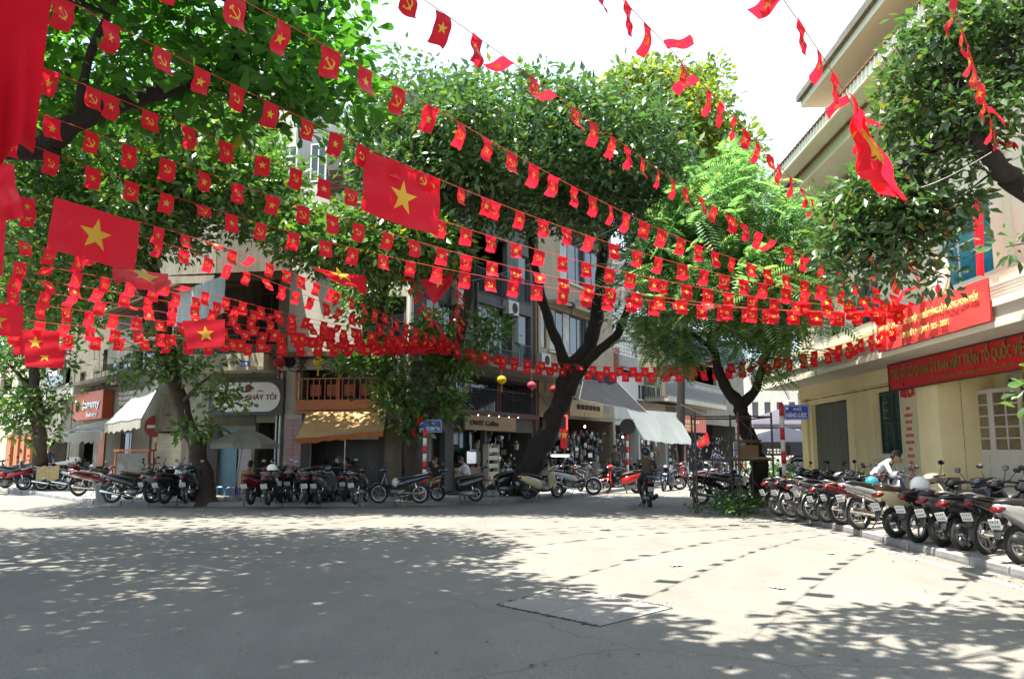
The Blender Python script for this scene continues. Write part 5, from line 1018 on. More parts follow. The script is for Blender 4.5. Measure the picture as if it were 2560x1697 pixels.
# person in orange seated on a low stool by the eatery
p = G(612, 1243, .11); figure('person with dark hair in an orange top seated on a low stool seen from behind', p, math.radians(80), sit(.30, .14, .36), cloth('orange', (.34, .14, .05)), cloth('dark', (.03, .03, .035)))
st = [(552, 1238, (.05, .22, .38), 'pale blue low plastic stool nearest the leaning tree'), (578, 1240, (.12, .16, .28), 'grey blue low plastic stool second from the leaning tree'), (606, 1242, (.03, .09, .30), 'dark blue low plastic stool under the seated person in orange'), (724, 1238, (.10, .35, .45), 'turquoise low stool between the parked scooters')]
for u, v, c_, lab in st:
    t = thing('stool', lab, 'stool', G(u, v, .11), random.uniform(-.2, .2), 'low plastic stools on the pavement' if u < 700 else None); ms = mat('stool_%d' % u, c_, .4, var=0)
    b = MB(); b.loft([((0, 0, .26), (.145, 0, 0), (0, .145, 0)), ((0, 0, .285), (.14, 0, 0), (0, .14, 0)), ((0, 0, .30), (.125, 0, 0), (0, .125, 0))], 16, 0, 4); b.build('seat', ms, t)
    for sx in (-1, 1):
        for sy in (-1, 1): b = MB(); b.tube([(sx*.13, sy*.13, .27), (sx*.155, sy*.155, 0)], [.028, .02], 5); b.build('leg', ms, t)
# man in white bending over motorbikes at the office
J = {'pel': (-.10, 0, .88), 'wai': (-.02, 0, 1.0), 'che': (.16, 0, 1.17), 'nek': (.30, 0, 1.27), 'hd': (.36, 0, 1.30)}
for s, g_ in (('l', 1), ('r', -1)): J['sh'+s] = (.20, g_*.18, 1.22); J['el'+s] = (.30, g_*.22, .97); J['wr'+s] = (.44, g_*.16, .82); J['hi'+s] = (-.10, g_*.10, .86); J['kn'+s] = (.02, g_*.12, .48); J['an'+s] = (-.06, g_*.12, .09)
pm = P(2190, 1180, 17.6); figure('man in a white shirt bending over a parked motorbike beside the office', (pm.x, pm.y, .11), math.radians(-25), J, cloth('white', (.68, .68, .67)), cloth('dark', (.03, .03, .035)), (1, 0, -.55), short=False)
# two people on the far motorbike
fp = G(1982, 1190, 0); figure('person in a pale pink shirt riding behind another on a distant motorbike', fp+Vector((0, -.35, .08)), math.radians(100), sit(.72, .08, .36, 'lap'), cloth('pale_pink', (.62, .48, .40)), cloth('dark', (.03, .03, .035)))
figure('person in a purple top driving the distant motorbike with a passenger', fp+Vector((.02, .18, .08)), math.radians(100), sit(.72, .10, .36, 'bars'), cloth('purple', (.10, .06, .14)), cloth('dark', (.03, .03, .035)))
# seated coffee drinkers, mechanic, shop people
p = G(1172, 1236, .11); figure('man in a white shirt seated reading at the coffee shop pavement', p, math.radians(215), sit(.45, .16, .42, 'up'), cloth('white', (.68, .68, .67)), cloth('dark', (.03, .03, .035)), (1, 0, -.7))
p = G(1095, 1244, .11); figure('person with bare knees seated behind the black scooter at the coffee shop', p, math.radians(-120), sit(.42, .1, .40), cloth('black', (.02, .02, .02)), m_skin)
p = G(880, 1240, .11); figure('person in a purple top and pale blue jeans seated under the orange awning', p, math.radians(-150), sit(.40, .12, .40), cloth('plum', (.12, .08, .12)), cloth('jeans', (.16, .25, .36)))
def stand(b_=0.):
    J = {'pel': (0, 0, .92), 'wai': (0, 0, 1.06), 'che': (.02, 0, 1.27), 'nek': (.02, 0, 1.42), 'hd': (.03, 0, 1.50)}
    for s, g_ in (('l', 1), ('r', -1)): J['sh'+s] = (.01, g_*.185, 1.36); J['el'+s] = (-.01, g_*.24, 1.08); J['wr'+s] = (.08, g_*.24, .85); J['hi'+s] = (0, g_*.10, .90); J['kn'+s] = (.02+b_*g_, g_*.11, .50); J['an'+s] = (-.01-b_*g_*.5, g_*.11, .085)
    return J
p = G(116, 1200, .11); figure('person in dark clothes standing in the shade by the small left tree', p, math.radians(-60), stand(), cloth('navy', (.03, .04, .07)), cloth('dark', (.03, .03, .035)))
p = G(1540, 1212, .11); figure('shopkeeper in a grey top with a red cap standing among the hardware goods', p, math.radians(-110), stand(), cloth('grey', (.14, .14, .15)), cloth('dark', (.03, .03, .035)))
p = G(1262, 1228, .11); figure('person in a pale top crouched in the dark doorway left of the big dark tree', p, math.radians(-60), sit(.3, .14, .36), cloth('pale', (.35, .34, .33)), cloth('dark', (.03, .03, .035)))
p = G(1792, 1205, 0); figure('person in a dark blue top seated on a motorbike behind the scaffold', p, math.radians(80), stand(), cloth('navy', (.03, .04, .07)), cloth('dark', (.03, .03, .035)))
# ================================================================ STREET FURNITURE
m_pr = mat('pole_red', (.50, .02, .02), .5, var=.12); m_pw = mat('pole_white', (.62, .60, .56), .6, var=.12)
def striped_pole(label, base, h, r=.055, n=9, first=1, lean=0.):
    t = thing('striped_pole', label, 'pole', base); L = h/n
    for i in range(n):
        b = MB(); b.tube([(lean*i*L, 0, i*L), (lean*(i+1)*L, 0, (i+1)*L)], r, 12); b.build('band', m_pr if (i+first) % 2 else m_pw, t, True)
    b = MB(); b.ell((lean*h, 0, h), (r, r, r*.6), 10, 5); b.build('cap', m_pr, t); return t
def street_sign(label, p, W, H_, rz, l1, l2):
    t = thing('street_name_sign', label, 'sign', p, rz); b = MB(); b.bb(0, W, -.012, .012, 0, H_); b.build('plate', m_blue, t)
    b = MB(); e_ = .02; [b.bb(*q) for q in ((e_, W-e_, -.016, -.012, e_, e_+.01), (e_, W-e_, -.016, -.012, H_-e_-.01, H_-e_), (e_, e_+.01, -.016, -.012, e_+.01, H_-e_-.01), (W-e_-.01, W-e_, -.016, -.012, e_+.01, H_-e_-.01))]; b.build('border', m_wlet, t)
    text('lettering', l1, t, W*.38, H_*.62, -.02, H_*.17, m_wlet, W*.3); text('lettering', l2, t, W*.09, H_*.18, -.02, H_*.28, m_wlet, W*.8, .012)
    b = MB(); b.tube([(W*.12, -.012, H_*.76), (W*.12, -.02, H_*.76)], .035, 14); b.build('emblem', m_wlet, t); return t
ps = P(1962, 1212, 21.3); zt = P(1957, 1010, 21.3).z
striped_pole('tall red and white striped pole carrying the blue PHỐ HÀNG LƯỢC street sign', (ps.x, ps.y, 0), zt, .06, 9)
street_sign('blue enamel street sign reading PHỐ HÀNG LƯỢC on the tall striped pole', (ps.x+.06, ps.y-.02, zt-.42), .66, .40, -.05, 'PHỐ', 'HÀNG LƯỢC')
ps = G(1060, 1252, .11); zt = P(1058, 1075, ps.y).z
striped_pole('red and white striped pole at the foot of the middle tree', ps, zt-.11, .06, 9)
street_sign('small dim blue street sign half hidden behind the trunk of the middle tree', P(1048, 1081, ps.y+.75), .70, .40, .05, 'PHỐ', 'HÀNG KHOAI')
def no_entry(label, base, zc, R, face):
    t = thing('no_entry_sign', label, 'sign', (base[0], base[1], zc), face); b = MB(); b.tube([(0, 0, 0), (0, .02, 0)], R, 32)
    b.build('disc', mat('no_entry_red', (.20, .010, .013), .5, var=.05), t); b = MB(); b.bb(-R*.68, R*.68, -.01, -.001, -R*.13, R*.13); b.build('bar', m_pw, t); return t
ps = G(384, 1222, .11); pz = P(387, 1066, ps.y)
striped_pole('striped pole under the no entry disc by the leaning tree', (ps.x, ps.y, .11), pz.z-.42, .055, 7, 0)
no_entry('round red no entry sign with a white bar on the left pole', (pz.x, ps.y-.07, 0), pz.z, .42, -.15)
ps = G(1570, 1222, 0); pz = P(1569, 1066, ps.y)
striped_pole('red and white striped pole under the dark round sign at the hardware shop', (ps.x, ps.y, 0), pz.z-.35, .06, 9)
t = thing('round_traffic_sign', 'round traffic sign seen from its dark back before the hardware shop', 'sign', (pz.x, ps.y-.05, pz.z)); b = MB(); b.tube([(0, 0, 0), (0, .02, 0)], .33, 28); b.build('disc', m_blk, t)
ps = G(1862, 1206, 0); pz = P(1860, 1095, ps.y); striped_pole('short striped pole behind the scaffold', (ps.x, ps.y, 0), pz.z, .06, 7)
pz = P(1845, 1068, ps.y-.1); t = thing('round_traffic_sign', 'red and white round traffic sign seen edge on behind the scaffold', 'sign', pz, math.radians(68)); b = MB(); b.tube([(0, 0, 0), (0, .02, 0)], .62, 28); b.build('disc', m_pr, t); b = MB(); b.tube([(0, -.01, 0), (0, 0, 0)], .42, 24); b.build('face', m_pw, t)
# scaffold
m_scaf = mat('scaffold_tube', (.075, .06, .05), .6, .4, var=.35, scale=6)
sc0 = G(1744, 1282, 0); sx = P(1910, 1250, sc0.y+1.0); t = thing('scaffold', 'rusty steel scaffold tower of two lifts round the forked tree', 'scaffold', sc0); wx_ = sx.x-sc0.x; dy = 1.5; hz = P(1744, 1030, sc0.y).z
mid = wx_*.52
for (x, y) in ((0, 0), (mid, -.25), (wx_, .1), (0.25, dy), (mid+.25, dy-.1), (wx_-.1, dy+.1)):
    b = MB(); b.tube([(x, y, 0), (x, y, hz)], .028, 8); b.tube([(x, y, 0), (x, y, .02)], .08, 8); b.build('standard', m_scaf, t)
for z in (hz-.12, hz*.52):
    for a, c in (((0, 0), (mid, -.25)), ((mid, -.25), (wx_, .1)), ((.25, dy), (mid+.25, dy-.1)), ((mid+.25, dy-.1), (wx_-.1, dy+.1)), ((0, 0), (.25, dy)), ((mid, -.25), (mid+.25, dy-.1)), ((wx_, .1), (wx_-.1, dy+.1))):
        b = MB(); b.tube([(*a, z), (*c, z)], .022, 7); b.build('ledger', m_scaf, t)
for a, c, z0, z1 in (((0, 0), (.25, dy), .1, hz*.5), ((mid, -.25), (wx_, .1), hz*.95, hz*.55), ((mid, -.25), (wx_, .1), hz*.5, .1), ((.25, dy), (mid+.25, dy-.1), .2, hz*.9), ((mid+.25, dy-.1), (wx_-.1, dy+.1), .1, hz*.9)):
    b = MB(); b.tube([(*a, z0), (*c, z1)], .015, 6); b.build('brace', m_scaf, t)
for i in range(3): b = MB(); b.bb(mid+.05, wx_, -.1+i*.42, .28+i*.42, hz*.52+.03, hz*.52+.07); b.build('deck_plank', mat('scaffold_plank', (.18, .13, .08), .9, var=.3), t)
for x in (.06, mid+.12):
    for i in range(5): b = MB(); z = .35+i*.42; b.tube([(x, .1, z), (x+.16, dy-.2, z)], .012, 5); b.build('rung', m_scaf, t)
# shrine box and notice on the tree
p = sc0+Vector((mid+.5, .6, hz*.52+.07)); t = thing('cardboard_box', 'open brown cardboard box standing on the scaffold deck', 'box', p, .2); b = MB(); b.bb(-.2, .2, -.15, .15, 0, .32); b.build('body', mat('cardboard', (.20, .13, .07), .9, var=.12), t)
b = MB(); b.quad((-.22, -.17, .38), (.22, -.17, .38), (.24, -.32, .46), (-.24, -.32, .46)); b.quad((-.22, .17, .38), (.22, .17, .38), (.26, .3, .47), (-.26, .3, .47)); b.build('flap', MATS['cardboard'], t)
# umbrella by the eatery
pu = P(604, 1072, 24.7); t = thing('market_umbrella', 'large faded grey green market umbrella beside the eatery', 'umbrella', (P(583, 1225, 24.7).x, 24.7, .11)); R = 1.05; cz_ = pu.z-.11; cx_ = .28; m_umb = mat('umbrella_cloth', (.20, .20, .17), .85, var=.25, scale=2, trans=.12)
b = MB()
for k in range(8):
    a0_, a1_ = 2*math.pi*k/8, 2*math.pi*(k+1)/8
    for j in range(4):
        def q(a, j_): rr = R*j_/4; return (cx_+rr*math.cos(a), rr*math.sin(a), cz_-.45*(j_/4)**1.6)
        b.quad(q(a0_, j), q(a1_, j), q(a1_, j+1), q(a0_, j+1))
    b.quad((cx_+R*math.cos(a0_), R*math.sin(a0_), cz_-.45), (cx_+R*math.cos(a1_), R*math.sin(a1_), cz_-.45), (cx_+R*math.cos(a1_), R*math.sin(a1_), cz_-.6), (cx_+R*math.cos(a0_), R*math.sin(a0_), cz_-.6))
b.build('canopy', m_umb, t)
for k in range(8): a = 2*math.pi*k/8; b = MB(); b.tube([(cx_*.85, 0, cz_-.4), (cx_+R*.55*math.cos(a), R*.55*math.sin(a), cz_-.2)], .008, 5); b.build('rib', m_steel, t)
b = MB(); b.tube([(0, 0, 0), (cx_, 0, cz_)], .025, 8); b.build('pole', m_steel, t); b = MB(); b.tube([(0, 0, 0), (0, 0, .08)], .25, 14); b.build('base', m_conc, t)
# navy tents of the right hand street
m_nav = mat('navy_canvas', (.022, .025, .045), .85, var=.2, scale=1.5, trans=.15)
def tent(label, c, W, D_, zt, zb, m, fr=.35):
    t = thing('canopy_tent', label, 'tent', c); b = MB(); a = [(-W/2, -D_/2), (W/2, -D_/2), (W/2, D_/2), (-W/2, D_/2)]
    for i in range(4):
        p_, q_ = a[i], a[(i+1) % 4]; b.grid(lambda s, r_: ((p_[0]+(q_[0]-p_[0])*s)*(1-r_*.97), (p_[1]+(q_[1]-p_[1])*s)*(1-r_*.97), zb+(zt-zb)*r_**.8-.05*math.sin(math.pi*s)*(1-r_)), 8, 6)
        b.quad((p_[0], p_[1], zb), (q_[0], q_[1], zb), (q_[0], q_[1], zb-fr), (p_[0], p_[1], zb-fr))
    b.build('canopy', m, t)
    for x, y in a: b = MB(); b.tube([(x, y, 0), (x, y, zb)], .025, 6); b.build('leg', m_steel, t)
    return t
pt = P(1968, 1108, 31); tent('navy blue canvas market tent by the corner of the yellow office', (pt.x-.1, 31, 0), 3.2, 2.6, P(1965, 1068, 31).z, P(1965, 1105, 31).z, m_nav, .5)
pt = P(1960, 1060, 36); tent('second tent with a pale striped roof behind the street sign', (pt.x, 36, 0), 3.6, 2.6, P(1960, 1020, 36).z, P(1960, 1062, 36).z, mat('grey_violet_canvas', (.09, .085, .11), .85, trans=.15), .15)
p = P(1918, 1125, 29.6); t = thing('shop_board', 'black hanging board with white lettering under the navy tent', 'sign', p); b = MB(); b.bb(-.1, .85, 0, .03, -.15, .2); b.build('board', m_blk, t); b = MB(); [b.bb(.0+i*.12, .08+i*.12, -.008, 0, z, z+.07) for z in (-.02, -.12) for i in range(6)]; b.build('print', m_wlet, t)
# parked car far right street
pc = G(2022, 1196, 0); t = thing('parked_car', 'silver grey hatchback partly hidden behind the office corner', 'car', pc, math.radians(96)); m_car = paint('car', (.30, .33, .34), .4)
b = MB(); b.loft([((-2.0, 0, .55), .70, .2), ((-1.9, 0, .6), .80, .33), ((-.9, 0, .64), .84, .38), ((.9, 0, .62), .84, .36), ((1.7, 0, .55), .80, .27), ((1.98, 0, .5), .68, .16)], 16, 0, 4); b.build('body', m_car, t, True)
b = MB(); b.loft([((-1.75, 0, .98), .66, .05), ((-1.45, 0, 1.15), .66, .22), ((-.9, 0, 1.25), .66, .24), ((.1, 0, 1.25), .66, .24), ((.75, 0, 1.08), .66, .12), ((1.05, 0, .95), .64, .04)], 16, 0, 4); b.build('cabin_glass', m_glass, t, True)
b = MB(); b.loft([((-1.4, 0, 1.42), .56, .02), ((-.9, 0, 1.49), .60, .03), ((.1, 0, 1.49), .60, .03), ((.3, 0, 1.46), .56, .02)], 12, 0, 4); b.build('roof', m_car, t, True)
for x in (-1.25, 1.25):
    for y in (-.78, .78): b = MB(); b.torus((x, y, .31), .22, .09, 'Y', 20, 8); b.tube([(x, y-.05, .31), (x, y+.05, .31)], .2, 14, 0); b.build('wheel', m_tyre, t, True)
for y in (-.62, .62): b = MB(); b.ell((-1.97, y, .78), (.05, .12, .1), 8, 5); b.build('tail_light', m_tail, t)
# bin, cart, tables, menu boards
t = thing('litter_bin', 'grey plastic litter bin on the kerb left of the side on black motorbike', 'bin', G(258, 1256, .11)); m_bin = mat('bin_grey', (.16, .165, .15), .6, var=.1)
b = MB(); b.loft([((0, 0, 0), (.17, 0, 0), (0, .15, 0)), ((0, 0, .48), (.22, 0, 0), (0, .19, 0))], 16, 0, 4); b.build('tub', m_bin, t); b = MB(); b.loft([((0, 0, .48), (.235, 0, 0), (0, .205, 0)), ((0, 0, .52), (.235, 0, 0), (0, .205, 0)), ((0, 0, .57), (.14, 0, 0), (0, .12, 0))], 16, 0, 4); b.build('lid', m_bin, t)
t = thing('food_cart', 'orange framed glass sided snack cart on the left pavement', 'cart', G(332, 1226, .11), .12); 
for x in (-.6, .6):
    for y in (-.35, .35): b = MB(); b.tube([(x, y, .0), (x*.93, y, 1.45)], .03, 8); b.build('post', m_orange, t)
b = MB(); b.bb(-.64, .64, -.4, .4, 1.45, 1.52); b.build('roof', m_orange, t); b = MB(); b.bb(-.55, .55, -.34, -.32, .3, 1.38); b.build('front_pane', mat('cart_glass', (.08, .085, .07), .2, var=.5, scale=4, spec=.8), t); b = MB(); b.bb(-.56, .56, -.31, .34, .25, .75); b.build('cabinet', mat('cart_cream', (.40, .38, .30), .6, var=.2), t)
def small_table(label, p, g_=None, H_=.55):
    t = thing('folding_table', label, 'table', p, random.uniform(0, 1), g_); b = MB(); b.bb(-.25, .25, -.25, .25, H_-.03, H_); b.build('tabletop', mat('table_top', (.22, .13, .07), .6), t)
    for s in (-1, 1):
        for q in (-1, 1): b = MB(); b.tube([(s*.2, q*.22, 0), (-s*.2, q*.22, H_-.03)], .012, 5); b.build('leg', m_steel, t)
small_table('low folding cafe table beside the striped pole', G(1078, 1250, .11)); small_table('low folding cafe table right of the man in white at the coffee shop', G(1198, 1244, .11)); small_table('low folding cafe table before the display shelf', G(1232, 1240, .11)); small_table('low table in the dark doorway left of the brown column', G(925, 1240, .11))
for u, v, c_, lab in ((1350, 1228, m_lgc, 'bundle of grey sacks stacked behind the cream scooter'), (1500, 1226, m_lgc, 'pale plastic sacks piled before the hardware shop'), (1525, 1222, m_dkc, 'dark sacks piled beside the striped pole at the hardware shop')):
    t = thing('sack_pile', lab, 'sacks', G(u, v, .05)); 
    for i in range(4): b = MB(); b.loft([((-.3, 0, 0), .12, .05), ((-.15, 0, 0), .2, .14), ((.15, 0, 0), .2, .13), ((.3, 0, 0), .1, .05)], 10); o = b.build('sack', c_, t, True, (random.uniform(-.3, .3), random.uniform(-.15, .15), .14+i*.2)); o.rotation_euler = (random.uniform(-.3, .3), random.uniform(-.3, .3), random.uniform(0, 3))
# lanterns
def lantern(u, v, y, c_, label, r=.17):
    t = thing('paper_lantern', label, 'lantern', P(u, v, y), 0, 'silk lanterns hung under the balconies'); m = mat('lantern_'+label.split()[0], c_, .7, var=.05, trans=.4)
    b = MB()
    for k in range(12):
        a = 2*math.pi*k/12
        b.ell((0, 0, 0), (r, r, r*.85), 16, 10) if k == 0 else None
    b.build('shade', m, t, True); b = MB(); b.tube([(0, 0, r*.8), (0, 0, r*.95)], r*.4, 10); b.tube([(0, 0, -r*.95), (0, 0, -r*.8)], r*.35, 10); b.tube([(0, 0, r*.95), (0, 0, r*.95+.35)], .006, 4); b.build('cap', m_gold, t)
    b = MB(); b.tube([(0, 0, -r*.95), (0, 0, -r*.95-.28)], [.02, .035], 6); b.build('tassel', m, t); return t
lantern(796, 904, 25.2, (.65, .48, .02), 'yellow lantern hanging at the corner above the orange awning'); lantern(1170, 933, 26.6, (.30, .42, .12), 'green lantern hanging left above the coffee sign'); lantern(1254, 949, 28.2, (.62, .46, .02), 'yellow_gold lantern hanging above the right end of the coffee sign')
lantern(1329, 963, 29.6, (.45, .08, .14), 'pink lantern hanging left of the big dark tree'); lantern(1385, 973, 30.6, (.35, .03, .03), 'dark_red lantern hanging close to the trunk of the big dark tree'); lantern(698, 906, 26.1, (.45, .02, .05), 'crimson lantern hanging from the right end of the rounded balcony', .2)
# shop lights and neon at the hardware shops
m_neon = mat('neon_red', (.6, .02, .02), .5, var=0, emit=(1, .03, .03), es=1.6); m_tube = mat('tube_light', (1, 1, 1), .5, var=0, emit=(.85, 1, 1), es=1.3)
for u, v, y, lab in ((1368, 1060, 33.5, 'bare bulb glowing left of the red neon sign'), (1462, 1066, 36, 'bare bulb glowing under the mustard sign'), (1557, 1092, 37, 'bright bulb glowing beside the dark round sign')):
    t = thing('hanging_bulb', lab, 'light bulb', P(u, v, y), 0, 'bare bulbs lighting the hardware shops'); b = MB(); b.ell((0, 0, 0), (.045, .045, .06), 10, 7); b.build('bulb', m_lamp, t); b = MB(); b.tube([(0, 0, .08), (0, 0, .6)], .008, 4); b.build('cord', m_blk, t)
t = thing('neon_sign', 'small red neon framed sign behind the big dark tree', 'sign', P(1408, 1058, 33.5), .5); b = MB(); b.bb(-.2, .2, 0, .05, -.3, .35); b.build('box', m_blk, t); b = MB(); [b.bb(*q) for q in ((-.2, .2, -.03, 0, -.3, -.25), (-.2, .2, -.03, 0, .3, .35), (.15, .2, -.03, 0, -.25, .3), (-.2, -.15, -.03, 0, -.25, .3))]; b.build('tube', m_neon, t)
t = thing('tube_light', 'short fluorescent tube glowing over the hardware counter', 'lamp', P(1400, 1139, 33.5)); b = MB(); b.tube([(-.35, 0, 0), (.35, 0, 0)], .035, 8); b.build('tube', m_tube, t); b = MB(); b.bb(-.4, .4, .04, .08, -.02, .06); b.build('fitting', m_wf, t)
t = thing('tube_light', 'long dim fluorescent tube under the dark awning', 'lamp', P(1541, 1050, 36.5)); b = MB(); b.tube([(-.75, 0, 0), (.75, 0, 0)], .03, 8); b.build('tube', m_wf, t); b = MB(); b.bb(-.8, .8, .03, .08, -.02, .05); b.build('fitting', m_steel, t)
# overhead wires
wires = [((1090, 720, 24.5), (1570, 555, 20)), ((880, 420, 20), (905, 160, 14)), ((2150, 470, 14), (2480, 380, 9.5)), ((1420, 965, 31), (1745, 1015, 36)), ((520, 1010, 26), (740, 1018, 25.5)), ((0, 700, 28), (420, 830, 26)), ((1700, 1010, 34), (1960, 1075, 30)), ((2480, 390, 12), (2620, 300, 9))]
for i, (a, c) in enumerate(wires):
    p, q = P(*a), P(*c); b = MB(); b.tube([p.lerp(q, k/12)-Vector((0, 0, .25*math.sin(math.pi*k/12))) for k in range(13)], .005, 4, 0, False)
    tag(b.build('overhead_wire', m_pw if i in (0, 2) else m_blk), ['thin pale cord crossing before the grey block at a slant', 'thin dark cord hanging down from the upper left crown', 'thin pale wire crossing before the right tree', 'slack wire running along the shop fronts to the scaffold', 'string of small dark bulbs before the eatery sign', 'black cable crossing the left street house fronts', 'cable from the low cream building to the tents', 'thin wire leaving the top right corner'][i], 'wire')
# motorbike helmets / blue bag on the middle tree, flags near the trunk come later
# ================================================================ TREES
m_bark = mat('bark_dark', (.024, .019, .015), .95, var=.35, scale=5, bump=1.0, streak=.3)
m_bark2 = mat('bark_brown', (.06, .043, .032), .95, var=.35, scale=5, bump=1.0, streak=.3)
def leafmat(n, c, tr=.32, rough=.42, isl=.45): return mat('leaf_'+n, c, rough, var=0, island=isl, trans=tr, spec=.5 if n == 'broad_bright' else .85)
L_term = leafmat('broad_bright', (.045, .135, .02), .52, .5); L_dark = leafmat('dark_glossy', (.062, .125, .045), .3, .33); L_mid = leafmat('mid_green', (.068, .145, .032), .38, .38)
L_fern = leafmat('feather_pale', (.14, .27, .10), .45, .4); L_yel = leafmat('yellow_green', (.12, .17, .03), .4); L_cut = leafmat('cut_branch', (.05, .12, .025), .3)
def smooth(pts, n=5):
    pts = [Vector(p) for p in pts]; out = []
    for i in range(len(pts)-1):
        p0, p1, p2, p3 = pts[max(i-1, 0)], pts[i], pts[i+1], pts[min(i+2, len(pts)-1)]
        for k in range(n):
            t = k/n; out.append(.5*((2*p1)+(p2-p0)*t+(2*p0-5*p1+4*p2-p3)*t*t+(3*p1-p0-3*p2+p3)*t**3))
    out.append(pts[-1]); return out
def limb(b, pts, r, n=10):
    q = smooth(pts, 5); m = len(q)-1; rr = np.interp(np.linspace(0, len(pts)-1, m+1), range(len(pts)), r); ph = random.uniform(0, 9)
    q = [p+Vector((math.sin(i*1.3+ph), math.cos(i*1.7+ph), 0))*rr[i]*.12 for i, p in enumerate(q)]
    b.tube(q, [float(x)*(1+.09*math.sin(i*2.1+ph)) for i, x in enumerate(rr)], n); return q
def frames(n, up=.5, droop=0.):
    d = NR.normal(size=(n, 3)); d[:, 2] = d[:, 2]*.6-droop; d /= np.linalg.norm(d, axis=1)[:, None]
    nn = NR.normal(size=(n, 3)); nn[:, 2] = np.abs(nn[:, 2])+up*2; y = np.cross(nn, d); y /= np.linalg.norm(y, axis=1)[:, None]; z = np.cross(d, y); return d, y, z
TPL = {'leaf': (np.array([(0, 0, 0), (.45, .24, .05), (1, 0, -.08), (.45, -.24, .05)]), np.array([(0, 2, 1), (0, 3, 2)])),
       'broad': (np.array([(0, 0, 0), (.35, .12, .03), (.7, .24, .03), (.92, .17, -.02), (1, 0, -.09), (.92, -.17, -.02), (.7, -.24, .03), (.35, -.12, .03), (.68, 0, -.03)]), None)}
BQ = [(0, 8, 2, 1), (8, 4, 3, 2), (0, 7, 6, 8), (8, 6, 5, 4)]
def np_mesh(name, V, Q, m):
    me = bpy.data.meshes.new(name); me.vertices.add(len(V)); me.vertices.foreach_set('co', V.astype(np.float32).ravel()); k = Q.shape[1]; n = len(Q)
    me.loops.add(n*k); me.loops.foreach_set('vertex_index', Q.astype(np.int32).ravel()); me.polygons.add(n); me.polygons.foreach_set('loop_start', np.arange(0, n*k, k, dtype=np.int32)); me.materials.append(m); me.update(calc_edges=True); return me
def sample(blobs, n):
    """cluster centres spread in ellipsoids, denser towards the outside"""
    w_ = np.array([b[3]*b[4]*b[5] for b in blobs])**.8; w_ /= w_.sum(); idx = NR.choice(len(blobs), n, p=w_); B = np.array([b[:6] for b in blobs])[idx]
    d = NR.normal(size=(n, 3)); d /= np.linalg.norm(d, axis=1)[:, None]; r = NR.random(n)**.42; r = .15+.9*r; return B[:, :3]+d*B[:, 3:]*r[:, None]
def leaves(C, per, crad, size, kind='leaf', up=.5, flat=.7):
    n = len(C)*per; c = np.repeat(C, per, 0)+NR.normal(size=(n, 3))*crad*np.array([1, 1, flat])*.55; d, y, z = frames(n, up, .15)
    # leaves point away from their cluster's middle
    o = c-np.repeat(C, per, 0); o /= np.linalg.norm(o, axis=1)[:, None]+1e-6; d = d*.6+o; d /= np.linalg.norm(d, axis=1)[:, None]; y = np.cross(z, d); y /= np.linalg.norm(y, axis=1)[:, None]+1e-6; z = np.cross(d, y)
    s = size*NR.uniform(.5, 1.4, n); T = TPL['leaf'][0] if kind == 'leaf' else TPL['broad'][0]; k = len(T)
    V = c[:, None, :]+s[:, None, None]*(T[None, :, 0, None]*d[:, None, :]+T[None, :, 1, None]*y[:, None, :]+T[None, :, 2, None]*z[:, None, :])
    base = (np.arange(n)*k)[:, None]
    if kind == 'leaf': Q = np.concatenate([base+np.array([0, 3, 2]), base+np.array([0, 2, 1])], 1).reshape(-1, 3)
    else: Q = np.concatenate([base+np.array(q) for q in BQ], 1).reshape(-1, 4)
    return V.reshape(-1, 3), Q, c, d, z, s
def fronds(C, per, L=.42, npair=8):
    n = len(C)*per; c = np.repeat(C, per, 0)+NR.normal(size=(n, 3))*.12; d, y, z = frames(n, .9, .2); s = L*NR.uniform(.7, 1.25, n); T = []; F_ = []
    for i in range(npair):
        x = .12+.88*i/npair; l = .30*math.sin(math.pi*(.18+.72*i/npair)); dz = -.25*x*x
        for sg in (1, -1): k = len(T); T += [(x, 0, dz), (x+.05+l*.2, sg*l*.5, dz+.01), (x+l*.45, sg*l, dz-.03), (x+.07+l*.15-.07, sg*l*.55, dz)]; F_ += [(k, k+1, k+2, k+3)]
    T = np.array(T); F_ = np.array(F_); k = len(T)
    V = c[:, None, :]+s[:, None, None]*(T[None, :, 0, None]*d[:, None, :]+T[None, :, 1, None]*y[:, None, :]+T[None, :, 2, None]*z[:, None, :])
    Q = (F_[None]+(np.arange(n)*k)[:, None, None]).reshape(-1, 4); return V.reshape(-1, 3), Q
def twigs(b, C, limbs_pts, n, r=.02):
    LP = np.array([p[:] for q in limbs_pts for p in q]); idx = NR.choice(len(C), min(n, len(C)), replace=False)
    for i in idx:
        c = C[i]; j = np.argmin(((LP-c)**2).sum(1)+NR.random(len(LP))*1.5); p0 = Vector(LP[j]); p1 = Vector(c); L = (p1-p0).length
        if L > 4.5 or L < .3: continue
        m = p0.lerp(p1, .5)+Vector((random.uniform(-.2, .2), random.uniform(-.2, .2), -.1*L*random.random())); b.tube([p0, p0.lerp(m, .6), m, p1], [r*(.6+L*.25), r*.9, r*.6, r*.25], 5, 0, False)
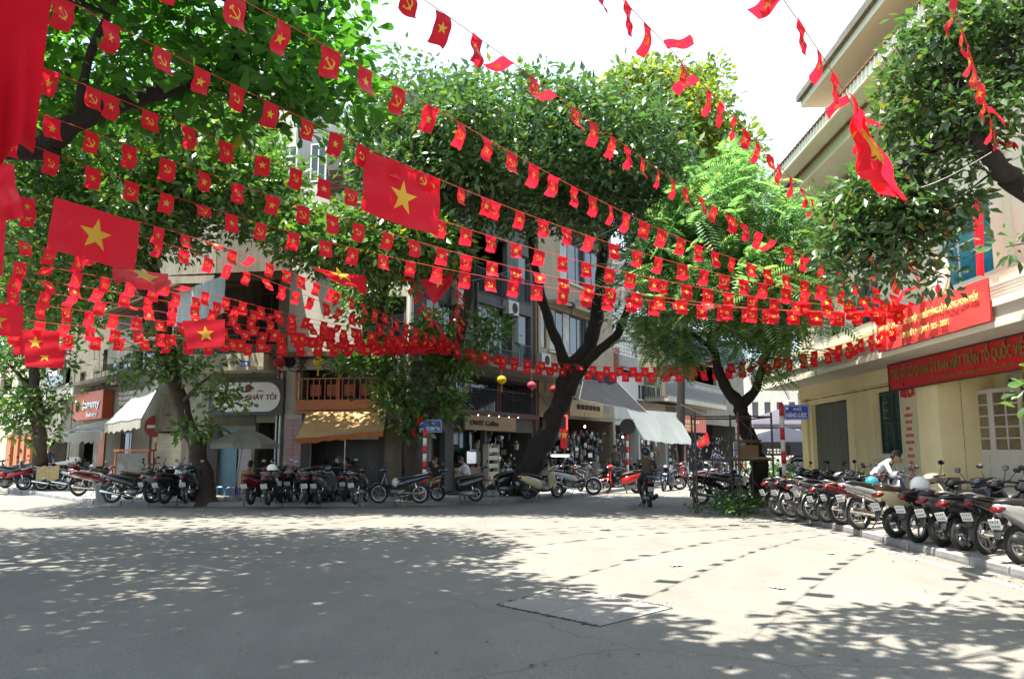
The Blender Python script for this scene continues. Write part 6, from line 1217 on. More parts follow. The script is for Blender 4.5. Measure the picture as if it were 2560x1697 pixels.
def tree(name, label, base, limbs, blobs, ncl, per, crad, lsize, lm, bark=m_bark, kind='leaf', group=None, ntw=160, individual=0, fr=None, up=.5, flat=.7):
    t = thing(name, label, 'tree', base, 0, group); o0 = Vector(base); b = MB(); LPs = []
    for pts, r in limbs: LPs.append(limb(b, [Vector(p)-o0 for p in pts], r))
    C = sample(blobs, ncl)-np.array(o0[:]); twigs(b, C, LPs, ntw); b.build('trunk', bark, t, True)
    if fr: V, Q = fronds(C, per, *fr); me = np_mesh('crown', V, Q, lm)
    else:
        V, Q, c, d, z, s = leaves(C, per, crad, lsize, kind, up, flat)
        if individual:
            k = 9 if kind == 'broad' else 4; cw = c+np.array(o0[:]); dist = np.linalg.norm(cw-np.array([0, 0, EYE]), axis=1)
            u_ = cw[:, 0]/cw[:, 1]; el_ = (cw[:, 2]-EYE)/cw[:, 1]; vis = (np.abs(u_) < .64) & (cw[:, 1] > 2) & (el_ < .62); order = np.argsort(np.where(vis, dist, 1e9))[:individual]; keep = np.ones(len(c), bool); keep[order] = False
            nq = Q.shape[0]//len(c); Qk = Q.reshape(len(c), nq, -1)[keep].reshape(-1, Q.shape[1]); T = TPL['broad' if kind == 'broad' else 'leaf'][0]; Fq = BQ if kind == 'broad' else [(0, 3, 2), (0, 2, 1)]
            lb = MB(); lb.add([tuple(q) for q in T], Fq); lme = lb.mesh('leaf', lm)
            for i in order:
                di, zi = Vector(d[i]), Vector(z[i]); yi = zi.cross(di); M = Matrix((di, yi, zi)).transposed().to_4x4(); M.translation = Vector(c[i]); lo = link('leaf', lme, t); lo.matrix_local = M @ Matrix.Scale(float(s[i]), 4)
            remap = np.full(len(V), -1); used = np.unique(Qk); remap[used] = np.arange(len(used)); V = V[used]; Q = remap[Qk]
        me = np_mesh('crown', V, Q, lm)
    tag(link('crown', me, t), kind='stuff'); return t
def pb(u, v, d, ru, rv, rd=None):   # blob seen at pixel u,v with pixel radii, at depth d
    p = P(u, v, d); k = d/FPX; return (p.x, p.y, p.z, ru*k, rd or ru*k*.8, rv*k)
# T1 leaning tree on the left corner
D = 24.6; bs = G(515, 1256, .1); DF = -1.6
tree('street_tree', 'dark leaning street tree on the left corner, trunk curving up to the left', bs,
 [([bs-Vector((0, 0, .2)), P(512, 1200, D), P(490, 1120, D), P(452, 1010, D), P(425, 900, D-.2), P(408, 800, D-.4), P(385, 690, D-.6), P(395, 600, D-.8), P(380, 500, D-1)], [.36, .27, .245, .235, .225, .21, .18, .14, .08]),
  ([P(408, 800, D-.4), P(340, 700, D-1.2), P(250, 620, D-2), P(150, 560, D-2)], [.2, .15, .1, .05]), ([P(395, 610, D-.8), P(480, 520, D), P(580, 470, D+.5), P(660, 440, D)], [.17, .12, .08, .04]), ([P(385, 690, D-.6), P(300, 560, D+1), P(260, 450, D+1), P(250, 380, D)], [.16, .12, .08, .04]), ([P(452, 1010, D), P(500, 960, D-.8), P(540, 930, D-1)], [.08, .05, .02])],
 [pb(300, 400, D-2.9, 230, 110, 3.77), pb(560, 440, D-2.9, 190, 100, 3.77), pb(160, 520, D-2.9, 130, 120, 3.48), pb(380, 560, D-.5-2.9, 120, 60, 2.61), pb(640, 520, D-2.9, 110, 60, 2.90), pb(500, 330, D+1-2.9, 200, 70, 2.90), pb(170, 650, D-.5-2.9, 140, 60, 2.90), pb(90, 760, D+1-2.9, 100, 70, 2.90), pb(470, 920, D-.6, 60, 40, 0.90), pb(560, 990, D-1, 50, 25, 0.70), pb(400, 870, D-.4, 60, 40, 0.80), pb(350, 930, D-.6, 50, 30, 0.60), pb(500, 1070, D-.8, 50, 22, 0.60), pb(560, 880, D-.6, 40, 20, 0.50)],
 2300, 15, .42, .24, L_mid, m_bark2, group='street trees round the crossroads')
# T2 middle tree
bs = G(1035, 1250, .1); D = 25.4
tree('street_tree', 'forked street tree beside the striped pole, bushy low leaves before the restaurant', bs,
 [([bs-Vector((0, 0, .2)), P(1030, 1180, D), P(1035, 1090, D), P(1085, 1010, D), P(1120, 930, D), P(1150, 840, D), P(1170, 740, D), P(1180, 640, D), P(1200, 560, D), P(1280, 470, D)], [.36, .27, .24, .2, .18, .16, .16, .14, .12, .07]),
  ([P(1040, 1085, D), P(1000, 1000, D), P(965, 930, D), P(950, 860, D), P(955, 760, D-.3), P(980, 640, D-.5), P(990, 560, D-.5)], [.22, .15, .13, .12, .1, .07, .04]), ([P(1170, 720, D), P(1090, 620, D-.5), P(1030, 560, D-.5)], [.12, .08, .04])],
 [pb(900, 600, D-1-3.2, 120, 50, 2.40), pb(1060, 620, D-1-3.2, 110, 60, 2.40), pb(770, 600, D-1-3.2, 90, 60, 2.25), pb(950, 895, D-.6, 85, 26, .8), pb(870, 900, D-.8, 40, 22, .6), pb(990, 985, D-.6, 55, 45, .6), pb(1105, 1005, D-.4, 40, 50, .5), pb(920, 730, D, 60, 80, 1.00), pb(1080, 830, D, 40, 45, 0.80), pb(1215, 830, D+.2, 45, 40, 0.70), pb(1130, 900, D, 60, 30, 0.80), pb(950, 650, D-1-3.2, 190, 35, 2.25), pb(1030, 1060, D-.7, 30, 20, 0.50)],
 1120, 14, .42, .23, L_mid, m_bark2, group='street trees round the crossroads', ntw=150)
# T3 big dark tree
bs = G(1300, 1236, .1); D = 26.2
tree('street_tree', 'huge dark tree leaning right with a thick forked black trunk and the highest central crown', bs,
 [([bs-Vector((0, 0, .2)), P(1325, 1170, D), P(1365, 1090, D), P(1400, 1010, D), P(1425, 930, D), P(1470, 870, D), P(1490, 800, D), P(1500, 720, D), P(1510, 620, D), P(1520, 520, D), P(1500, 420, D), P(1440, 330, D)], [.48, .38, .34, .31, .29, .25, .22, .19, .16, .13, .1, .05]),
  ([P(1425, 940, D), P(1395, 860, D), P(1365, 780, D), P(1345, 700, D), P(1325, 600, D), P(1320, 520, D), P(1260, 420, D), P(1200, 330, D)], [.2, .17, .16, .14, .12, .1, .08, .04]), ([P(1420, 980, D-.2), P(1470, 900, D-.5), P(1540, 840, D-.6), P(1570, 770, D-.6), P(1600, 700, D-.5), P(1680, 620, D)], [.22, .17, .15, .12, .08, .04]), ([P(1320, 540, D), P(1380, 440, D), P(1370, 340, D)], [.09, .06, .03]), ([P(1250, 470, D), P(1160, 400, D), P(1100, 350, D)], [.07, .05, .03]), ([P(1510, 600, D), P(1600, 500, D), P(1680, 400, D)], [.12, .08, .04])],
 [pb(1300, 403, D-3.6, 280, 125, 4.83), pb(1120, 400, D-1-3.6, 150, 130, 3.45), pb(1520, 425, D-3.6, 190, 150, 4.14), pb(1390, 323, D-3.6, 180, 60, 3.45), pb(1160, 303, D+1-3.6, 120, 60, 2.99), pb(1300, 470, D-1-3.6, 220, 55, 2.99), pb(1640, 470, D-3.6, 110, 80, 2.88), pb(1080, 323, D-3.6, 110, 90, 3.22), pb(1000, 470, D-1-3.6, 120, 70, 2.53), pb(1480, 560, D-.6, 60, 40, 1.00), pb(1300, 560, D-.6, 60, 30, 1.00), pb(1030, 238, D+1-3.6, 70, 60, 2.30), pb(1520, 790, D-.4, 35, 30, 0.50), pb(930, 358, D-3.6, 90, 130, 2.88), pb(1590, 348, D-3.6, 100, 60, 2.30)],
 2900, 15, .42, .23, L_dark, m_bark, group='street trees round the crossroads', ntw=240)
# T4 feathery tree
bs = G(1895, 1240, 0); D = 23.2
tree('feathery_tree', 'pale green feathery leaved tree standing inside the scaffold', bs,
 [([bs-Vector((0, 0, .2)), P(1900, 1180, D), P(1885, 1120, D), P(1860, 1060, D), P(1850, 1015, D), P(1810, 960, D), P(1790, 900, D), P(1770, 820, D), P(1740, 740, D), P(1720, 640, D)], [.32, .25, .22, .21, .2, .16, .13, .1, .08, .04]),
  ([P(1850, 1020, D), P(1890, 970, D), P(1905, 920, D), P(1930, 850, D), P(1940, 760, D)], [.17, .13, .11, .08, .04]), ([P(1780, 870, D), P(1680, 800, D), P(1620, 780, D)], [.08, .05, .03]), ([P(1740, 740, D), P(1820, 640, D), P(1840, 560, D)], [.07, .05, .03])],
 [pb(1790, 560, D-2.4, 160, 100, 2.99), pb(1800, 470, D-2.4, 110, 50, 2.30), pb(1900, 620, D-2.4, 130, 110, 2.76), pb(1680, 690, D-2.4, 130, 100, 2.53), pb(1830, 740, D-2.4, 190, 80, 2.99), pb(1640, 820, D-.3, 70, 50, 1.30), pb(1950, 790, D-2.4, 110, 70, 2.07), pb(1930, 890, D-.2, 60, 40, 1.00), pb(1640, 600, D-2.4, 80, 60, 1.84), pb(1710, 880, D, 60, 40, 1.00), pb(1850, 830, D, 70, 40, 1.20), pb(2010, 700, D-2.4, 70, 60, 1.61)],
 950, 4, .4, .5, L_fern, m_bark, fr=(.78, 10), ntw=120)
# T7 yellow green tree behind
D = 42; bs = P(1700, 1120, D); bs.z = 0
tree('background_tree', 'yellow green broad leaved tree rising behind the central crown at the sky', bs, [([bs, P(1700, 800, D), P(1690, 500, D), P(1640, 300, D)], [.22, .2, .18, .08]), ([P(1690, 520, D), P(1780, 400, D), P(1830, 360, D)], [.2, .12, .05]), ([P(1690, 450, D), P(1720, 280, D), P(1760, 190, D)], [.15, .1, .04]), ([P(1690, 500, D), P(1560, 280, D)], [.15, .05])],
 [pb(1620, 230, D, 110, 45, 3), pb(1760, 200, D, 50, 30, 2), pb(1700, 320, D, 140, 80, 4), pb(1800, 400, D, 90, 50, 3), pb(1560, 220, D, 60, 30, 2), pb(1720, 430, D, 120, 60, 3.5), pb(1850, 340, D, 50, 25, 1.5)], 900, 12, .6, .42, L_yel, kind='broad', ntw=80)
# T8 small left tree and backdrop trees of the left street
D = 30.2; bs = G(104, 1222, .1)
tree('street_tree', 'small dark street tree by the far left shops', bs, [([bs-Vector((0, 0, .2)), P(100, 1130, D), P(95, 1040, D), P(85, 950, D), P(90, 860, D), P(120, 760, D)], [.3, .24, .22, .19, .15, .06]), ([P(92, 1060, D), P(130, 1020, D), P(165, 990, D)], [.1, .07, .03]), ([P(95, 1000, D), P(50, 940, D), P(10, 900, D)], [.1, .07, .03])],
 [pb(95, 1000, D, 80, 40, 1.3), pb(40, 1030, D, 60, 45, 1.4), pb(30, 900, D, 60, 40, 1.2), pb(100, 880, D, 70, 50, 1.6), pb(90, 1080, D, 55, 16, 1), pb(150, 720, D+2, 150, 90, 3), pb(40, 660, D+3, 90, 90, 3), pb(230, 640, D+3, 110, 60, 2.5), pb(30, 800, D+1, 80, 50, 2)], 1100, 14, .5, .27, L_mid, m_bark2, group='street trees round the crossroads', ntw=90)
D = 56; bs = P(1000, 1125, D); bs.z = 0
tree('background_tree', 'dim green tree far behind the left street roofs', P(160, 1125, 60)*1., [([P(160, 1125, 60), P(150, 800, 60), P(160, 500, 60)], [.5, .4, .1])], [pb(60, 560, 60, 160, 120, 5), pb(280, 520, 60, 160, 110, 5), pb(160, 350, 60, 220, 120, 5), pb(20, 760, 58, 90, 120, 4)], 700, 14, .9, .5, L_mid, kind='leaf', ntw=50)
# T6 great tree overhanging from the left, branch crossing the top left corner
BW = [(-4.95, 12.7, 8.9, 2.2, 2.8, 1.4), (-3.45, 12.7, 8.6, 1.2, 1.7, 1.3), (-8.15, 12.8, 8.8, 2.8, 2.7, 1.4), (-11.85, 12.4, 8.8, 3, 3.0, 1.5), (-6.35, 9.2, 8.9, 3.2, 2.4, 1.2), (-3.15, 10.7, 7.2, 0.9, 1.1, 0.5), (-5.85, 11.8, 7.0, 1.8, 1.6, 0.5), (-3.05, 12.0, 7.0, 0.9, 1.0, 0.5)]
OFFV = [(-15.45, 11.7, 8.8, 3, 4, 1.7), (-9.95, 6.3, 8.8, 3.5, 3.2, 1.5), (-4.05, 7.7, 9.2, 2.0, 2.4, 1.0), (-4.05, 4.7, 8.8, 2.8, 2.4, 1.1), (-8.45, 2.7, 8.8, 4, 3, 1.3), (-13.45, 6.7, 8.8, 3, 4, 1.5), (-2.15, 6.0, 8.6, 1.4, 1.8, 0.9), (-1.65, 4.0, 8.6, 1.2, 1.5, 0.9), (-3.85, 1.9, 8.8, 3, 1.5, 1)]
BW = BW+OFFV*3
bs = Vector((-13.5, 9.5, 0))
tree('overhanging_tree', 'great broad leaved tree whose dark branches and bright rosettes fill the upper left corner', bs,
 [([bs, (-13.2, 9.6, 2.5), (-12, 9.9, 4.6), (-10.5, 10.2, 5.9), P(60, 372, 11), P(130, 350, 11), P(200, 300, 11), P(300, 260, 11.2), P(400, 232, 11.4), P(500, 190, 11.8), P(570, 140, 12), P(590, 60, 12.2), P(600, -60, 12.5)], [.42, .35, .29, .23, .18, .17, .15, .13, .11, .09, .07, .055, .04]),
  ([P(560, 160, 12), P(640, 118, 12.3), P(700, 130, 12.6), P(760, 180, 13), P(860, 250, 13.4)], [.09, .07, .06, .045, .02]), ([(-12, 9.9, 4.6), (-11, 7, 7.2), (-9, 5, 8.6), (-5, 3.5, 9)], [.24, .17, .11, .05]), ([(-10.5, 10.2, 5.9), (-10.5, 11.5, 8), (-9, 12.5, 9.6)], [.16, .11, .06]), ([P(590, 60, 12.2), P(700, -40, 12.6), P(820, -100, 13)], [.07, .05, .03]), ([P(200, 300, 11), P(220, 150, 10.5), P(300, -20, 10)], [.09, .06, .03])],
 BW, 7600, 13, .40, .265, L_term, m_bark, kind='broad', group='trees overhanging the crossroads', ntw=320, individual=295, up=.35, flat=.5)
# T6b canopy of the tree behind the photographer: its shade falls over the lower part of the photo
BB = [(1.5, 6.6, 8.2, 0.9, 0.7, 0.4), (3.2, 6.3, 8.2, 1.3, 1.0, 0.5), (5.0, 5.9, 8.2, 1.3, 1.2, 0.6), (1.9, 3.1, 8.2, 1.6, 0.8, 0.5), (5.2, 3.3, 8, 1.3, 1.2, 0.6), (2.6, 1.5, 8.4, 3.2, 1.0, 0.7), (0.3, 4.9, 8.3, 0.9, 1.0, 0.5), (0.1, 2.7, 8.4, 1.5, 1.0, 0.6)]
bs = Vector((3.5, -4, 0))
tree('overhanging_tree', 'tall tree standing behind the viewpoint whose leaves shade the near road', bs, [([bs, (3.4, -3.6, 3), (3, -2.5, 5.5), (2.6, 0, 7.6), (2, 3, 8.4), (1, 5, 8.6)], [.45, .38, .33, .25, .15, .05]), ([(3, -2.5, 5.5), (4.5, 1, 8), (5.5, 4, 8.4)], [.2, .14, .05]), ([(2.6, 0, 7.6), (0, 2.5, 8.4), (-1, 5, 8.5)], [.15, .1, .04])],
 BB, 760, 13, .38, .25, L_term, m_bark, kind='broad', group=None, ntw=60, up=.6, flat=.5)
# T5 glossy tree at the right
bs = Vector((9.2, 9.3, .1)); 
tree('glossy_tree', 'glossy dark leaved tree leaning in from the right edge before the yellow office', bs,
 [([bs-Vector((0, 0, .2)), (9.2, 9.4, 1.5), (8.8, 9.8, 3.2), P(2575, 480, 11), P(2510, 430, 11), P(2460, 370, 11), P(2440, 320, 11.2), P(2450, 250, 11.3), P(2500, 225, 11.2), P(2530, 190, 11), P(2520, 120, 11), P(2550, 40, 11)], [.3, .26, .22, .17, .14, .12, .1, .09, .08, .075, .06, .04]),
  ([P(2455, 355, 11), P(2380, 350, 11.5), P(2280, 400, 12), P(2200, 450, 12.5)], [.09, .07, .05, .02]), ([P(2445, 260, 11.2), P(2380, 180, 11.5), P(2330, 120, 12)], [.06, .04, .02]), ([P(2280, 400, 12), P(2260, 520, 12.3), P(2200, 600, 12.6)], [.04, .03, .015]), ([P(2570, 470, 11), P(2600, 560, 10), P(2590, 620, 9.5)], [.05, .03, .015])],
 [pb(2330, 130, 11.6, 90, 90, 1.), pb(2420, 60, 11.4, 130, 60, 1.2), pb(2520, 90, 11.2, 90, 90, 1.), pb(2300, 260, 12, 90, 80, 1.), pb(2400, 290, 11.6, 110, 80, 1.), pb(2350, 410, 12, 110, 60, 1.), pb(2160, 490, 12.6, 100, 60, 1.), pb(2240, 540, 12.4, 110, 60, 1.), pb(2120, 600, 12.7, 60, 60, .8), pb(2190, 620, 12.6, 70, 60, .8), pb(2350, 560, 12.2, 70, 50, .8), pb(2500, 270, 11, 50, 70, .7), pb(2120, 700, 12.6, 30, 50, .4), pb(2260, 660, 12.4, 60, 40, .6), pb(2340, 690, 12, 40, 40, .4), pb(2540, 620, 10, 30, 25, .3), pb(2545, 440, 11, 25, 20, .3), pb(2560, 160, 11, 40, 80, .7), pb(2400, 500, 12, 40, 40, .5)],
 1000, 9, .27, .175, L_dark, m_bark, kind='leaf', group='trees overhanging the crossroads', ntw=200, individual=295)
# sprig at the right edge by the doors
D = 9.0; bs = P(2600, 1150, D); bs.z = .11
tree('potted_shrub', 'broad leaved shrub poking in at the right edge before the white doors', bs, [([bs, P(2600, 1050, D), P(2570, 985, D), P(2545, 960, D)], [.03, .025, .02, .01])], [pb(2572, 1005, D, 14, 30, .12), pb(2610, 960, D, 35, 40, .2)], 20, 6, .14, .16, L_mid, m_bark, kind='broad', ntw=8)
# heap of cut branches
bs = G(1850, 1285, 0); V, Q, *_ = leaves(np.array([[G(u, v, 0).x, G(u, v, 0).y, max(.05, h)] for u, v, h in [(random.gauss(1852, 38), random.gauss(1272, 10), abs(random.gauss(0, .16))) for _ in range(300)]]), 9, .22, .12)
o = link('cut_branch_heap', np_mesh('cut_branch_heap', V, Q, L_cut)); tag(o, 'heap of freshly cut green branches lying at the scaffold foot', 'branches', kind='stuff')
C_ = np.array([[G(u, 1240, 0).x+random.gauss(0, .2), G(u, 1240, 0).y+random.gauss(0, .3), random.uniform(.2, 1.1)] for u in np.random.uniform(1880, 1985, 150)]); V, Q, *_ = leaves(C_, 10, .25, .15)
o = link('hedge_clump', np_mesh('hedge_clump', V, Q, L_cut)); tag(o, 'low leafy bush between the scaffold and the striped street sign pole', 'bush')
# ================================================================ FLAGS
m_fl = mat('flag_red', (.80, .016, .040), .5, var=0, trans=.55, spec=.45); m_fy = mat('flag_yellow', (.88, .60, .06), .5, var=0, trans=.3); m_cord = mat('red_cord', (.5, .06, .02), .7, var=0)
FW, FH = .235, .30
def star_pts(r): return [((r if k % 2 == 0 else r*.40)*math.sin(k*math.pi/5), (r if k % 2 == 0 else r*.40)*math.cos(k*math.pi/5)) for k in range(10)]
WARPS = []
for k in range(10):
    a, b_, c_, ph = random.uniform(.006, .02), random.uniform(.004, .014), random.uniform(-.05, .07), random.uniform(0, 6)
    WARPS.append((a*1.3, b_*1.2, c_*1.3, ph))
def warp(k, x, z):           # x in [-.5,.5]*FW, z from 0 down to -FH -> y
    a, b_, c_, ph = WARPS[k]; t = -z/FH; curl = .10*max(0, t-.72)**1.5*(1 if k % 2 else -1)*3
    return a*math.sin(x*26+ph+t*2)*t**.5+b_*math.sin(t*9+ph)+c_*t*t+curl
FLC = {}
def flag_meshes(k, sh, kind):
    key = (k, sh, kind)
    if key in FLC: return FLC[key]
    s = sh*.1; f = lambda x, z: (x, warp(k, x, z), z+s*x+(.012*abs(x/FW*2)**2 if False else 0))
    b = MB(); b.grid(lambda u, t: f((u-.5)*FW*(1-.04*math.sin(t*3+k)), -t*FH), 5, 9); fm = b.mesh('pennant', m_fl, True)
    b = MB()
    for sd in (-1, 1):
        def g(x, z): p = f(x, z-FH*.5); return (p[0], p[1]+sd*.004, p[2])
        if kind == 'star':
            pp = star_pts(.062); b.add([g(0, 0)]+[g(*p) for p in pp], [(0, 1+j, 1+(j+1) % 10) for j in range(10)])
        else:
            n = 12; o_, i_ = [], []
            for j in range(n+1):
                a = math.radians(-150+235*j/n); w_ = .016*math.sin(math.pi*(j+.3)/(n+.6))+.001; o_.append((.052*math.cos(a)+.004, .052*math.sin(a)+.0)); i_.append(((.052-w_)*math.cos(a)+.004, (.052-w_)*math.sin(a)))
            b.add([g(*p) for p in o_]+[g(*p) for p in i_], [(j, j+1, n+2+j, n+1+j) for j in range(n)])
            def bar(x0, z0, x1, z1, w_): d = Vector((x1-x0, z1-z0)).normalized()*w_; b.add([g(x0-d.y, z0+d.x), g(x0+d.y, z0-d.x), g(x1+d.y, z1-d.x), g(x1-d.y, z1+d.x)], [(0, 1, 2, 3)])
            bar(-.035, .03, .045, -.05, .0065); bar(-.058, .022, -.022, .054, .012); bar(-.045, -.05, -.032, -.036, .008)
    em = b.mesh('emblem', m_fy); FLC[key] = (fm, em); return FLC[key]
def fit_string(pts, n=60, ext=(0, 0)):
    Pp = [P(*q) for q in pts]; t = [0]
    for a, b_ in zip(Pp[:-1], Pp[1:]): t.append(t[-1]+(b_-a).length)
    t = np.array(t)/t[-1]; A = np.array([p[:] for p in Pp]); deg = min(3 if len(pts) > 5 else 2, len(pts)-1); wts = np.ones(len(t)); wts[-1] = 6; co = [np.polyfit(t, A[:, k], deg, w=wts) for k in range(3)]
    tt = np.linspace(-ext[0], 1+ext[1], n); return [Vector([float(np.polyval(c, x)) for c in co]) for x in tt]
NFL = 0
def flag_string(label, pts, spacing=.52, ext=(0, 0), swing=.2, wild=.04, group='strings of small red flags', edge=False, start=0, cut=0):
    global NFL
    q = fit_string(pts, 60, ext); t = thing('flag_string', label, 'bunting', q[0], 0, group); o0 = q[0]
    b = MB(); b.tube([p-o0 for p in q], .0055, 4, 0, False); b.build('cord', m_cord, t)
    L = [0.]
    for a, c in zip(q[:-1], q[1:]): L.append(L[-1]+(c-a).length)
    s = .2; i = start; Ls = np.array(L); Q = np.array([p[:] for p in q])
    while s < L[-1]-.15:
        p = Vector([float(np.interp(s, Ls, Q[:, k])) for k in range(3)]); p2 = Vector([float(np.interp(s+.1, Ls, Q[:, k])) for k in range(3)]); d = (p2-p).normalized(); hz = math.hypot(d.x, d.y); sl = max(-6, min(6, round(d.z/max(hz, .2)*10)))
        kind = 'star' if i % 2 else 'hammer'; fm, em = flag_meshes(random.randrange(10), sl, kind); o = link('flag', fm, t, p-o0)
        sw = random.gauss(0, swing)+(random.uniform(-1.3, 1.3) if random.random() < wild else 0); o.rotation_euler = Matrix.Rotation(math.atan2(d.y, d.x), 3, 'Z').to_euler(); o.rotation_euler = (Matrix.Rotation(math.atan2(d.y, d.x)+random.gauss(0, .10), 3, 'Z') @ Matrix.Rotation(sw, 3, 'X')).to_euler()
        link('emblem_star' if kind == 'star' else 'emblem_hammer_sickle', em, o); s += (spacing*(1.02-.26*s/L[-1]) if spacing > .55 else spacing)*(random.uniform(.9, 1.1) if random.random() > .05 else .42); i += 1; NFL += 1
    return t
AR = (2318, 772, 17.2)
flag_string('flag string running highest over the sky to the far right before the blue window eave', [(2378, -10, 7), (2415, 110, 8), (2455, 230, 9.4), (2490, 340, 11), (2508, 410, 12.3)], .63, (.3, 0), .1, .1)
flag_string('flag string dropping from the top right of the sky, carrying the folded big flag', [(1925, -40, 7.3), (1990, 40, 7.8), (2050, 130, 8.4), (2110, 225, 9.1), (2180, 360, 10.6), (2245, 520, 13), (2290, 660, 15.4), AR], .63, (.15, 0), .12, .2)
flag_string('flag string crossing the middle of the sky, right of the open gap', [(1520, -10, 7.2), (1595, 20, 7.4), (1650, 85, 8), (1705, 150, 8.8), (1760, 215, 9.6), (1860, 330, 11.2), (1935, 410, 12.6), (2010, 470, 13.6), (2100, 560, 14.8), (2200, 670, 16), AR], .63, (.15, 0), .15, .2)
flag_string('flag string crossing the left of the sky and skimming the central crown', [(980, -50, 6.5), (1064, 0, 6.8), (1152, 62, 7.3), (1242, 127, 8), (1388, 236, 9.2), (1511, 327, 10.5), (1613, 400, 11.8), (1700, 462, 12.8), (1834, 549, 14.4), (1964, 616, 15.6), (2100, 680, 16.6), AR], .63, (.1, 0), .15, .3)
flag_string('flag string starting over the upper left crown, second row from the top', [(590, -10, 6.4), (775, 88, 7.0), (886, 158, 7.7), (995, 220, 8.4), (1092, 278, 9.1), (1175, 325, 9.8), (1253, 367, 10.5), (1388, 440, 11.8), (1500, 500, 13), (1713, 598, 14.6), (1867, 660, 15.8), (2100, 730, 16.8), AR], .63, (.1, 0), .12)
flag_string('flag string holding the big star flag in the middle, starting at the upper left corner', [(145, 0, 7.6), (291, 60, 8.1), (418, 125, 8.7), (543, 187, 9.3), (650, 243, 10), (760, 298, 10.6), (850, 343, 11.3), (915, 374, 11.8), (1137, 469, 13.2), (1317, 532, 14.4), (1500, 595, 15.3), (1713, 661, 16), (1868, 703, 16.5), (2100, 755, 17), AR], .63, (.06, 0), .1)
flag_string('flag string whose first flag peeks out beside the hanging red flag at the left edge', [(98, 165, 9), (214, 211, 9.6), (354, 271, 10.3), (480, 322, 11), (592, 367, 11.7), (698, 407, 12.3), (796, 445, 12.9), (1111, 560, 14.6), (1234, 592, 15.1), (1388, 633, 15.7), (1582, 682, 16.3), (1756, 720, 16.8), (2050, 765, 17.1) , AR], .62, (.03, 0), .1)
flag_string('flag string crossing under the dark branch on the left, fourth from the top there', [(154, 303, 9.9), (280, 349, 10.6), (396, 392, 11.2), (502, 429, 11.8), (598, 460, 12.4), (683, 491, 12.9), (767, 518, 13.4), (915, 568, 14.1), (1054, 610, 14.8), (1211, 652, 15.5), (1450, 703, 16.2), (1634, 736, 16.6), (2000, 782, 17.1) , AR], .62, (.05, 0), .1)
flag_string('flag string just above the big star flag on the left', [(109, 382, 10.8), (223, 420, 11.4), (329, 452, 12), (425, 483, 12.5), (516, 512, 13), (675, 560, 13.9), (817, 603, 14.6), (943, 638, 15.2), (1160, 693, 16), (1396, 725, 16.5), (1613, 744, 16.9), (1900, 768, 17.2) , AR], .62, (.06, 0), .1)
AC = (1136, 860, 24.4)
LW = [((-60, 470, 12.5), (200, 528, 13.8), (430, 579, 15.2), (579, 618, 16.3), (745, 690, 18), (900, 752, 20), (1010, 812, 22.3), AC, .15, 'flag string hidden in part behind the big left star flag'),
      ((-60, 500, 12.8), (180, 555, 14.2), (408, 605, 15.8), (484, 628, 16.4), (700, 715, 18.6), (860, 775, 20.6), (1000, 828, 22.6), AC, .25, 'flag string passing just below the big left star flag'),
      ((-60, 570, 13.4), (57, 600, 14), (135, 633, 14.6), (330, 680, 16.2), (560, 740, 18.2), (760, 792, 20.4), (980, 840, 22.8), AC, .3, 'flag string at left between the big star flag and the folded one'),
      ((-60, 635, 14), (35, 657, 14.6), (184, 684, 15.6), (325, 711, 16.8), (452, 729, 17.8), (700, 790, 20.2), (920, 838, 22.4), AC, .6, 'wind tossed flag string above the leaning trunk'),
      ((-60, 678, 14.4), (40, 695, 15), (165, 714, 16), (279, 732, 17), (433, 752, 18.2), (640, 795, 20), (900, 842, 22.4), AC, .75, 'flag string with the brightest wind lifted flags at left'),
      ((-60, 700, 14.8), (26, 718, 15.4), (87, 728, 16), (300, 765, 17.6), (560, 800, 19.6), (840, 845, 22), AC, .6, 'flag string sagging across the left street house fronts'),
      ((-60, 742, 15.2), (51, 761, 16), (165, 774, 17), (273, 786, 17.8), (371, 795, 18.6), (600, 822, 20.6), (860, 852, 22.4), AC, .2, 'flag string crossing the leaning trunk of the left tree'),
      ((-60, 780, 15.6), (92, 809, 17), (260, 822, 18.2), (440, 836, 19.4), (640, 850, 20.8), (880, 862, 22.8), AC, .2, 'flag string over the shuttered house and the rounded balcony'),
      ((-60, 815, 16), (120, 838, 17.4), (330, 848, 18.8), (600, 856, 20.8), (860, 866, 22.8), AC, .25, 'lowest flag string on the left, along the balcony railing')]
for q in LW: flag_string(q[-1], list(q[:-2]), .6, (0, 0), .22, q[-2]*.7, 'strings of small red flags gathered at the middle post', start=random.randrange(2))
flag_string('steep flag string falling left of the post in front of the grey block', [(1030, 690, 20.4), (1062, 765, 21.8), (1098, 820, 23.2), AC], .22, (0, 0), .5, .5, 'strings of small red flags gathered at the middle post')
flag_string('steep flag string falling beside the trunk before the grey block', [(1138, 690, 20.4), (1146, 750, 21.6), (1138, 810, 23.2), AC], .22, (0, 0), .5, .5, 'strings of small red flags gathered at the middle post')
flag_string('far flag string crossing below the grey block to the yellow office, upper one', [AC[:1]+(866, 24.4), (1300, 895, 25.4), (1480, 915, 25.6), (1700, 920, 24.6), (1900, 900, 22.4), (2060, 866, 20.2), (2240, 812, 17.6)], .42, (0, 0), .2, .2, 'far flag strings crossing the right street')
flag_string('far flag string crossing below the grey block to the yellow office, lower one', [AC[:1]+(872, 24.6), (1300, 905, 25.6), (1480, 928, 25.8), (1700, 932, 24.8), (1900, 912, 22.6), (2060, 878, 20.4), (2230, 822, 17.8)], .42, (0, 0), .2, .2, 'far flag strings crossing the right street')
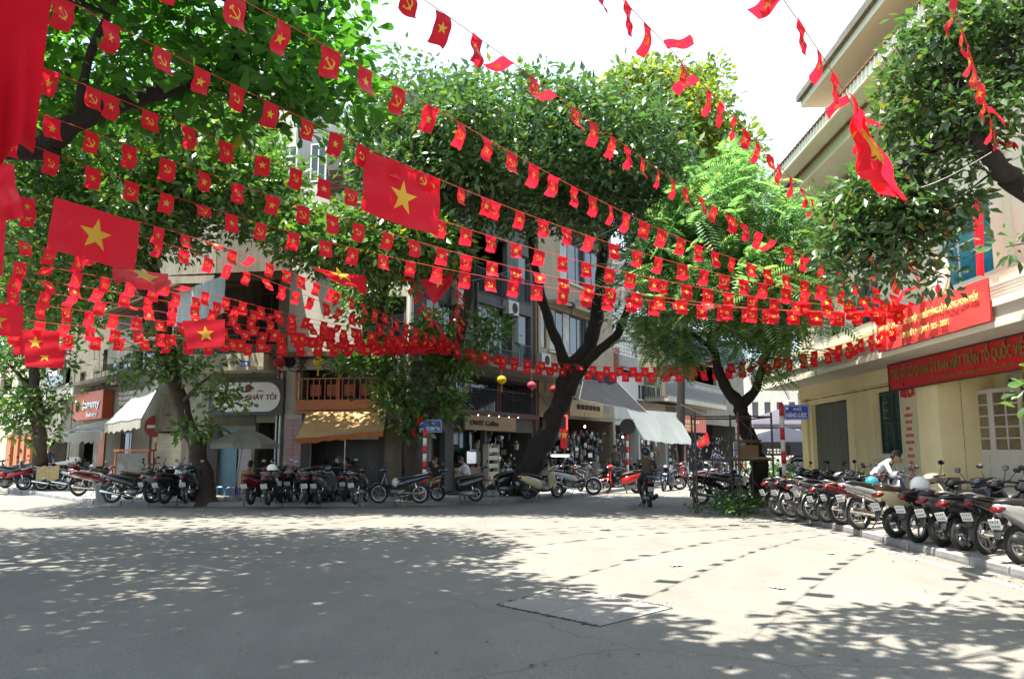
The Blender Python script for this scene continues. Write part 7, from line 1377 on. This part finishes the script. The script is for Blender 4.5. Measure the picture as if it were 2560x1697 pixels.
# big flags
m_fln = mat('flag_red_heavy', (.40, .004, .012), .9, spec=.1, var=.08, scale=3, trans=.16)
def big_flag(label, cors, mt=None, *, nm='national_flag', sx=.5, sy=.5, sr=.2, folds=.05, fq=9., star=True, nu=26, nv=18, bend=None, twist=0., tag_='flag'):
    """corners: top-left, top-right, bottom-right, bottom-left (world)"""
    c = [Vector(p) for p in cors]; o0 = c[0].copy(); W = ((c[1]-c[0]).length+(c[2]-c[3]).length)/2; H_ = ((c[3]-c[0]).length+(c[2]-c[1]).length)/2; n_ = (c[1]-c[0]).cross(c[3]-c[0]).normalized(); ph = random.uniform(0, 6)
    def f(s, t, off=0.):
        p = c[0]*(1-s)*(1-t)+c[1]*s*(1-t)+c[2]*s*t+c[3]*(1-s)*t; w_ = folds*(math.sin(s*fq+ph+t*1.5)*(.25+.75*t)+.45*math.sin(s*fq*2.3+ph*2-t*2)*t)+.3*folds*math.sin(t*11+ph+s*3)
        if bend: w_ += bend(s, t)
        return p+n_*(w_*W+off)-o0
    t_ = thing(nm, label, tag_, o0); b = MB(); b.grid(lambda s, t: f(s, t), nu, nv); b.build('cloth', mt or m_fl, t_, True)
    if star:
        b = MB()
        for off in (-.006, .006):
            pts = star_pts(1.); ring = [f(sx, sy, off)]
            for fr_ in (.25, .5, .75, 1.):
                for k in range(10):
                    for h_ in (0, .5):
                        a, c2 = pts[k], pts[(k+1) % 10]; x, z = a[0]*(1-h_)+c2[0]*h_, a[1]*(1-h_)+c2[1]*h_; ring.append(f(sx+x*fr_*sr*H_/W, sy-z*fr_*sr, off))
            fs = [(0, 1+j, 1+(j+1) % 20) for j in range(20)]
            for r_ in range(3): fs += [(1+r_*20+j, 1+(r_+1)*20+j, 1+(r_+1)*20+(j+1) % 20, 1+r_*20+(j+1) % 20) for j in range(20)]
            b.add(ring, fs)
        b.build('yellow_star', m_fy, t_, True)
    return t_
big_flag('large red flag with yellow star hanging in the centre from a flag string', [P(915, 376, 11.75), P(1100, 452, 12.9), P(1094, 592, 12.9), P(897, 526, 11.75)], sx=.52, sy=.53, sr=.30, folds=.026, fq=7)
big_flag('large red flag with yellow star hanging at left below the branches', [P(138, 492, 10.6), P(350, 558, 11.5), P(334, 678, 11.5), P(118, 622, 10.6)], sx=.50, sy=.5, sr=.33, folds=.035, fq=8)
big_flag('red flag folded back by the wind under the large left star flag', [P(278, 668, 13), P(420, 686, 14), P(430, 722, 13.4), P(288, 712, 12.4)], sx=.55, sy=.3, sr=.42, folds=.06, fq=7)
big_flag('flat hanging medium red star flag before the leaning trunk', [P(455, 802, 17), P(562, 798, 17.2), P(562, 866, 17.2), P(468, 872, 17)], sx=.52, sy=.5, sr=.3, folds=.02, fq=5)
big_flag('medium red star flag low at the left above the second one', [P(34, 822, 16.8), P(150, 828, 17), P(148, 890, 17), P(32, 886, 16.8)], sx=.48, sy=.5, sr=.28, folds=.025, fq=5)
big_flag('medium red star flag partly hidden under another at the lower left', [P(62, 870, 17.8), P(166, 866, 18), P(158, 922, 18), P(62, 916, 17.8)], sx=.5, sy=.45, sr=.3, folds=.03, fq=5)
big_flag('red star flag cut by the left edge beside the medium one', [P(-60, 748, 14.6), P(60, 766, 15), P(55, 842, 15), P(-70, 836, 14.6)], sx=.45, sy=.55, sr=.3, folds=.02, fq=6)
big_flag('red flag blown sideways with a creased star between the left and middle trees', [P(778, 668, 18.6), P(914, 690, 19.6), P(916, 738, 19.6), P(838, 702, 18.9)], sx=.5, sy=.2, sr=.45, folds=.05, fq=6)
big_flag('red flag sagging to a point above the middle post', [P(1050, 700, 20.5), P(1134, 682, 20.8), P(1128, 712, 20.6), P(1086, 762, 20.5)], sx=.5, sy=.32, sr=.28, folds=.05, fq=5)
big_flag('long narrow folded red flag hanging from the string before the office eaves', [P(2118, 232, 9.2), P(2166, 315, 9.7), P(2242, 505, 11.6), P(2150, 420, 9.9)], sx=.5, sy=.5, sr=.3, folds=.10, fq=13)
big_flag('twisted red flag at the far end of the lower right street string', [P(1655, 915, 24.9), P(1730, 905, 24.4), P(1722, 925, 24.3), P(1662, 950, 24.8)], sx=.5, sy=.5, sr=.3, folds=.08, fq=9)
big_flag('small red star flag on a stick by the shop near the scaffold', [P(1768, 1080, 30), P(1774, 1108, 30.4), P(1746, 1122, 29.8), P(1744, 1104, 29.6)], sx=.4, sy=.5, sr=.3, folds=.05, fq=5)
big_flag('red flag hanging straight down under the neon sign', [P(1401, 1072, 33), P(1420, 1074, 33.2), P(1418, 1122, 33.2), P(1401, 1120, 33)], sx=.5, sy=.3, sr=.25, folds=.04, fq=5)
big_flag('small red flag pinned high on the middle tree trunk', [P(1044, 1042, 24.6), P(1058, 1040, 24.7), P(1056, 1056, 24.7), P(1042, 1060, 24.6)], star=False, folds=.05)
big_flag('small red flag pinned lower on the middle tree trunk', [P(1032, 1070, 24.6), P(1040, 1070, 24.7), P(1038, 1092, 24.7), P(1030, 1088, 24.6)], star=False, folds=.05)
big_flag('red flag hanging before the tall blue windows behind the right tree leaves', [P(2348, 500, 15), P(2378, 510, 15.4), P(2376, 590, 15.4), P(2346, 588, 15)], star=False, folds=.12, fq=9)
big_flag('pinkish red flag hanging beside the right pole of the office canopy', [P(2218, 600, 17), P(2238, 600, 17.2), P(2240, 700, 17.2), P(2222, 690, 17)], star=False, folds=.15, fq=9)
big_flag('red curtain like flag hanging across the blue window of the office', [P(2432, 498, 15.6), P(2456, 498, 15.4), P(2462, 690, 15.4), P(2440, 690, 15.6)], star=False, folds=.12, fq=9)
# near hanging flags at the left edge
big_flag('very large red flag hanging close to the viewer in the upper left corner', [P(-140, -120, 3.1), P(136, -60, 3.3), P(84, 396, 3.2), P(-120, 402, 3.05)], m_fln, star=False, folds=.24, fq=6.5, nu=70, nv=40, bend=lambda s, t: .10*math.sin(math.pi*min(1, max(0, (t-.86)/.14)))*1.0)
big_flag('red flag bulging in the wind below the very large one at the left edge', [P(-120, 405, 4.2), P(30, 410, 4.4), P(74, 545, 4.5), P(-100, 560, 4.3)], star=False, folds=.22, fq=6, nu=50, nv=30)
big_flag('narrow strip of a red flag along the left edge below the bulging one', [P(-90, 540, 5.2), P(16, 540, 5.4), P(8, 690, 5.5), P(-90, 700, 5.3)], star=False, folds=.05, fq=7)
print('flags', NFL)
